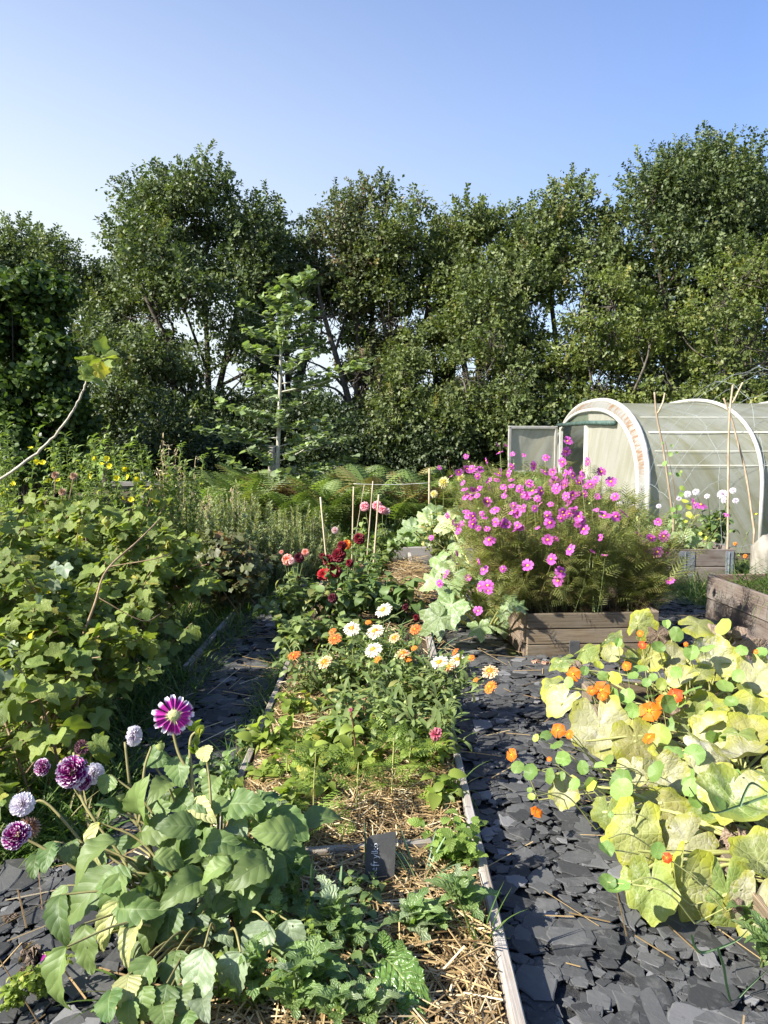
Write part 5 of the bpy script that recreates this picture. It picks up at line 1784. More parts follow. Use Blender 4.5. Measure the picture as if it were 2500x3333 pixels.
CAMP = np.array([0, 0, CAMH])


def flower(parent, kind, pos, rad, facing=None, eye=None, var=None, name='flower', seps=False):
    """Flower head as a part; its centre or sepals as sub-parts."""
    pos = np.asarray(pos, float)
    if facing is None:
        facing = nrm(CAMP - pos) * 0.8 + np.array([-0.35, 0, 0.55]) + rng.normal(0, 0.35, 3)
    R = face_R(facing, rng.random() * 6.28)
    ms = F[kind]
    me = ms[rng.integers(len(ms)) if var is None else var]
    o = put(me, name, parent, pos, R, rad)
    if eye:
        e = put(F[eye], 'flower_eye', None, (0, 0, 0))
        e.parent = o
    if seps:
        e = put(F['sepals'], 'sepals', None, (0, 0, -0.25))
        e.parent = o
        e.rotation_mode = 'QUATERNION'
    return o


def stem_to(b, base, tip, r0=0.004, r1=0.0025, bow=0.08, n=6, sides=4, m=0):
    base, tip = np.asarray(base, float), np.asarray(tip, float)
    L = np.linalg.norm(tip - base)
    mid = (base + tip) / 2 + rng.normal(0, bow * L * 0.5, 3) + [0, 0, bow * L]
    p = smooth_path([base, mid, tip], n)
    b.tube(p, np.linspace(r0, r1, len(p)), sides, m=m, cap=False)
    return p


def leafy(b, tps, path, n, size, f0=0.1, f1=0.95, out=0.7, up=0.15, jit=0.3, m=0, ti=None):
    """Leaves set along a stem path."""
    k = len(path)
    f = np.linspace(f0, f1, n) + rng.normal(0, 0.03, n)
    ii = np.clip((f * (k - 1)), 0, k - 1.001)
    i0 = ii.astype(int)
    P = path[i0] + (path[i0 + 1] - path[i0]) * (ii - i0)[:, None]
    tg = nrm(path[np.minimum(i0 + 1, k - 1)] - path[i0])
    a = np.arange(n) * 2.4 + rng.random() * 6
    side = np.stack([np.cos(a), np.sin(a), np.zeros(n)], 1)
    D = nrm(tg * 0.35 + side * out + np.array([0, 0, up]) + rng.normal(0, jit, (n, 3)))
    Nn = nrm(np.array([0, 0, 1.0]) + tg * 0.2 + rng.normal(0, 0.3, (n, 3)))
    S = size * rng.uniform(0.65, 1.2, n)
    t_ = rng.random((n, 3)) if ti is None else ti
    for q in range(len(tps)):
        s_ = np.arange(n) % len(tps) == q
        b.stamp(tps[q], P[s_], frames(D, Nn)[s_], S[s_], t_[s_] if np.ndim(t_) == 2 else t_, m)


# ------------------------------------------------------------------ currant bushes at the left
def currant(label, x, y, H, R0, nst, seed, mat='currant', lsize=0.07, greys=0, nlf=36, group='currant bushes'):
    r = np.random.default_rng(seed)
    t = thing('currant_bush', label, 'bush', (x, y, -0.02), group)
    fo, st, gy = MB(), MB(), MB()
    for k in range(nst):
        a = r.random() * 6.28
        rr = R0 * math.sqrt(r.random())
        h = H * (1 - 0.5 * (rr / R0) ** 2) * r.uniform(0.72, 1.05)
        bp = np.array([x + r.normal(0, 0.16), y + r.normal(0, 0.16), 0])
        tip = np.array([x + math.cos(a) * rr, y + math.sin(a) * rr, h])
        mid = bp * 0.45 + tip * 0.55 + np.array([0, 0, 0.12 * h]) + r.normal(0, 0.05, 3)
        p = smooth_path([bp, mid, tip], 6)
        st.tube(p, np.linspace(0.007, 0.0028, len(p)), 5, cap=False)
        n = nlf
        f = np.clip(r.beta(2.0, 1.1, n), 0.12, 0.99)
        ii = f * (len(p) - 1.001)
        i0 = ii.astype(int)
        P0 = p[i0] + (p[i0 + 1] - p[i0]) * (ii - i0)[:, None]
        aa = r.random(n) * 6.28
        off = np.stack([np.cos(aa), np.sin(aa), r.uniform(-0.1, 0.6, n)], 1)
        P1 = P0 + off * r.uniform(0.03, 0.085, n)[:, None]
        D = nrm(off * 0.8 + np.array([0, 0, -0.55]) + r.normal(0, 0.25, (n, 3)))
        Nn = nrm(off * 0.55 + np.array([-0.25, -0.25, 0.8]) + r.normal(0, 0.3, (n, 3)))
        S = lsize * r.uniform(0.5, 1.2, n)
        tn = r.random((n, 3))
        for q in range(4):
            s_ = np.arange(n) % 4 == q
            fo.stamp(T_CUR[q], P1[s_], frames(D, Nn)[s_], S[s_], tn[s_])
        for a_, b_ in zip(P0[::2], P1[::2]):
            st.tube([a_, b_], 0.0013, 3, cap=False)
    if greys:
        n = greys
        P = np.stack([x + r.normal(0, R0 * 0.4, n), y - R0 * r.uniform(0.1, 0.7, n), r.uniform(0.5, 0.95, n) * H], 1)
        gy.stamp(T_CUR[1], P, frames(nrm(r.normal(0, 0.6, (n, 3)) + [0, -0.3, -0.4]), nrm(r.normal(0, 0.4, (n, 3)) + [-0.2, -0.6, 0.6])), lsize * r.uniform(0.5, 1.0, n))
        gy.build('mildewed_leaves', M['currant_grey'], t)
    fo.build('foliage', M[mat], t)
    st.build('stems', M['twig'], t)
    return t


cb = [currant('yellow-green currant bush overhanging the narrow slate path', -1.86, 4.0, 1.04, 0.8, 60, 1, greys=14, lsize=0.064, nlf=36),
      currant('currant bush with pale leaves behind the front currant bush', -1.95, 5.35, 1.26, 0.8, 52, 2, lsize=0.064, nlf=36),
      currant('currant bush at the left edge, holding the long arching cane', -2.75, 4.7, 1.32, 0.9, 42, 3),
      currant('tall currant bush before the evening primroses', -2.7, 5.9, 1.30, 0.8, 34, 4),
      currant('low currant bush in the grass behind the purple dahlias', -1.75, 3.1, 0.72, 0.65, 26, 5, greys=8, nlf=16)]
t = cb[2]
cane = smooth_path([(-2.75, 4.7, 0.1), A(-150, 1640, 4.3), A(0, 1560, 4.2), A(120, 1475, 4.2), A(205, 1385, 4.2), A(262, 1290, 4.2), A(285, 1235, 4.2)], 8)
b = MB()
cane[1:-1] += rng.normal(0, 0.0022, (len(cane) - 2, 3))
b.tube(cane, np.linspace(0.010, 0.0048, len(cane)) * (1 + 0.18 * (np.arange(len(cane)) % 5 == 0)), 7)
for k in range(14):
    q = cane[len(cane) - 4 - k * 3]
    b.tube([q, q + rng.normal(0, 0.012, 3) + [0.01, 0, 0.018]], [0.004, 0.001], 4)
o = b.build('arching_cane', M['twig_pale'], t)
b = MB()
P = np.array([A(px, py, 4.2 + dy) for px, py, dy in ((280, 1195, 0), (300, 1170, -.04), (345, 1150, .03), (365, 1165, 0), (320, 1205, -.05), (270, 1220, .05), (350, 1190, .05), (300, 1235, 0), (265, 1165, 0.03), (330, 1135, 0.02))])
b.stamp(T_CUR[0], P, frames(nrm(rng.normal(0, 0.6, (10, 3)) + [0.4, 0, 0.1]), nrm(rng.normal(0, 0.4, (10, 3)) + [-0.3, -0.6, 0.6])), rng.uniform(0.06, 0.085, 10))
o2 = b.build('tip_leaves', M['currant'], None, origin=t.location)
o2.parent = o
o2.location = (0, 0, 0)
b = MB()
lim = smooth_path([A(60, 2440, 3.75), A(190, 2250, 3.7), A(300, 1990, 3.75), A(345, 1860, 3.9), A(450, 1760, 4.2), A(520, 1690, 4.5)], 7)
b.tube(lim, np.linspace(0.0085, 0.004, len(lim)), 6)
for q, (ex, ey) in ((16, (520, 2000)), (11, (420, 2060)), (22, (560, 1800))):
    b.tube(smooth_path([lim[q], A(ex - 60, ey + 20, 3.8), A(ex, ey, 3.9)], 4), 0.003, 5)
b.build('bare_branch', M['twig'], cb[0])
currant('bronze autumn-tinted bush beside the rosemary', -1.5, 6.75, 0.88, 0.42, 26, 6, 'bronze', 0.06, group=None)
currant('olive low bush at the foot of the rosemary', -1.55, 7.6, 0.6, 0.5, 18, 7, 'bronze', 0.055, group=None)

# ------------------------------------------------------------------ rosemary
T_NEED = leaf_grid(lambda t: 0.13 * (1 - t ** 2) + 0.01, 2, 1, 0.3, 0.2)


def spire_bush(mesh_only, H, R0, nst, nlf, nl, seed, tps, matl, mats_):
    r = np.random.default_rng(seed)
    fo, st = MB(), MB()
    for k in range(nst):
        a, rr = r.random() * 6.28, R0 * math.sqrt(r.random())
        h = H * (1 - 0.45 * (rr / R0) ** 2) * r.uniform(0.6, 1.05)
        bp = np.array([math.cos(a) * rr * 0.35, math.sin(a) * rr * 0.35, 0])
        tip = np.array([math.cos(a) * rr, math.sin(a) * rr, h])
        p = smooth_path([bp, bp * 0.3 + tip * np.array([0.7, 0.7, 0.45]), tip], 6)
        st.tube(p, np.linspace(0.006, 0.002, len(p)), 4, cap=False)
        n = nlf
        f = r.uniform(0.3, 1.0, n)
        ii = f * (len(p) - 1.001)
        i0 = ii.astype(int)
        P = p[i0] + (p[i0 + 1] - p[i0]) * (ii - i0)[:, None]
        tg = nrm(p[i0 + 1] - p[i0])
        aa = r.random(n) * 6.28
        sdv = np.stack([np.cos(aa), np.sin(aa), np.zeros(n)], 1)
        D = nrm(tg * 0.8 + sdv * 0.75 + r.normal(0, 0.1, (n, 3)))
        tn = r.random((n, 3))
        fo.stamp(tps, P, frames(D, nrm(tg - sdv * 0.4)), nl * r.uniform(0.6, 1.2, n), tn)
    return fo.mesh('foliage', matl), st.mesh('stems', mats_)


ros = [spire_bush(True, 0.95, 0.6, 140, 90, 0.058, 30 + k, T_NEED, M['rosemary'], M['twig']) for k in range(2)]
for k, (x, y, s_, lab) in enumerate(((-1.72, 8.3, 1.05, 'tall rosemary bush below the pale young trunk'), (-1.15, 8.25, 0.78, 'rosemary bush sprawling beside the bamboo cane'), (-2.3, 8.9, 1.08, 'rosemary bush behind the bronze bush and dry grasses'), (-1.5, 7.3, 0.62, 'low rosemary bush on the narrow path edge'), (-1.9, 9.6, 1.1, 'rosemary bush at the back, nearest the bracken'), (-1.05, 9.1, 0.9, 'rosemary bush behind the leftmost bamboo cane'), (-2.1, 7.95, 0.95, 'rosemary bush rising out of the bronze bush'))):
    t = thing('rosemary_bush', lab, 'bush', (x, y, -0.02), 'rosemary bushes')
    t.scale = (s_, s_, s_)
    t.rotation_euler = (0, 0, k * 1.3)
    put(ros[k % 2][0], 'foliage', t, (0, 0, 0), rel=False)
    put(ros[k % 2][1], 'stems', t, (0, 0, 0), rel=False)

# ------------------------------------------------------------------ evening primroses
ep = []
for k in range(3):
    fo, st = MB(), MB()
    r = np.random.default_rng(40 + k)
    for q in range(6):
        a = r.random() * 6.28
        h = r.uniform(1.05, 1.62)
        tip = np.array([math.cos(a) * 0.2, math.sin(a) * 0.2, h])
        p = smooth_path([(math.cos(a) * 0.03, math.sin(a) * 0.03, 0), tip * [0.4, 0.4, 0.5], tip], 7)
        st.tube(p, np.linspace(0.007, 0.003, len(p)), 5, cap=False)
        leafy(fo, T_LAN, p, 125, 0.088, 0.12, 1.0, 0.6, 0.45, 0.2)
    ep.append((fo.mesh('foliage', M['primrose']), st.mesh('stems', M['green_stem'])))
epx = [(-3.45, 7.0), (-3.05, 7.3), (-2.65, 7.0), (-2.3, 7.35), (-2.0, 7.5), (-3.3, 7.9), (-2.8, 8.0), (-2.4, 8.1), (-3.7, 7.5), (-2.95, 6.8)]
epl = ['at the left edge below the bare cane', 'left of the gap showing the cottage', 'with flowers below the cottage gap', 'tallest one right of the cottage gap', 'nearest to the dry grasses', 'at the back left', 'at the back, under the cottage gap', 'at the back by the dry grasses', 'cut by the left edge', 'in front, just behind the currant leaves']
ept = []
for k, (x, y) in enumerate(epx):
    t = thing('evening_primrose', 'leafy evening primrose spires with yellow flowers, ' + epl[k], 'plant', (x, y, -0.02), 'evening primroses behind the currant bushes')
    s_ = (1.0, 1.05, 0.98, 1.08, 0.95, 1.05, 1.1, 1.02, 1.1, 0.85)[k]
    t.rotation_euler = (0, 0, k * 2.1)
    for me, nm in zip(ep[k % 3], ('foliage', 'stems')):
        put(me, nm, t, (0, 0, 0), None, s_, rel=False)
    ept.append((t, k * 2.1))
for (px, py) in ((308, 1494), (347, 1494), (330, 1513), (358, 1517), (406, 1525), (298, 1549), (443, 1562), (418, 1554), (120, 1503), (157, 1563), (188, 1566), (98, 1460), (43, 1578), (400, 1625), (380, 1556), (5, 1605), (427, 1628), (140, 1508)):
    P = A(px, py, 7.0 + rng.normal(0, 0.15))
    k = int(np.argmin([abs(x - P[0]) + 0.3 * abs(y - P[1]) for x, y in epx]))
    t, rz = ept[k]
    l = Vector((P - np.array(t.location)).tolist())
    l.rotate(Matrix.Rotation(-rz, 3, 'Z'))
    fc = Vector([float(q) for q in (nrm(CAMP - P) + rng.normal(0, 0.4, 3) + [-0.2, 0, 0.3])])
    fc.rotate(Matrix.Rotation(-rz, 3, 'Z'))
    put(F['primrose'][0], 'flower', t, l, face_R(fc), 0.031, rel=False)

# big brown seed heads / globe of the thistle-like plant at the left
t = thing('artichoke_plant', 'brown withered artichoke-like heads among the evening primroses', 'plant', (A(180, 1700, 6.6)[0], 6.6, 0))
b = MB()
for (px, py) in ((180, 1545), (240, 1548), (203, 1600)):
    P = A(px, py, 6.6)
    stem_to(b, (t.location[0], 6.6, 0), P, 0.008, 0.005, 0.04)
    put(F['brownball'][0], 'seed_head', t, P, face_R((0.2, -0.5, 0.6)), 0.042)
b.build('stems', M['twig'], t)

# ------------------------------------------------------------------ pink cosmos in the planked box
CF = [(757, 326, 22), (748, 372, 22), (735, 420, 22), (603, 437, 22), (850, 418, 22), (910, 463, 20), (952, 508, 24), (353, 538, 20), (397, 598, 22), (405, 770, 28), (480, 700, 22), (463, 692, 28), (532, 723, 27), (578, 886, 27), (466, 902, 16), (768, 813, 27), (678, 693, 26), (735, 645, 20), (807, 665, 24), (830, 722, 25), (922, 663, 30), (1010, 652, 26), (975, 665, 22), (668, 770, 25), (683, 857, 25), (729, 912, 27), (713, 955, 25), (380, 905, 24), (352, 868, 18), (208, 922, 22), (180, 966, 18), (398, 975, 26), (362, 978, 24), (400, 1000, 22), (178, 1035, 20), (355, 1090, 22), (143, 760, 12), (213, 662, 14), (267, 735, 18), (313, 660, 22), (428, 635, 22), (640, 550, 22), (600, 550, 25), (575, 570, 22), (540, 540, 18), (700, 510, 25), (740, 510, 25), (705, 540, 22), (490, 470, 20), (655, 465, 20), (690, 465, 18), (745, 470, 18), (780, 570, 20), (820, 458, 14), (860, 520, 20), (450, 375, 16), (390, 415, 16), (365, 450, 18), (315, 450, 18), (300, 395, 12), (480, 342, 10), (443, 340, 10), (545, 620, 18), (530, 650, 22), (510, 640, 20), (330, 700, 20), (258, 830, 14), (235, 485, 10), (180, 445, 10), (1115, 795, 34), (1133, 763, 22), (1160, 825, 25), (1195, 828, 22), (1190, 755, 25), (1080, 745, 20), (1165, 690, 18), (1330, 605, 25), (1357, 612, 28), (1470, 660, 12), (1218, 952, 20), (925, 840, 16), (905, 760, 16), (870, 820, 14), (705, 765, 14), (660, 400, 16), (560, 390, 10), (510, 385, 12), (970, 575, 18), (895, 580, 14), (430, 690, 20), (395, 720, 15), (455, 710, 22), (350, 570, 14), (320, 575, 16), (405, 505, 16), (440, 500, 14), (470, 570, 14), (240, 690, 14), (310, 940, 16)]
r = np.random.default_rng(77)
for _ in range(70):
    CF.append((r.uniform(250, 900), r.uniform(440, 720), r.uniform(12, 20)))
cells = [(1.2, 5.75), (1.55, 5.7), (1.95, 5.75), (1.2, 6.5), (1.6, 6.5), (2.0, 6.5), (1.25, 7.3), (1.65, 7.35), (2.05, 7.3)]
cl = ['front corner beside the courgette leaves', 'middle of the front row', 'front corner nearest the greyish raised bed', 'second row, courgette side', 'centre of the box', 'second row, hinged bed side', 'back corner by the yellow dahlias', 'middle of the back row', 'back corner before the polytunnel door']
cos_t = []
for k, (x, y) in enumerate(cells):
    t = thing('cosmos_plant', 'feathery pink cosmos in the planked box, ' + cl[k], 'flower', (x, y, 0.26), 'pink cosmos growing in the planked box')
    cos_t.append([t, MB(), MB(), MB()])
for k, (zx, zy, rr) in enumerate(CF):
    px, py = 1300 + zx / 1.3825, 1200 + zy / 1.3825
    hfrac = np.clip((zy - 330) / 700, 0, 1)
    Yf = 6.75 - 1.5 * min(1, hfrac * 1.25) + rng.normal(0, 0.12)
    if hfrac > 0.42:
        Yf = min(Yf, 5.38)
    if zx > 1040:
        Yf = 5.7 + rng.normal(0, 0.15)
    if zx < 330 and zy > 640:
        Yf = 5.75 + rng.normal(0, 0.15)
    P = A(px, py, Yf)
    q = int(np.argmin([math.hypot(P[0] - x, P[1] - y) for x, y in cells]))
    t, fo, st, dr = cos_t[q]
    rad = rr / 1.3825 / FPX * Yf * 1.02
    fc = nrm(CAMP - P) * 0.9 + np.array([-0.5, -0.1, 0.5]) + rng.normal(0, 0.72, 3)
    flower(t, 'cosmos', P, rad, fc, 'cosmos_eye')
    bx, by = cells[q]
    bp = np.array([bx + np.clip(P[0] - bx, -0.15, 0.15), by + rng.normal(0, 0.08), 0.26])
    p = stem_to(st, bp, P - nrm(fc) * 0.02, 0.004, 0.0018, 0.03, 8)
    leafy(fo, [T_THREAD], p, 12, 0.13, 0.15, 0.85, 0.7, 0.4, 0.35)
for k, (t, fo, st, dr) in enumerate(cos_t):
    x, y = cells[k]
    r = np.random.default_rng(200 + k)
    for q in range(58):
        a, rr = r.random() * 6.28, 0.33 * math.sqrt(r.random())
        lean = -0.33 if x < 1.4 else (0.1 if x > 1.8 else 0)
        zt = (r.uniform(0.6, 1.08) if y < 6 else r.uniform(0.8, 1.32)) * (1 - 0.15 * (x > 1.8))
        tip = np.array([x + lean + math.cos(a) * rr, y + math.sin(a) * rr, zt])
        bp = np.array([x + r.normal(0, 0.06), y + r.normal(0, 0.06), 0.26])
        p = stem_to(st, bp, tip, 0.0042, 0.0016, 0.05, 7)
        leafy(fo, [T_THREAD], p, 13, 0.15, 0.2, 1.0, 0.7, 0.4, 0.4)
        if q % 3 == 0:
            leafy(dr, [T_THREAD], p, 9, 0.12, 0.03, 0.35, 0.8, 0.0, 0.4)
        if q % 4 == 0:
            e = tip + r.normal(0, 0.03, 3) + [0, 0, 0.1]
            stem_to(st, tip, e, 0.0015, 0.0012, 0.02, 3)
            put(F['seed' if r.random() < 0.6 else 'bud'], 'seed_head', t, e, face_R((0, 0, 1)), 0.008)
    fo.build('foliage', M['cosmos'], t)
    st.build('stems', M['green_stem'] if k % 2 else M['olive_stem'], t)
    dr.build('dry_foliage', M['cosmos_dry'], t)

# ------------------------------------------------------------------ big-leaved plants
POLY = {'pumpkin': [polar_leaf(r_pumpkin, 56, 6, cup=c, wav=w_, wk=4, seed=k, foldx=f, droop=d) for k, (c, w_, f, d) in enumerate(((0.1, 0.06, 0.08, 0.08), (-0.18, 0.07, 0.0, 0.15), (0.05, 0.08, 0.45, 0.1), (-0.1, 0.09, -0.5, 0.2), (0.28, 0.09, 0.15, 0.0), (-0.3, 0.1, 0.1, 0.25)))],
        'courgette': [polar_leaf(r_courgette, 60, 4, cup=c, wav=w_, wk=5, seed=k + 10, foldx=f, droop=0.2) for k, (c, w_, f) in enumerate(((-0.1, 0.07, 0.2), (0.15, 0.08, 0.3), (-0.25, 0.06, 0.1)))],
        'nast': [polar_leaf(r_nast, 26, 3, cup=c, wav=w_, wk=4, seed=k + 20, foldx=f) for k, (c, w_, f) in enumerate(((0.12, 0.03, 0), (-0.12, 0.05, 0), (0.25, 0.06, 0.1), (-0.05, 0.05, 0.5)))],
        'crumple': [polar_leaf(r_pumpkin, 40, 5, cup=-0.9, wav=0.35, wk=6, seed=k + 30, foldx=0.6) for k in range(2)]}


def big_leaf(parent, kind, var, pos, rad, normal, up, mat, name='leaf', ti=None, sx=1.0):
    """One leaf blade round its stalk: normal = way it faces, up = way its tip points."""
    b = MB()
    up = np.asarray(up, float) - np.dot(up, nrm(normal)) * nrm(normal)
    R = fr(nrm(up), normal)
    b.stamp(POLY[kind][var], [np.asarray(pos, float)], R[None], np.array([[rad * sx, rad, rad]]), rng.random(3) if ti is None else ti)
    return b.build(name, M[mat], parent)


# pumpkin bed -------------------------------------------------------
PZ = lambda zx, zy: (1600 + zx / 1.843, 1950 + zy / 1.843)
PL = lambda zx, zy: (1900 + zx / 2.655, 2500 + zy / 2.655)
pk = [thing('pumpkin_plant', l, 'pumpkin', (x, y, 0.12), 'mildewed pumpkin plants in the low bed') for l, x, y in (
    ('pumpkin plant with folded yellow leaves hanging over the slate, front of the low bed', 1.55, 2.45),
    ('pumpkin plant with heart-shaped mildewed leaves in the middle of the low bed', 1.6, 3.2),
    ('pumpkin plant with upright brown-edged leaves at the far end of the low bed', 1.75, 3.95))]
nsp = [thing('nasturtium_plant', l, 'nasturtium', (x, y, 0.12), 'orange nasturtiums among the pumpkin leaves') for l, x, y in (
    ('orange nasturtium trailing green round leaves onto the slate path', 1.3, 3.1),
    ('orange nasturtium climbing among the brown-edged pumpkin leaves', 1.6, 3.7),
    ('nasturtium with few round leaves at the front of the low bed', 1.4, 2.4))]
pst = [MB() for _ in pk]
nst_ = [MB() for _ in nsp]


def YB(py):
    """Distance of the pumpkin bed's leaf canopy under a pixel row (canopy about 0.35 m up)."""
    return float(np.interp(py, [1990, 2150, 2350, 2600, 2850, 3100], [4.3, 3.95, 3.45, 2.75, 2.35, 2.1]))


# (x, y, r in px of the zoomed crop, kind var, material, faces (x, z, toward camera), tip direction (x, z), squeeze)
BIGS = [
    ('z', 650, 760, 170, 0, 'pumpkin_white', (-0.25, 0.55, 0.8), (0.2, -1), 1),
    ('z', 870, 850, 140, 1, 'pumpkin', (-0.1, 0.6, 0.8), (0.2, -1), 1),
    ('z', 430, 625, 105, 2, 'pumpkin_white', (-0.5, 0.7, 0.4), (-0.6, -0.8), 1),
    ('z', 1350, 830, 130, 0, 'pumpkin_white', (-0.3, 0.7, 0.6), (-1, -0.5), 1.2),
    ('z', 1540, 750, 170, 0, 'pumpkin', (-0.2, 0.7, 0.7), (0.6, -0.8), 1),
    ('z', 1290, 690, 130, 2, 'pumpkin', (-0.5, 0.8, 0.3), (0.8, 0.3), 0.8),
    ('z', 880, 150, 90, 3, 'pumpkin', (-0.6, 0.2, 0.6), (0.3, 1), 0.9),
    ('z', 1240, 150, 100, 1, 'pumpkin', (-0.1, 0.9, 0.25), (1, 0.1), 1.1),
    ('z', 690, 245, 85, 3, 'pumpkin_green', (-0.7, 0.6, 0.3), (0.5, 0.9), 0.8),
    ('z', 560, 305, 75, 3, 'pumpkin_green', (-0.5, 0.7, 0.4), (0.8, 0.6), 0.9),
    ('z', 425, 370, 80, 1, 'pumpkin_green', (-0.3, 0.9, 0.2), (-1, -0.5), 0.9),
    ('z', 960, 350, 75, 4, 'pumpkin', (-0.3, 0.3, 0.8), (0.2, 1), 1),
    ('z', 1090, 350, 75, 2, 'pumpkin_white', (-0.3, 0.6, 0.6), (0.9, 0.4), 1),
    ('z', 1330, 350, 115, 4, 'pumpkin_white', (0.0, 0.5, 0.8), (0.2, 1), 1.1),
    ('z', 1590, 450, 125, 0, 'pumpkin_white', (-0.3, 0.6, 0.7), (0.3, -1), 0.8),
    ('z', 1540, 240, 105, 3, 'shrivelled', (0.0, 0.6, 0.6), (1, 0.3), 1),
    ('z', 1050, 1060, 130, 4, 'pumpkin_white', (-0.2, 0.6, 0.7), (1, 0.2), 0.9),
    ('z', 850, 1020, 95, 1, 'pumpkin_white', (-0.2, 0.8, 0.5), (0.2, -1), 1),
    ('z', 370, 515, 75, 1, 'pumpkin', (-0.3, 0.8, 0.4), (-1, -0.3), 1),
    ('z', 440, 1150, 100, 0, 'pumpkin_white', (-0.5, 0.4, 0.8), (-0.1, -1), 0.85),
    ('z', 1600, 1150, 120, 0, 'pumpkin_white', (-0.2, 0.6, 0.7), (0.2, -1), 0.9),
    ('z', 720, 330, 60, 4, 'pumpkin_white', (-0.3, 0.6, 0.6), (-0.5, 0.5), 1),
    ('z', 1140, 480, 90, 2, 'pumpkin_white', (-0.3, 0.8, 0.4), (-0.8, -0.5), 0.8),
    ('z', 1250, 440, 80, 1, 'pumpkin', (-0.3, 0.7, 0.5), (0.6, 0.7), 0.8),
    ('l', 440, 570, 260, 1, 'pumpkin', (-0.35, 0.35, 0.9), (-0.15, -1), 0.75),
    ('l', 680, 300, 215, 3, 'pumpkin', (-0.2, 0.75, 0.5), (0.7, 0.25), 0.9),
    ('l', 590, 1030, 240, 0, 'pumpkin_green', (-0.35, 0.3, 0.9), (0.05, -1), 0.75),
    ('l', 850, 1050, 320, 3, 'pumpkin', (-0.75, 0.15, 0.65), (-0.1, -1), 0.55),
    ('l', 900, 630, 190, 1, 'pumpkin_white', (-0.3, 0.5, 0.8), (-0.8, -0.6), 1),
    ('l', 1240, 1090, 270, 1, 'pumpkin_green', (-0.1, 0.25, 0.9), (0, -1), 0.9),
    ('l', 1480, 1190, 260, 2, 'pumpkin_white', (-0.8, 0.25, 0.6), (-0.35, -1), 0.6),
    ('l', 1150, 340, 200, 2, 'pumpkin_green', (-0.2, 0.8, 0.45), (-1, -0.2), 0.8),
    ('l', 1500, 300, 160, 0, 'pumpkin_white', (-0.3, 0.6, 0.7), (0.3, -1), 0.9),
    ('l', 410, 980, 110, 1, 'pumpkin_green', (-0.4, 0.3, 0.8), (0, -1), 0.8),
    ('l', 210, 380, 120, 1, 'pumpkin_green', (-0.3, 0.5, 0.8), (0, -1), 1),
]
for (w_, zx, zy, rz, var, mt, fc, tp2, sx) in BIGS:
    px, py = (PZ if w_ == 'z' else PL)(zx, zy)
    rp = rz / (1.843 if w_ == 'z' else 2.655) * (1.22 if w_ == 'z' else 1.36)
    Yd = YB(py)
    P = A(px, py, Yd)
    rad = rp / FPX * Yd
    k = int(np.argmin([abs(Yd - t.location[1]) for t in pk]))
    n_ = nrm(np.array([fc[0], -fc[2], fc[1]]))
    up = np.array([tp2[0], -0.15, tp2[1]])
    big_leaf(pk[k], 'pumpkin', var, P, rad, n_, up, mt, sx=sx)
    bp = np.array(pk[k].location) + np.array([rng.normal(0, 0.12), rng.normal(0, 0.12), 0])
    m_ = P - n_ * 0.10 + [0.05, 0.06, -0.02]
    p = smooth_path([bp, m_ * 0.75 + bp * 0.25 + [0, 0, 0.06], P - n_ * 0.015, P], 5)
    pst[k].tube(p, np.linspace(0.0075, 0.0055, len(p)), 6, cap=False)
for (w_, zx, zy, rz) in (('z', 1000, 215, 70), ('z', 1330, 205, 65), ('l', 1370, 640, 170), ('l', 1270, 540, 60), ('z', 1440, 230, 60), ('z', 1130, 690, 60), ('l', 1300, 1170, 70), ('z', 510, 420, 50)):
    px, py = (PZ if w_ == 'z' else PL)(zx, zy)
    Yd = YB(py)
    k = int(np.argmin([abs(Yd - t.location[1]) for t in pk]))
    P = A(px, py, Yd)
    o = big_leaf(pk[k], 'crumple', int(rng.integers(2)), P, rz / (1.843 if w_ == 'z' else 2.655) / FPX * Yd * 1.1, nrm(rng.normal(0, 0.3, 3) + [-0.2, -0.6, 0.5]), (0.2, 0, -1), 'shrivelled')
    tag(o, 'shrivelled brown leaf')
    stem_to(pst[k], np.array(pk[k].location), P, 0.006, 0.004, 0.1)
# shaded lower leaves
for k, t in enumerate(pk):
    for q in range(13):
        P = np.array(t.location) + [rng.uniform(-0.35, 0.9), rng.uniform(-0.4, 0.4), rng.uniform(0.06, 0.22)]
        n_ = nrm(np.array([-0.2, -0.4, 0.8]) + rng.normal(0, 0.25, 3))
        big_leaf(t, 'pumpkin', int(rng.integers(6)), P, rng.uniform(0.08, 0.14), n_, rng.normal(0, 1, 3), ('pumpkin_green', 'pumpkin', 'pumpkin_white')[int(rng.integers(3))])
        stem_to(pst[k], np.array(t.location), P, 0.006, 0.004, 0.1)
    for q in range(4):
        a = rng.random() * 6.28
        e = np.array(t.location) + [math.cos(a) * 0.7, math.sin(a) * 0.4, 0.1]
        stem_to(pst[k], np.array(t.location), e, 0.009, 0.005, 0.06)
    pst[k].build('stalks', M['yellow_stem'], t)
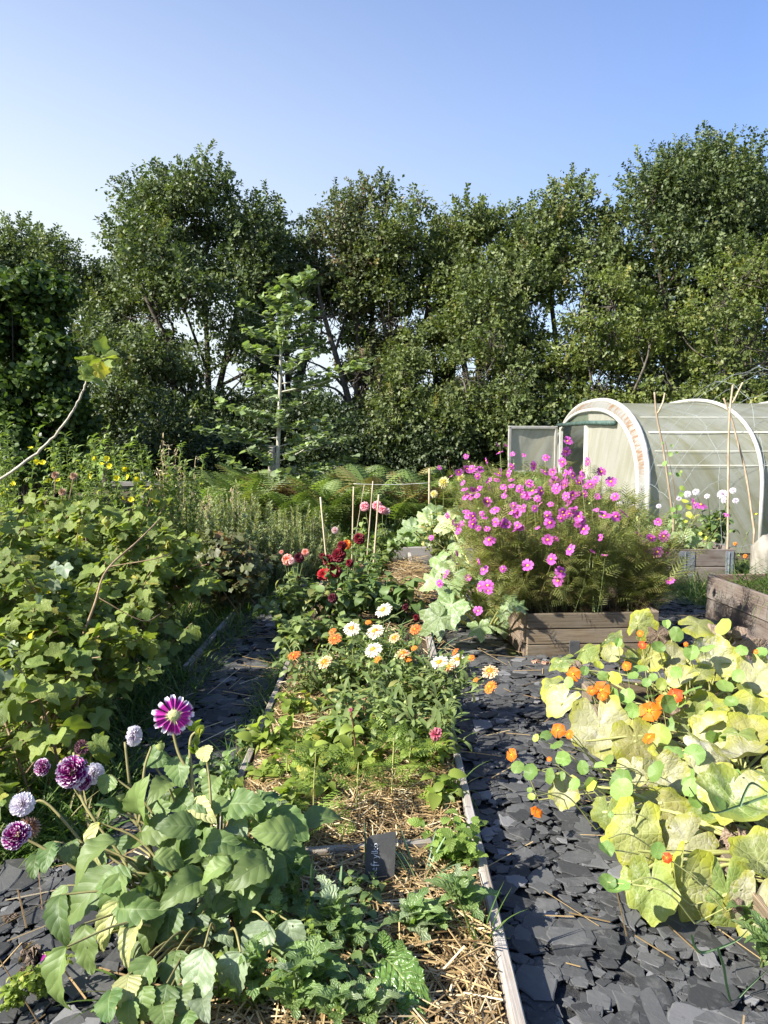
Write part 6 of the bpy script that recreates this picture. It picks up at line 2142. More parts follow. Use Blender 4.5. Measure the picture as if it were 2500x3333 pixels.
# yellow tendril-like curl seen beside the white leaf belongs to the front plant's stalks
NL = [('z', *a) for a in ((390, 870, 45), (240, 1040, 52), (345, 1060, 50), (430, 960, 48), (545, 1010, 45), (650, 1010, 45), (700, 960, 40), (790, 1100, 80), (1010, 810, 70), (1095, 910, 75), (1215, 930, 70), (1425, 1080, 88), (1000, 1040, 70), (1200, 1085, 70), (740, 470, 45), (665, 460, 35), (465, 500, 38), (850, 665, 48), (725, 580, 52), (820, 590, 58), (1020, 510, 40), (890, 430, 48), (850, 460, 36), (1200, 320, 48), (1400, 525, 58), (1500, 305, 42), (1195, 540, 75), (1110, 210, 48), (1000, 290, 42), (1395, 170, 60), (1290, 290, 50), (1110, 440, 42), (640, 400, 34), (155, 1005, 46), (270, 835, 26), (325, 815, 40), (600, 1110, 45), (500, 1110, 42), (230, 1145, 22), (240, 1185, 26), (560, 430, 30), (930, 500, 30), (970, 470, 30), (1620, 320, 40), (1050, 150, 30), (1300, 1050, 60), (1340, 1120, 40), (420, 1060, 30), (760, 260, 30), (1440, 620, 45), (1140, 620, 40))] + [('l', *a) for a in ((330, 190, 112), (195, 700, 80), (205, 985, 80), (295, 1050, 118), (1262, 110, 122), (930, 170, 90), (640, 710, 75), (235, 400, 30), (180, 620, 45), (60, 150, 60))]
for (w_, zx, zy, rz) in NL:
    px, py = (PZ if w_ == 'z' else PL)(zx, zy)
    Yd = YB(py) - 0.15
    if px < 1780:
        Yd = min(Yd, G(px, py, 0.12)[1])
    P = A(px, py, Yd)
    k = 2 if Yd < 2.55 else (1 if Yd > 3.5 or px > 2150 else 0)
    n_ = nrm(np.array([-0.35, -0.6, 0.6]) + rng.normal(0, 0.28, 3))
    o = big_leaf(nsp[k], 'nast', int(rng.integers(4)), P, rz / (1.843 if w_ == 'z' else 2.655) / FPX * Yd, n_, rng.normal(0, 1, 3), 'nast' if rng.random() < 0.9 else 'nast_yellow', sx=rng.uniform(0.8, 1))
    q0 = np.array([max(P[0] + rng.uniform(0.02, 0.22), 1.12) if P[0] > 0.95 else P[0] + 0.28, P[1] + rng.uniform(0, 0.18), 0.1])
    stem_to(nst_[k], q0, P, 0.0028, 0.002, 0.12, 6)
    stem_to(nst_[k], np.array(nsp[k].location) - [0, 0, 0.03], q0, 0.003, 0.0028, 0.02, 5)
for k, t in enumerate(nsp):
    b = MB()
    n = 16
    P = np.array(t.location) + np.stack([rng.uniform(-0.22, 0.75, n), rng.normal(0, 0.3, n), rng.uniform(0.02, 0.28, n)], 1)
    for q in range(4):
        b.stamp(POLY['nast'][q], P[q::4], frames(rng.normal(0, 1, (len(P[q::4]), 3)), nrm(rng.normal(0, 0.3, (len(P[q::4]), 3)) + [-0.3, -0.4, 0.8])), rng.uniform(0.02, 0.045, len(P[q::4])))
    b.build('small_leaves', M['nast'], t)
for (w_, zx, zy, rz) in [('z', *a) for a in ((490, 450, 42), (660, 545, 48), (600, 550, 28), (950, 670, 62), (1020, 620, 42), (1100, 580, 47), (400, 785, 42), (465, 810, 28), (945, 830, 40), (120, 935, 38), (345, 960, 16), (810, 400, 30), (905, 275, 24), (890, 205, 20), (1165, 270, 14), (1585, 315, 14), (665, 580, 30))] + [('l', 720, 775, 44)]:
    px, py = (PZ if w_ == 'z' else PL)(zx, zy)
    Yd = YB(py) - 0.2
    if px < 1780:
        Yd = min(Yd, G(px, py, 0.14)[1])
    P = A(px, py, Yd)
    k = 2 if Yd < 2.4 else (1 if Yd > 3.4 or px > 2100 else 0)
    fc = nrm(CAMP - P) + np.array([-0.35, 0, 0.2]) + rng.normal(0, 0.3, 3)
    flower(nsp[k], 'nast', P, rz / (1.843 if w_ == 'z' else 2.655) / FPX * Yd * 0.98, fc, 'nast_eye')
    q0 = np.array([P[0] + rng.uniform(0.05, 0.25), P[1] + rng.uniform(0, 0.15), 0.1])
    stem_to(nst_[k], q0, P, 0.0025, 0.002, 0.1)
    stem_to(nst_[k], np.array(nsp[k].location) - [0, 0, 0.03], q0, 0.003, 0.0025, 0.02, 5)
P = A(1747, 2641, 2.78)
flower(nsp[0], 'nast', P, 0.024, (0.2, -0.4, 0.8), None, 0)
for k, t in enumerate(nsp):
    for q in range(5):
        e = np.array(t.location) + [rng.uniform(-0.2, 0.7), rng.uniform(-0.35, 0.35), 0.05]
        stem_to(nst_[k], np.array(t.location), e, 0.004, 0.003, 0.08, 6)
    nst_[k].build('stems', M['yellow_stem'], t)

# courgettes --------------------------------------------------------
def courgette(label, x, y, leaves, z0, group='courgette plants with mildewed leaves', extra=14, spread=0.5, h=0.5):
    t = thing('courgette_plant', label, 'courgette', (x, y, z0), group)
    st = MB()
    L = list(leaves)
    for q in range(extra):
        a = rng.random() * 6.28
        rr = spread * math.sqrt(rng.random())
        P = np.array([x + math.cos(a) * rr, y + math.sin(a) * rr * 0.8, z0 + h * rng.uniform(0.25, 1)])
        L.append((P, rng.uniform(0.13, 0.21), nrm(np.array([-0.2 + 0.4 * math.cos(a), -0.45, 0.75]) + rng.normal(0, 0.25, 3)), np.array([math.cos(a), -0.3, -0.3])))
    for (P, rad, n_, up) in L:
        big_leaf(t, 'courgette', int(rng.integers(3)), P, rad, n_, up, 'courgette')
        bp = np.array([x, y, z0]) + rng.normal(0, 0.04, 3) * [1, 1, 0]
        p = smooth_path([bp, bp * 0.3 + P * 0.7 + [0, 0, 0.03], P], 6)
        st.tube(p, np.linspace(0.011, 0.008, len(p)), 6, cap=False)
    st.build('stalks', M['yellow_stem'], t)
    return t


def lf(px, py, Y, rp, n_, up):
    P = A(px, py, Y)
    return (P, 1.12 * rp / FPX * Y, nrm(np.array(n_, float)), np.array(up, float))


courgette('courgette plant with huge pale leaves spilling from the cosmos box onto the path', 0.9, 6.1,
          [lf(1470, 1970, 5.5, 85, (-0.5, -0.6, 0.5), (-0.6, -0.2, -0.6)), lf(1430, 2010, 5.45, 75, (-0.2, -0.7, 0.6), (-0.8, -0.3, -0.4)), lf(1475, 1870, 5.9, 75, (-0.3, -0.6, 0.7), (-0.4, -0.2, -0.8)), lf(1440, 1830, 6.1, 65, (-0.5, -0.5, 0.6), (-0.9, -0.2, -0.3)),
           lf(1420, 1900, 5.9, 55, (-0.4, -0.5, 0.7), (-1, 0, -0.2)), lf(1560, 2040, 5.35, 45, (-0.2, -0.8, 0.4), (0.2, 0, -1)), lf(1500, 1780, 6.6, 60, (-0.3, -0.5, 0.7), (-0.5, 0, 0.5)), lf(1650, 1960, 5.35, 40, (-0.3, -0.6, 0.6), (0.7, 0, -0.3)), lf(1690, 1975, 5.33, 32, (0.2, -0.6, 0.7), (0.8, 0, 0)), lf(1640, 2000, 5.32, 26, (-0.4, -0.8, 0.3), (-0.3, 0, -1)), lf(1465, 1700, 7.2, 55, (-0.3, -0.6, 0.7), (-0.6, 0, -0.2)), lf(1520, 1720, 7.0, 50, (-0.1, -0.6, 0.7), (0.4, 0, -0.4))], 0.0, extra=9, spread=0.34, h=0.45)
courgette('leafy courgette plant behind the low sleeper and its turf', 0.75, 10.3,
          [lf(1390, 1700, 9.9, 48, (-0.3, -0.6, 0.7), (-0.7, 0, 0)), lf(1340, 1720, 9.9, 45, (-0.3, -0.5, 0.8), (-1, 0, -0.1)), lf(1420, 1730, 9.9, 42, (-0.1, -0.7, 0.6), (0.4, 0, -0.6)), lf(1330, 1750, 9.9, 42, (-0.2, -0.6, 0.7), (-0.6, 0, -0.4)), lf(1400, 1760, 9.85, 40, (-0.1, -0.6, 0.7), (0.2, 0, -0.8)), lf(1410, 1665, 10, 42, (-0.1, -0.7, 0.6), (0.4, 0, 0.6))], 0.0, extra=18, spread=0.6, h=0.62)
courgette('courgette in the hinged bed with whitest leaves, beside the cane with a forked top', 3.35, 8.9,
          [lf(2200, 1700, 8.6, 28, (-0.3, -0.6, 0.7), (0, 0, -1)), lf(2260, 1760, 8.5, 30, (-0.3, -0.6, 0.6), (0.2, 0, -1)), lf(2180, 1740, 8.5, 28, (-0.3, -0.6, 0.6), (-0.4, 0, -1)), lf(2230, 1735, 8.45, 30, (-0.3, -0.6, 0.6), (0.5, 0, -1)), lf(2150, 1775, 8.45, 28, (-0.3, -0.6, 0.6), (-0.5, 0, -1)), lf(2300, 1770, 8.45, 24, (-0.2, -0.6, 0.7), (0.5, 0, -1)), lf(2130, 1720, 8.5, 28, (-0.3, -0.6, 0.6), (0, 0, -1))], 0.35, extra=16, spread=0.5, h=0.3)

# ------------------------------------------------------------------ dahlias and others in mid distance
def dahlia(label, x, y, H, R0, nst, seed, flowers=(), mat='dahlia_mid', lsize=0.1, nlf=16, z0=0.07, group='dahlias of the central bed', stem='green_stem', tps=None, Yf=None, name='dahlia_plant', cat='dahlia'):
    """flowers: (px, py, r_px, kind)"""
    r = np.random.default_rng(seed)
    t = thing(name, label, cat, (x, y, z0), group)
    fo, st = MB(), MB()
    for k in range(nst):
        a, rr = r.random() * 6.28, R0 * math.sqrt(r.random())
        tip = np.array([x + math.cos(a) * rr, y + math.sin(a) * rr, z0 + H * (1 - 0.4 * (rr / R0) ** 2) * r.uniform(0.55, 1.0)])
        p = stem_to(st, (x + r.normal(0, 0.04), y + r.normal(0, 0.04), z0), tip, 0.005, 0.003, 0.05, 6)
        leafy(fo, tps or T_OV, p, nlf, lsize, 0.15, 1.0, 0.75, 0.1, 0.3)
    for (px, py, rp, kind, *o_) in flowers:
        Yd = (Yf or y) + r.normal(0, 0.08) - (0.1 if py > 1900 else 0)
        P = A(px, py, Yd)
        fc = nrm(CAMP - P) * 0.8 + np.array([-0.3, 0, 0.4]) + r.normal(0, 0.3, 3)
        flower(t, kind, P, rp / FPX * Yd, fc, None, o_[0] if o_ else None)
        p = stem_to(st, (x + r.normal(0, 0.04), y + r.normal(0, 0.04), z0), P - nrm(fc) * 0.02, 0.0045, 0.003, 0.03, 6)
        leafy(fo, tps or T_OV, p, 5, lsize * 0.9, 0.15, 0.7, 0.75, 0.1, 0.3)
    fo.build('foliage', M[mat], t)
    st.build('stems', M[stem], t)
    return t


Z4 = lambda L: [(800 + a / 1.843, 1500 + b_ / 1.843, c / 1.843, k) for a, b_, c, k in L]
dahlia('dark red dahlia with many velvety flowers, middle of the bed', -0.32, 6.0, 0.62, 0.34, 26, 1, Z4([(680, 465, 40, 'red'), (575, 508, 34, 'red'), (555, 565, 52, 'red'), (495, 595, 46, 'red'), (540, 660, 44, 'red'), (467, 682, 38, 'bright'), (622, 612, 28, 'red'), (460, 570, 22, 'red')]))
dahlia('peach and maroon dahlia leaning over the narrow path', -0.72, 5.9, 0.52, 0.28, 18, 2, Z4([(320, 580, 36, 'black'), (248, 592, 40, 'peach'), (275, 600, 26, 'palepink'), (358, 548, 26, 'peach'), (215, 548, 15, 'peach'), (318, 700, 14, 'black')]), 'calendula')
dahlia('orange dahlia just behind the dark red dahlia', -0.22, 6.6, 0.62, 0.3, 16, 3, Z4([(607, 498, 36, 'orange')]))
dahlia('broad-leaved dahlia without flowers, right beside the straw heap', 0.05, 6.1, 0.52, 0.26, 18, 4, (), lsize=0.13)
dahlia('low maroon dahlia in front of the dark red one', -0.28, 5.3, 0.34, 0.3, 20, 5, Z4([(520, 822, 36, 'black'), (957, 876, 26, 'black'), (1022, 940, 24, 'red')]), 'calendula', 0.085)
dahlia('dahlia with drooping olive leaves in front of the peach one', -0.62, 5.2, 0.36, 0.24, 18, 15, (), 'calendula', 0.09)
dahlia('pink dahlia among bamboo canes at the far end of the bed', -0.1, 8.3, 0.72, 0.36, 24, 6, Z4([(710, 272, 34, 'pink'), (785, 268, 36, 'pink'), (818, 290, 30, 'pink'), (846, 302, 26, 'palepink')]), 'calendula', 0.1)
dahlia('pale pink ball dahlia at the left of the bamboo canes', -0.42, 7.7, 0.42, 0.22, 10, 7, Z4([(536, 416, 25, 'palepink')]), 'calendula', 0.08)
dahlia('pale yellow spiky dahlia behind the pink cosmos', 0.72, 8.9, 0.85, 0.35, 18, 8, Z4([(1185, 128, 40, 'cactus'), (1128, 198, 26, 'cactus'), (1290, 100, 26, 'cactus')]), 'cosmos', 0.09, group=None)
dahlia('white dahlia between the cosmos box and the polytunnel', 3.05, 8.95, 0.5, 0.3, 16, 9, [(2018, 1644, 16, 'white'), (2054, 1641, 16, 'white'), (2036, 1652, 15, 'white'), (2030, 1634, 12, 'white'), (2145, 1647, 10, 'white'), (2211, 1623, 10, 'white'), (2070, 1668, 10, 'white')], z0=0.35, Yf=8.9, group='white dahlias before the polytunnel')
dahlia('white dahlia with large flowers between the two stick canes', 4.05, 9.1, 0.5, 0.34, 20, 10, [(2353, 1608, 19, 'white'), (2386, 1596, 12, 'white'), (2395, 1629, 12, 'white'), (2356, 1628, 12, 'white'), (2238, 1608, 13, 'white'), (2265, 1602, 13, 'white'), (2301, 1615, 10, 'white')], 'dahlia_mid', z0=0.3, Yf=9.0, group='white dahlias before the polytunnel')
dahlia('single orange marigold plant by the weathered stump', 4.15, 8.6, 0.3, 0.22, 12, 11, [(2426, 1810, 8, 'orange'), (2392, 1770, 7, 'orange'), (2460, 1675, 6, 'primrose')], 'calendula', 0.05, z0=0.0, group=None, name='marigold_plant', cat='marigold')

# calendulas
CAL = [(825, 893, 50, 0), (637, 1005, 47, 0), (775, 1020, 53, 1), (765, 1130, 52, 0), (288, 1165, 40, 3), (473, 1205, 45, 2), (940, 1155, 47, 2), (975, 1188, 22, 4), (788, 1190, 26, 4), (1010, 1122, 20, 4), (1162, 1208, 53, 0), (1270, 1192, 53, 1), (1345, 1183, 30, 4), (1255, 1143, 26, 3), (1463, 1262, 48, 2), (1465, 1355, 42, 4), (1380, 1312, 18, 4), (535, 1065, 40, 3), (735, 967, 18, 4), (890, 1060, 34, 2), (520, 1020, 24, 3), (1015, 1010, 34, 3), (1215, 1235, 40, 2)]
cals = [('white and orange calendula, left one of the clump', -0.22, 4.35), ('white and orange calendula, at the back of the clump by the arching grass', 0.02, 4.7), ('white and orange calendula, in the middle of the clump', 0.02, 4.1), ('white and orange calendula, leaning over the wide slate path', 0.22, 4.0), ('calendula foliage in front of the flowering clump, left', -0.12, 3.6), ('calendula foliage in front of the flowering clump, by the bed board', 0.17, 3.45), ('rust-orange calendula on the narrow path side', -0.42, 4.3)]
ct = []
for k, (lb, x, y) in enumerate(cals):
    t = thing('calendula_plant', lb, 'calendula', (x, y, 0.08), 'calendulas of the central bed')
    ct.append((t, MB(), MB()))
for (zx, zy, rr, var) in CAL:
    px, py = 800 + zx / 1.843, 1500 + zy / 1.843
    Yd = float(np.interp(zy, [880, 1000, 1150, 1250, 1360], [4.75, 4.45, 4.1, 3.95, 3.8]))
    P = A(px, py, Yd)
    k = int(np.argmin([math.hypot(P[0] - q[1], P[1] - q[2]) for q in cals]))
    if var == 3 and zx < 600:
        k = 6
    t, fo, st = ct[k]
    fc = nrm(CAMP - P) * 0.55 + np.array([-0.35, 0.0, 0.75]) + rng.normal(0, 0.2, 3)
    flower(t, 'calendula', P, rr / 1.843 / FPX * Yd, fc, 'calendula_eye', var, seps=False)
    p = stem_to(st, np.array(t.location) + [rng.normal(0, 0.05), rng.normal(0, 0.05), 0], P - nrm(fc) * 0.012, 0.004, 0.003, 0.06, 7)
    leafy(fo, T_OBL, p, 11, 0.095, 0.1, 0.85, 0.6, 0.35, 0.25)
r = np.random.default_rng(31)
for k, (t, fo, st) in enumerate(ct):
    x, y = cals[k][1:]
    for q in range(26 if k != 6 else 10):
        a, rr = r.random() * 6.28, 0.24 * math.sqrt(r.random())
        tip = np.array([x + math.cos(a) * rr, y + math.sin(a) * rr, 0.08 + r.uniform(0.14, 0.32)])
        p = stem_to(st, (x + r.normal(0, 0.03), y + r.normal(0, 0.03), 0.08), tip, 0.004, 0.0025, 0.05, 6)
        leafy(fo, T_OBL, p, 14, 0.1, 0.1, 1.0, 0.6, 0.35, 0.25)
        if q % 5 == 0:
            put(F['bud'], 'bud', t, tip + [0, 0, 0.01], face_R((0, 0, 1)), 0.008)
    fo.build('foliage', M['calendula'], t)
    st.build('stems', M['green_stem'], t)

# arching grass-like tuft (chives) and other blade tufts
def tuft(name, label, x, y, n, L, w_, mat, seed, z0=0.06, spread=0.5, droop=(0.6, 1.2, 2.0), cat='grass', group=None):
    r = np.random.default_rng(seed)
    t = MB()
    ww = w_ / L
    a = r.random(n) * 6.28
    tl = r.uniform(0.1, spread, n)
    D = nrm(np.stack([np.cos(a) * tl, np.sin(a) * tl, np.ones(n)], 1))
    Nn = np.stack([-np.cos(a), -np.sin(a), np.full(n, 0.2)], 1)
    P = np.stack([x + np.cos(a) * 0.03 * r.random(n), y + np.sin(a) * 0.03 * r.random(n), np.full(n, z0 - 0.01)], 1)
    l = L * r.uniform(0.55, 1.1, n)
    for k, d in enumerate(droop):
        s_ = np.arange(n) % len(droop) == k
        t.stamp(leaf_grid(lambda q: ww * ((1 - q ** 2.5) + 0.02), 8, 1, 0.35, d), P[s_], frames(D, Nn)[s_], l[s_])
    o = t.build(name, M[mat], origin=(x, y, z0))
    return tag(o, label, cat, group)


tuft('chives', 'dense arching tuft of dark chives beside the calendulas and slate', 0.27, 4.75, 190, 0.42, 0.0045, 'leek', 1, spread=0.8, droop=(0.6, 1.1, 1.7, 2.3))
tuft('chives', 'loose blue-green chive blades between dahlias and calendulas', 0.05, 5.0, 60, 0.45, 0.005, 'leek', 2, spread=0.5)
tuft('leaf_tuft', 'long arching strap leaves between the rosemary and the left bamboo cane', A(1010, 1700, 9.2)[0], 9.2, 46, 0.85, 0.012, 'grass', 3, 0.0, 0.9, (0.7, 1.2, 1.7), cat='plant')
tuft('grass_tuft', 'upright grass tuft just right of the slate marker', *G(1370, 2860, 0.1)[:2], 34, 0.22, 0.006, 'leek', 4, spread=0.5, droop=(0.2, 0.5, 1.0), group='grass tufts in the straw')
tuft('grass_tuft', 'thin upright grass tuft against the bed board', *G(1560, 3070, 0.1)[:2], 22, 0.23, 0.004, 'grass', 5, spread=0.3, droop=(0.2, 0.5), group='grass tufts in the straw')
tuft('grass_tuft', 'sprawling grass tuft at the bottom under the dahlia', *G(470, 3290, 0.0)[:2], 60, 0.3, 0.006, 'grass', 6, z0=0.0, spread=2.2, droop=(0.5, 1.0, 1.5), group='grass tufts in the straw')
tuft('grass_tuft', 'grass tuft at the straw edge by the bed board end', *G(1470, 2560, 0.1)[:2], 26, 0.24, 0.005, 'grass', 7, spread=0.9, group='grass tufts in the straw')
tuft('grass_tuft', 'bent grass tuft between the purple dahlias and the slate', *G(300, 2760, 0.0)[:2], 40, 0.34, 0.006, 'grass', 8, z0=0.0, spread=1.2, group='grass tufts in the straw')
for k, (px, py, L, lb) in enumerate(((1195, 2880, 0.29, 'tall single leek leaf in front of the slate marker'), (1010, 2980, 0.27, 'thin leek leaf left of the slate marker'), (1090, 2960, 0.2, 'short leek leaf between the thistles and the marker'))):
    g_ = G(px, py, 0.09)
    tuft('leek_leaf', lb, g_[0], g_[1], 2 if k else 1, L, 0.0075, 'leek', 20 + k, 0.08, 0.12, (0.15,), cat='leek', group='leek leaves in the front bed')
b = MB()
lk = [[PL(910, 160), PL(1010, 300), PL(1130, 385), PL(1330, 330), PL(1593, 240)], [PL(930, 1440), PL(970, 1560), PL(1060, 1590), PL(1320, 1490), PL(1420, 1400)], [PL(1160, 1560), PL(1210, 1720), PL(1240, 1900), PL(1290, 2020), PL(1420, 1900), PL(1593, 1740)], [PL(1350, 330), PL(1400, 200), PL(1460, 130), PL(1593, 210)]]
g_ = G(2500, 3000, 0.1)
t = thing('leek_plant', 'leek with bent blue-green leaves poking through the pumpkin leaves', 'leek', (g_[0], g_[1], 0.1))
for k, pts in enumerate(lk):
    Yd = (2.0, 1.98, 1.9, 2.05)[k]
    p = smooth_path([A(x, y, Yd + 0.02 * i) for i, (x, y) in enumerate(pts)], 6)
    n = len(p)
    w_ = 0.0045 * (1 - 0.8 * np.linspace(0, 1, n) ** 3) if k != 0 else 0.0045 * (0.2 + 0.8 * np.linspace(0, 1, n))
    side = nrm(np.cross(np.gradient(p, axis=0), [0.2, -1, 0.3]))
    b = MB()
    V = np.vstack([p - side * w_[:, None], p + [0, 0.003, -0.003], p + side * w_[:, None]])
    b.add(V, [(i, i + 1, n + i + 1, n + i) for i in range(n - 1)] + [(n + i, n + i + 1, 2 * n + i + 1, 2 * n + i) for i in range(n - 1)], (), np.c_[np.repeat([0, .5, 1], n), np.tile(np.linspace(0, 1, n), 3)])
    b.build('leaf', M['leek'], t)

# ------------------------------------------------------------------ the big front dahlia
W_DAH = lambda t: (0.025 + 0.33 * math.sin(math.pi * min(1, t) ** 0.68) ** 0.85) if t < 1 else 0.0
T_DAH = [chord(leaf_grid(W_DAH, 16, 4, f, d, wav=w_, serr=0.05, seed=k)) for k, (f, d, w_) in enumerate(((0.18, 0.5, 0.02), (0.3, 0.9, 0.03), (0.1, 0.3, 0.035), (0.45, 0.7, 0.03)))]
ZD = lambda zx, zy: (zx / 1.327, 2200 + zy / 1.327)
db = np.array([-0.5, 2.12, 0.06])
t = thing('dahlia_plant', 'large front dahlia with big grey-green leaves and purple and white flowers', 'dahlia', db)
st = MB()
DL = [  # base, tip (crop px), width px, kind
    (515, 845, 300, 1065, 150, 0), (520, 850, 545, 1110, 115, 0), (650, 800, 805, 955, 150, 0), (735, 712, 892, 865, 150, 0), (670, 712, 535, 752, 75, 0), (640, 600, 640, 445, 130, 0), (605, 605, 745, 568, 90, 0), (430, 635, 440, 812, 75, 2),
    (290, 905, 240, 1065, 80, 0), (265, 945, 300, 1155, 100, 0), (365, 1070, 395, 1275, 125, 0), (290, 1170, 312, 1425, 140, 0), (262, 1190, 228, 1295, 70, 0), (508, 975, 452, 1175, 85, 2), (540, 940, 540, 1110, 90, 0), (605, 1060, 555, 1255, 100, 2), (745, 995, 730, 1185, 125, 0),
    (850, 985, 668, 1032, 100, 1), (860, 990, 955, 900, 90, 1), (1035, 925, 908, 1072, 150, 1), (872, 1030, 890, 1175, 100, 1), (830, 1040, 770, 1175, 90, 1), (882, 1175, 848, 1430, 150, 1), (1040, 1195, 1030, 1390, 160, 1), (1160, 1068, 1068, 1245, 130, 1), (1240, 1055, 1292, 1212, 115, 1), (1255, 1068, 1410, 1115, 110, 1),
    (940, 438, 905, 548, 95, 0), (770, 345, 785, 475, 100, 0), (640, 350, 745, 385, 85, 0), (882, 305, 890, 368, 65, 2), (832, 562, 928, 635, 95, 2), (755, 520, 855, 605, 95, 0), (960, 518, 1005, 595, 85, 0), (1105, 688, 1335, 840, 150, 0), (1050, 700, 895, 775, 90, 1), (1100, 800, 1090, 890, 150, 0), (930, 690, 865, 735, 75, 0), (480, 428, 445, 505, 85, 0),
    (540, 590, 415, 560, 75, 0), (235, 715, 195, 845, 85, 0), (305, 715, 335, 810, 85, 0), (160, 765, 145, 872, 65, 0), (700, 480, 740, 560, 90, 0), (1010, 610, 1060, 700, 80, 1), (980, 740, 940, 830, 90, 0), (800, 650, 880, 720, 90, 0), (560, 560, 470, 640, 80, 0), (600, 900, 650, 1010, 110, 0), (680, 1010, 640, 1180, 120, 0), (760, 1190, 745, 1350, 120, 0), (660, 1220, 600, 1400, 130, 0), (1000, 900, 1090, 980, 90, 1), (930, 1080, 1000, 1160, 90, 1), (450, 760, 370, 860, 100, 0), (400, 880, 420, 1010, 100, 0), (560, 1290, 545, 1440, 110, 2), (620, 1340, 640, 1480, 120, 0), (720, 1330, 700, 1490, 120, 0), (790, 1340, 800, 1470, 110, 0), (690, 880, 700, 1000, 120, 0), (580, 780, 600, 880, 110, 0), (780, 880, 800, 980, 100, 0), (930, 960, 960, 1060, 110, 1), (500, 700, 520, 790, 100, 0), (860, 760, 830, 850, 110, 0), (480, 1360, 470, 1490, 110, 0), (880, 1390, 900, 1500, 110, 1), (560, 1400, 570, 1520, 110, 0), (700, 1420, 720, 1530, 110, 0), (820, 1440, 800, 1540, 110, 0), (630, 1290, 590, 1400, 120, 0)]
r = np.random.default_rng(3)
for k, (bx, by, tx, ty, wp, kd) in enumerate(DL):
    Yb = 2.42 - 0.42 * by / 1504 + (0.05 if kd == 0 else -0.03) + r.normal(0, 0.03)
    Yb = min(Yb, G(*ZD(tx, ty), 0.1)[1] - 0.03)
    Yt = Yb - r.uniform(0.02, 0.09)
    P0, P1 = A(*ZD(bx, by), Yb), A(*ZD(tx, ty), Yt)
    d = P1 - P0
    L = np.linalg.norm(d)
    P1 = P0 + d * 1.08
    L *= 1.08
    d = d * 1.08
    wd = wp / 1.327 / FPX * Yb * 1.2
    view = nrm(CAMP - P0)
    n_ = nrm(view * 0.75 + np.array([-0.45, 0.0, 0.55]) + r.normal(0, 0.18, 3))
    b = MB()
    b.stamp(T_DAH[k % 4], [P0], frames(d[None] / L, n_[None]), np.array([[wd / 0.69, L, L]]), r.random(3))
    o = b.build('leaf', M[('dahlia', 'dahlia_grey', 'dahlia_pale')[kd]], t)
    if kd == 2:
        tag(o, 'yellowing leaf')
    q = db + np.array([(P0[0] - db[0]) * 0.35, (P0[1] - db[1]) * 0.3, max(0.02, (P0[2] - db[2]) * 0.55)])
    p = smooth_path([q, (q + P0) / 2 + [0, 0.02, 0.03], P0], 4)
    st.tube(p, np.linspace(0.005, 0.0028, len(p)), 5, cap=False)
# shaded inner leaves
inn = MB()
n = 84
P = db + np.stack([r.uniform(-0.26, 0.24, n), r.uniform(-0.12, 0.25, n), r.uniform(0.06, 0.42, n)], 1)
for q in range(4):
    s_ = slice(q, n, 4)
    k = len(P[s_])
    a = r.random(k) * 6.28
    inn.stamp(T_DAH[q], P[s_], frames(np.stack([np.cos(a), np.sin(a) * 0.6, r.uniform(-0.8, 0.2, k)], 1), nrm(r.normal(0, 0.25, (k, 3)) + [-0.3, -0.6, 0.65])), r.uniform(0.09, 0.15, k))
inn.build('inner_leaves', M['dahlia'], t)
for (pts, r0, r1) in (([(640, 1230), (660, 800), (600, 640), (565, 500), (540, 285)], 0.0065, 0.0042), ([(600, 640), (612, 560), (625, 400), (655, 305)], 0.006, 0.004), ([(600, 650), (560, 600), (535, 535)], 0.006, 0.0045), ([(640, 1230), (470, 950), (300, 815), (180, 740), (80, 690)], 0.0065, 0.004), ([(640, 1200), (560, 850), (420, 640), (300, 450)], 0.0055, 0.0035), ([(420, 640), (350, 520), (318, 330)], 0.005, 0.004), ([(640, 1250), (720, 900), (830, 600), (820, 300), (850, 235)], 0.008, 0.0035), ([(820, 420), (770, 330), (735, 180)], 0.005, 0.0045), ([(650, 1250), (850, 1100), (1010, 1000), (1060, 650)], 0.0055, 0.0035), ([(650, 1280), (950, 1300), (1180, 1060), (1240, 1050)], 0.0055, 0.0035), ([(1010, 1450), (1000, 1250), (985, 1060)], 0.0065, 0.005), ([(1020, 1480), (1060, 1300), (1060, 1100)], 0.0065, 0.005), ([(640, 1240), (480, 900), (215, 560), (110, 570)], 0.006, 0.0035)):
    p = smooth_path([A(*ZD(x, y), 2.42 - 0.36 * y / 1504) for x, y in pts], 6)
    st.tube(p, np.linspace(r0, r1, len(p)), 7)
st.build('stems', M['olive_stem'], t)


def ff(px, py, rp, kind, Y, fc, eye=None, var=0, sc=None):
    P = A(px, py, Y)
    o = flower(t, kind, P, rp / FPX * Y, fc, eye, var, seps=False)
    if sc:
        o.matrix_basis = o.matrix_basis @ Matrix.Diagonal((*sc, 1))
    return o


o = ff(565, 2328, 58, 'magenta', 2.28, (0.35, -0.9, 0.25), 'magenta_eye')
e = put(F['sepals'], 'sepals', None, (0, 0, 0.1), sc=0.7)
e.parent = o
tag(o, 'magenta dahlia flower with white tips and pale centre')
tag(ff(437, 2395, 40, 'whiteball', 2.3, (0.9, -0.3, 0.15), sc=(1, 1, 0.8)), 'white dahlia flower seen from the side')
tag(ff(233, 2512, 62, 'purple', 2.25, (-0.1, -0.75, 0.6)), 'large purple dahlia flower with white edges')
tag(ff(265, 2432, 30, 'darkball', 2.3, (0.1, -0.2, 1), sc=(0.9, 0.9, 1.3)), 'wilted dark dahlia flower')
tag(ff(137, 2497, 34, 'purple', 2.25, (-0.3, -0.5, 0.2), var=1), 'small purple dahlia flower')
tag(ff(308, 2518, 40, 'whiteball', 2.36, (0.7, -0.5, 0.2)), 'white dahlia flower behind the large purple one')
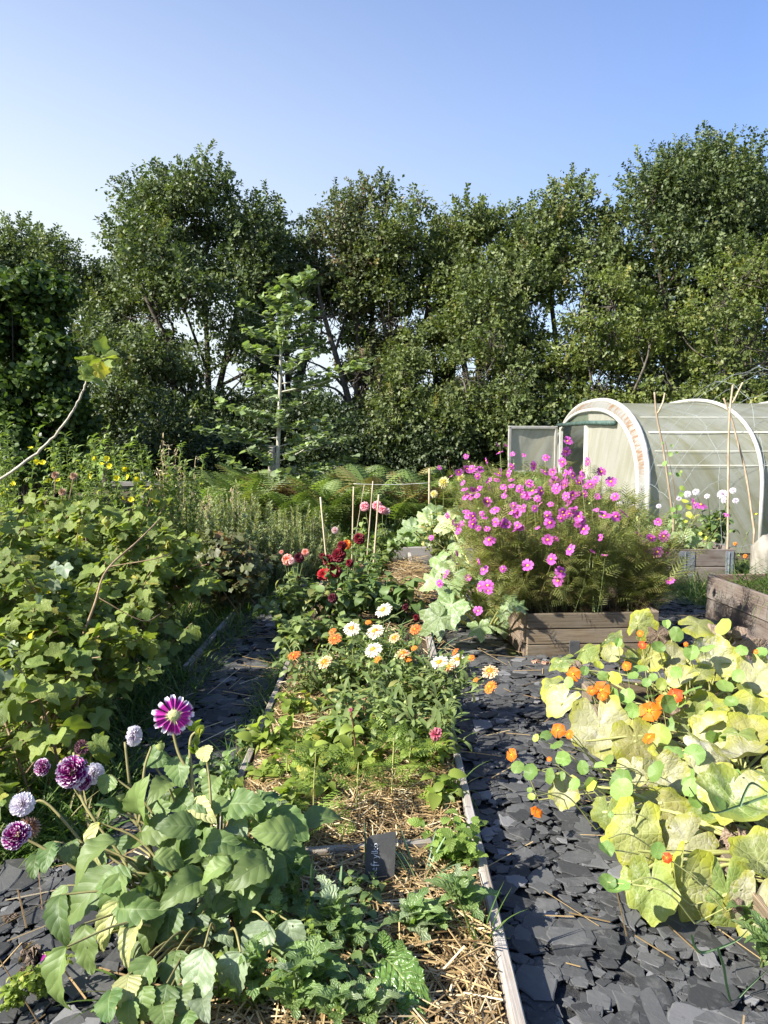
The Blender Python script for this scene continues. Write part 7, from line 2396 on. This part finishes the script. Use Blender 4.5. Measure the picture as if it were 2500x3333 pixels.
tag(ff(270, 2545, 34, 'purple', 2.3, (0.3, -0.7, 0.1), var=1), 'purple dahlia flower below the large one')
tag(ff(72, 2618, 46, 'whiteball', 2.2, (0.2, -0.8, 0.5)), 'white dahlia flower at the edge')
tag(ff(52, 2718, 54, 'purple', 2.12, (-0.1, -0.6, 0.8)), 'purple dahlia flower lowest at the edge')
tag(ff(95, 2690, 48, 'brownball', 2.2, (0.4, 0.2, 0.9)), 'brown wilted dahlia flower')
for (px, py) in ((522, 2428), (392, 2593)):
    P = A(px, py, 2.28)
    o = put(F['bud'], 'bud', t, P, face_R((0.2, -0.3, -0.6)), 0.0145)
    e = put(F['sepals'], 'sepals', None, (0, 0, -0.6), sc=1.3)
    e.parent = o
for k, (px, py) in enumerate(((640, 2385), (1060 / 1.327, 2200 + 640 / 1.327), (770, 2580), (640, 2440))):
    b = MB()
    P = A(px, py, 2.3)
    n = 9
    b.stamp(T_OV[0], P + r.normal(0, 0.008, (n, 3)), frames(nrm(r.normal(0, 0.5, (n, 3)) + [0, 0, 0.8]), nrm(r.normal(0, 1, (n, 3)))), r.uniform(0.025, 0.05, n))
    b.build('shoot_tip', M['lime_leaf'], t)

# ------------------------------------------------------------------ weeds and seedlings in the front bed
T_TH = [chord(leaf_grid(lambda q: (0.05 + 0.2 * math.sin(math.pi * q ** 0.8)) * (1 + 0.28 * math.sin(q * 31)) if q < 1 else 0, 26, 2, 0.3, 0.9, wav=0.05, serr=0.12, seed=k)) for k in range(3)]


def rosette(name, label, px, py, n, L, mat, tps, cat, group, seed, z0=0.1, up=0.8, wid=1.0, H=0.0, Y=None):
    r = np.random.default_rng(seed)
    g_ = G(px, py, z0)
    t = thing(name, label, cat, (g_[0], g_[1], z0 - 0.02), group)
    b, st = MB(), MB()
    for k in range(n):
        a = k * 2.4 + r.random() * 0.5
        f = k / max(1, n - 1)
        P = np.array([g_[0], g_[1], z0 + H * f]) + [r.normal(0, 0.008), r.normal(0, 0.008), 0]
        D = nrm(np.array([math.cos(a), math.sin(a), up * (0.5 + 0.8 * f)]) + r.normal(0, 0.15, 3))
        l = L * r.uniform(0.65, 1.1) * (1 - 0.35 * f)
        b.stamp(tps[k % len(tps)], [P], frames(D[None], nrm(np.array([[-math.cos(a) * 0.5, -math.sin(a) * 0.5, 1.0]]))), np.array([[l * wid, l, l]]), r.random(3))
    st.tube([(g_[0], g_[1], z0 - 0.03), (g_[0], g_[1], z0 + max(H, 0.02))], [0.006, 0.003], 6)
    b.build('leaves', M[mat], t)
    st.build('stem', M['green_stem'], t)
    return t


GT = 'prickly sow thistles in the front straw'
rosette('sow_thistle', 'prickly sow thistle below the slate marker', 1340, 3040, 13, 0.14, 'thistle', T_TH, 'thistle', GT, 1, H=0.05)
rosette('sow_thistle', 'tall prickly sow thistle right of the front dahlia', 1080, 3080, 15, 0.16, 'thistle', T_TH, 'thistle', GT, 2, H=0.12)
rosette('sow_thistle', 'bushy sow thistle at the bottom among the dahlia stems', 1010, 3240, 14, 0.16, 'thistle', T_TH, 'thistle', GT, 3, H=0.08)
rosette('sow_thistle', 'sow thistle leaning over the bed board', 1500, 2990, 12, 0.15, 'thistle', T_TH, 'thistle', GT, 4, H=0.11)
rosette('sow_thistle', 'sow thistle just left of the board-side grass', 1420, 3040, 9, 0.12, 'thistle', T_TH, 'thistle', GT, 5, H=0.03)
rosette('sow_thistle', 'dark sow thistle in the straw behind the front dahlia', 870, 2760, 9, 0.18, 'thistle', T_TH, 'thistle', GT, 6, H=0.1)
rosette('sow_thistle', 'upright narrow sow thistle behind the front dahlia leaves', 740, 2700, 14, 0.12, 'thistle', T_TH, 'thistle', GT, 7, H=0.26)
rosette('sow_thistle', 'grey-green sow thistle at the pumpkin bed corner', 2420, 3010, 7, 0.14, 'thistle', T_TH, 'thistle', GT, 8, z0=0.04, H=0.05)
rosette('sow_thistle', 'sow thistle at the right edge below the leek', 2480, 3130, 8, 0.16, 'thistle', T_TH, 'thistle', GT, 9, z0=0.04, H=0.06)
rosette('sow_thistle', 'sow thistle cut by the bottom edge under the puckered leaf', 1200, 3330, 9, 0.13, 'thistle', T_TH, 'thistle', GT, 10, H=0.05)
for k, (px, py, n, L, H, lb) in enumerate(((950, 2960, 12, 0.13, 0.12, 'sow thistle between the vetch and the leek leaves'), (1140, 3090, 11, 0.13, 0.05, 'sow thistle under the tall leek leaf'), (900, 3090, 12, 0.14, 0.12, 'sow thistle in the shade right of the dusty dahlia leaves'), (960, 3300, 11, 0.13, 0.1, 'sow thistle near the bottom edge left of the puckered leaf'), (830, 3250, 10, 0.12, 0.12, 'sow thistle near the bottom edge under the dahlia'), (1100, 3330, 9, 0.12, 0.06, 'sow thistle on the bottom edge in the straw'))):
    rosette('sow_thistle', lb, px, py, n, L, 'thistle', T_TH, 'thistle', GT, 40 + k, H=H)
# big shiny puckered leaf
T_LET = chord(leaf_grid(lambda q: (0.05 + 0.34 * math.sin(math.pi * q ** 0.85) ** 0.8) if q < 1 else 0, 30, 6, 0.12, 0.8, wav=0.045, serr=0.06, seed=4, wf=9))
g_ = G(1190, 3170, 0.1)
tl_ = thing('lettuce_plant', 'plant with one large shiny puckered green leaf near the bottom edge', 'lettuce', (g_[0], g_[1], 0.08))
for (bx, by, tx, ty, wp, Yb, Yt) in ((1250, 3120, 1385, 3290, 135, 1.97, 1.83), (1230, 3130, 1150, 3180, 70, 2.0, 1.95), (1250, 3110, 1245, 3030, 75, 2.02, 2.05), (1270, 3270, 1390, 3350, 110, 1.86, 1.78), (1240, 3250, 1120, 3240, 90, 1.9, 1.9), (1290, 3120, 1305, 3060, 65, 2.0, 2.03)):
    P0, P1 = A(bx, by, Yb), A(tx, ty, Yt)
    d = P1 - P0
    L = np.linalg.norm(d)
    b = MB()
    b.stamp(T_LET, [P0], frames(d[None] / L, nrm(np.array([[-0.25, -0.45, 0.85]]) + r.normal(0, 0.08, 3))), np.array([[wp / FPX * Yb / 0.72, L, L]]), r.random(3))
    b.build('leaf', M['lettuce'], tl_)
b = MB()
for e in ((1250, 3120, 1.97), (1270, 3270, 1.86), (1240, 3250, 1.9)):
    stem_to(b, (g_[0], g_[1], 0.08), A(*e), 0.005, 0.004, 0.02)
b.build('stalks', M['green_stem'], tl_)
# mint-like plant beside the cross plank end
g_ = G(1490, 2800, 0.1)
tm = thing('mint_plant', 'bright green toothed weed at the corner of the bed board and cross plank', 'weed', (g_[0], g_[1], 0.08))
fo, st = MB(), MB()
for k in range(13):
    tip = np.array([g_[0] + r.normal(0, 0.06), g_[1] + r.normal(0, 0.06), r.uniform(0.16, 0.27)])
    p = stem_to(st, (g_[0] + r.normal(0, 0.02), g_[1] + r.normal(0, 0.02), 0.08), tip, 0.003, 0.002, 0.05, 5)
    leafy(fo, [leaf_grid(W_ov, 8, 1, 0.2, 0.5, serr=0.14, seed=1)], p, 11, 0.055, 0.2, 1.0, 0.8, 0.1, 0.25)
fo.build('leaves', M['mint'], tm)
st.build('stems', M['green_stem'], tm)
# feathery seedlings
GS = 'feathery seedlings standing in the straw'
for k, (lb, bx, by, ty, n, L) in enumerate((('tall feathery seedling left of centre in the straw', 1023, 2705, 2440, 15, 0.13), ('feathery seedling right of centre with drooping leaves', 1275, 2575, 2400, 17, 0.13), ('feathery seedling behind the right one, under the calendulas', 1275, 2450, 2340, 12, 0.12), ('small feathery seedling at the straw edge left of the cross plank', 1110, 2745, 2690, 5, 0.1), ('feathery seedling against the bed board end', 1400, 2480, 2400, 8, 0.1), ('feathery seedling close to the light green dahlia seedling', 1160, 2560, 2480, 7, 0.09), ('feathery seedling at the back of the straw, narrow path side', 960, 2480, 2400, 8, 0.1), ('feathery seedling in the middle of the straw', 1160, 2640, 2520, 10, 0.12), ('feathery seedling between calendulas and the bed board', 1330, 2540, 2420, 12, 0.12), ('feathery seedling beside the yellowish seedling', 930, 2530, 2440, 9, 0.11))):
    g_ = G(bx, by, 0.11)
    ztop = A(bx, ty, g_[1])[2]
    ts = thing('feathery_seedling', lb, 'seedling', (g_[0], g_[1], 0.08), GS)
    fo, st = MB(), MB()
    p = stem_to(st, (g_[0], g_[1], 0.08), (g_[0] + 0.01, g_[1], ztop), 0.004, 0.002, 0.02, 6)
    leafy(fo, [T_FEATHER], p, int(n * 0.75), L * 1.1, 0.12, 1.0, 0.85, 0.25, 0.15)
    fo.build('leaves', M['feather'], ts)
    st.build('stem', M['yellow_stem'], ts)
# light green leafy seedlings
for k, (lb, bx, by, H, R0, n, fl) in enumerate((('light green dahlia seedling left in the straw below the calendulas', 1030, 2530, 0.2, 0.1, 9, ()), ('light green dahlia seedling with round leaves, centre', 1170, 2500, 0.22, 0.12, 11, ((1142, 2310, 9, 'dead'),)), ('light green dahlia seedling with a withered pink flower, by the bed board', 1390, 2500, 0.2, 0.12, 10, ((1417, 2390, 27, 'dead'),)), ('yellowish light green seedling at the narrow path side', 900, 2440, 0.2, 0.12, 9, ()), ('light green weed in the straw left of the calendulas', 980, 2330, 0.18, 0.13, 10, ()), ('small light green seedling on the straw left edge', 870, 2530, 0.1, 0.06, 5, ()), ('light green seedling against the bed board below the pink one', 1440, 2600, 0.14, 0.08, 6, ()), ('light green seedling in the straw behind the front dahlia', 960, 2640, 0.14, 0.1, 7, ()), ('light green seedling under the left calendulas', 1060, 2440, 0.2, 0.13, 11, ()), ('light green seedling under the right calendulas', 1290, 2440, 0.2, 0.13, 11, ()), ('light green seedling just behind the tall feathery seedling', 1020, 2600, 0.15, 0.1, 8, ()))):
    g_ = G(bx, by, 0.1)
    dahlia(lb, g_[0], g_[1], H, R0, n, 60 + k, fl, 'lime_leaf', 0.08, 7, 0.09, 'light green seedlings in the straw', 'red_stem' if k in (1, 2) else 'green_stem', name='dahlia_seedling', cat='seedling', Yf=g_[1] - 0.05)
# low weeds round the dahlia foot
for k, (px, py, H, lb) in enumerate(((720, 3290, 0.2, 'fine-leaved weed below the front dahlia, left of its stems'), (860, 3310, 0.18, 'fine-leaved weed cut by the bottom edge'), (60, 3280, 0.08, 'tiny pale weed on the slate in the bottom left corner'), (150, 3250, 0.1, 'thin weed on the slate beside the corner weed'), (960, 3150, 0.24, 'fine-leaved vetch climbing the dahlia'), (780, 2960, 0.42, 'vetch shoot rising in front of the dahlia leaves'))):
    g_ = G(px, py, 0.06 if px > 400 else 0.03)
    tw = thing('weed', lb, 'weed', (g_[0], g_[1], 0.03), 'fine-leaved weeds round the front dahlia')
    fo, st = MB(), MB()
    for q in range(9 if k != 5 else 3):
        tip = np.array([g_[0] + r.normal(0, 0.05), g_[1] + r.normal(0, 0.05), 0.05 + H * r.uniform(0.5, 1)])
        p = stem_to(st, (g_[0], g_[1], 0.03), tip, 0.0022, 0.0013, 0.1, 5)
        leafy(fo, T_OV if k != 5 else T_LAN, p, 16, 0.024 if k != 5 else 0.045, 0.15, 1.0, 0.8, 0.2, 0.3)
    fo.build('leaves', M['lime_leaf'], tw)
    st.build('stems', M['green_stem'], tw)
for k, (px, py, R0, n) in enumerate(((640, 2620, 0.1, 8), (1180, 2960, 0.1, 8), (1120, 3200, 0.12, 10), (690, 2520, 0.1, 8), (820, 2420, 0.12, 9))):
    g_ = G(px, py, 0.08)
    dahlia(('green weed in the straw behind the dahlia', 'green weed under the slate marker', 'green weed at the bottom beside the puckered leaf', 'green weed at the narrow path beyond the dahlia', 'green weed where straw meets the narrow path')[k], g_[0], g_[1], 0.14, R0, n, 90 + k, (), 'dahlia_mid', 0.05, 8, 0.06, 'broad-leaved weeds in the straw', name='weed', cat='weed')

# petals and dead leaves fallen on the slate
for k, (px, py, mt, s_, lb) in enumerate(((165, 3105, 'p_magenta', 0.03, 'magenta fallen petals on the slate'), (80, 3175, 'shrivelled', 0.035, 'red-brown dead leaf on the slate in the corner'), (115, 3230, 'shrivelled', 0.02, 'small dead leaf below the red-brown one'), (95, 3105, 'shrivelled', 0.025, 'dead leaf beside the magenta petals'), (30, 2990, 'shrivelled', 0.03, 'curled dead leaf on slate at the left edge'), (1735, 2155, 'p_brown', 0.045, 'tan dead leaves by the cosmos box corner'), (1775, 2158, 'p_brown', 0.04, 'second clump of tan dead leaves below the cosmos box'))):
    g_ = G(px, py, 0.03)
    b = MB()
    n = 5
    b.stamp(POLY['crumple'][0] if 'shriv' in mt or 'brown' in mt else leaf_grid(W_lan, 4, 1, 0.3, 0.5), g_ + r.normal(0, s_ * 0.4, (n, 3)) * [1, 1, 0.1] + [0, 0, 0.006], frames(r.normal(0, 1, (n, 3)) * [1, 1, 0.2], nrm(r.normal(0, 0.2, (n, 3)) + [0, 0, 1])), s_ * (0.45 if 'petal' not in lb else 1.2))
    o = b.build('fallen_leaf' if 'leaf' in lb or 'leaves' in lb else 'fallen_petals', M[mt], origin=g_)
    tag(o, lb, 'fallen leaf' if 'leaf' in lb or 'leaves' in lb else 'petals')

# ------------------------------------------------------------------ canes, net, stump
GC = 'bamboo canes staking the far dahlias'
for k, (x0, y0, x1, y1, Yd, r_, lb) in enumerate(((1043, 1618, 1060, 1800, 7.9, 0.008, 'bamboo cane leaning left, at the left of the group'), (1151, 1584, 1146, 1800, 8.5, 0.008, 'brownish bamboo cane behind the pale pink ball dahlia'), (1214, 1566, 1196, 1800, 8.1, 0.007, 'tallest pale bamboo cane, in front of the pink dahlia'), (1233, 1610, 1217, 1825, 7.6, 0.0085, 'thick bamboo cane at the straw heap'), (1186, 1577, 1155, 1760, 8.7, 0.004, 'very thin tilted cane between the taller ones'))):
    top_, bot_ = A(x0, y0, Yd), A(x1, y1, Yd)
    d = bot_ - top_
    foot = top_ + d * ((0.0 - top_[2]) / d[2])
    b = MB()
    p = [foot + (top_ - foot) * f for f in np.linspace(0, 1, 9)]
    b.tube(p, [r_ * (1.12 if q % 2 else 1.0) for q in range(9)], 7)
    o = b.build('bamboo_cane', M['bamboo'], origin=foot)
    tag(o, lb, 'cane', GC)
Z1 = lambda zx, zy: (2000 + zx / 3.318, 1180 + zy / 3.318)
for k, (pts, fork, Yd, lb) in enumerate((([(432, 320), (460, 590), (530, 950), (610, 1500), (640, 1700)], [(545, 330), (520, 440), (466, 550)], 8.55, 'crooked stick cane with forked top and climbing nasturtium'), ([(1280, 240), (1245, 560), (1232, 1000), (1226, 1740), (1226, 1900)], None, 8.4, 'straight tall stick cane of the crossed pair'), ([(1180, 385), (1262, 600), (1330, 850), (1420, 1200), (1500, 1740), (1510, 1850)], [(1385, 215), (1330, 330), (1275, 440)], 8.5, 'slanting knobbly stick cane crossing the straight one'))):
    p = smooth_path([A(*Z1(x, y), Yd) for x, y in pts], 7)
    if p[-1][2] > 0.2:
        p = np.vstack([p, [p[-1][0], p[-1][1], 0.1]])
    b = MB()
    b.tube(p, np.linspace(0.010, 0.014, len(p)) * (1 + 0.12 * np.sin(np.arange(len(p)) * 2.1)), 7)
    if fork:
        b.tube(smooth_path([A(*Z1(x, y), Yd - 0.02) for x, y in fork], 5), np.linspace(0.009, 0.011, 11), 6)
    o = b.build('stick_cane', M['cane'], origin=(p[-1][0], p[-1][1], 0))
    tag(o, lb, 'cane', 'stick canes holding the net')
# nasturtium climbing the forked cane
g_ = A(*Z1(640, 1750), 8.5)
tn_ = thing('climbing_nasturtium', 'yellow-green nasturtium climbing the forked stick cane', 'nasturtium', (g_[0], 8.5, 0.35))
st = MB()
p = smooth_path([A(*Z1(x, y), 8.48) for x, y in ((680, 1780), (660, 1500), (640, 1300), (600, 1100), (570, 950), (545, 850))], 6)
st.tube(p, 0.003, 5)
st.build('stem', M['red_stem'], tn_)
for (zx, zy, rz, y_) in ((545, 1090, 30, 0), (605, 990, 27, 0), (685, 1215, 30, 0), (735, 1355, 33, 0), (720, 1425, 28, 0), (760, 1500, 40, 1), (800, 1560, 36, 1), (690, 1570, 36, 0), (800, 1640, 34, 1), (830, 1665, 26, 1), (630, 1590, 30, 0), (600, 1200, 18, 0), (620, 900, 16, 0), (520, 870, 14, 0), (670, 975, 18, 0), (720, 1180, 16, 0), (650, 1660, 30, 0), (760, 1720, 30, 1), (980, 1895, 24, 1), (930, 1850, 20, 1)):
    P = A(*Z1(zx, zy), 8.45 + rng.normal(0, 0.04))
    big_leaf(tn_, 'nast', int(rng.integers(3)), P, rz / 3.318 / FPX * 8.45, nrm(np.array([-0.3, -0.7, 0.4]) + rng.normal(0, 0.3, 3)), (0, 0, 1), 'nast_yellow' if y_ else 'nast')
# net draped over hidden hoops behind the canes
tnz = MB()
x0n, x1n = A(2150, 1500, 9.1)[0], 6.2
for i in range(7):
    u = i / 6
    pts = []
    for k in range(14):
        v_ = k / 21
        ang_ = math.pi * v_
        yy = 10.3 - 1.25 * math.cos(ang_) - 0.6
        hx_ = 0.35 + 2.2 * (1 - (1 - min(1, u * 1.6 + 0.05)) ** 2) ** 0.5
        z_ = 0.4 + (hx_ - 0.4) * math.sin(ang_) ** 0.6 + 0.02 * math.sin(k * 2.3 + i)
        pts.append((x0n + (x1n - x0n) * u + 0.03 * math.sin(k * 1.7 + i * 2), yy, z_))
    tnz.tube(pts, 0.0022, 4, cap=False)
for k in range(0, 13, 2):
    pts = []
    for i in range(25):
        u = i / 24
        ang_ = math.pi * k / 21
        yy = 10.3 - 1.25 * math.cos(ang_) - 0.6
        hx_ = 0.35 + 2.2 * (1 - (1 - min(1, u * 1.6 + 0.05)) ** 2) ** 0.5
        pts.append((x0n + (x1n - x0n) * u, yy, 0.4 + (hx_ - 0.4) * math.sin(ang_) ** 0.6 + 0.02 * math.sin(i * 1.9 + k)))
    tnz.tube(pts, 0.0022, 4, cap=False)
o = tnz.build('garden_net', M['net'], origin=(x0n, 9.7, 0))
tag(o, 'wide-meshed pale net arching over the canes before the polytunnel', 'net')
# weathered stump at the right edge
ps = A(2490, 1870, 7.6)
b = MB()
V = []
for k in range(9):
    f = k / 8
    for i in range(14):
        a = 6.2832 * i / 14
        rr = 0.155 * (1 - 0.12 * f - (0.45 if k == 8 else 0)) * (1 + 0.06 * math.sin(3 * a + 1) + 0.04 * math.sin(7 * a + k))
        V.append((ps[0] + math.cos(a) * rr, 7.6 + math.sin(a) * rr, -0.05 + 0.66 * f + 0.03 * math.sin(a * 2) * f))
Q = [(k * 14 + i, k * 14 + (i + 1) % 14, (k + 1) * 14 + (i + 1) % 14, (k + 1) * 14 + i) for k in range(8) for i in range(14)]
V.append((ps[0], 7.6, 0.62))
b.add(V, Q, [(8 * 14 + i, 8 * 14 + (i + 1) % 14, 9 * 14) for i in range(14)])
o = b.build('tree_stump', M['stump'], origin=(ps[0], 7.6, 0))
tag(o, 'pale weathered upright stump at the right edge behind the greyish bed', 'stump')
# narrow slate tag in front of the cosmos box
g_ = G(1862, 2140, 0.0)
b = MB()
b.box((g_[0], g_[1] - 0.06, 0.06), (0.075, 0.012, 0.16), bev=0.003, jit=0.002)
tag(b.build('plant_marker', M['slate'], origin=(g_[0], g_[1], 0), smooth=False), 'small dark slate marker by the planked cosmos box', 'plant marker')
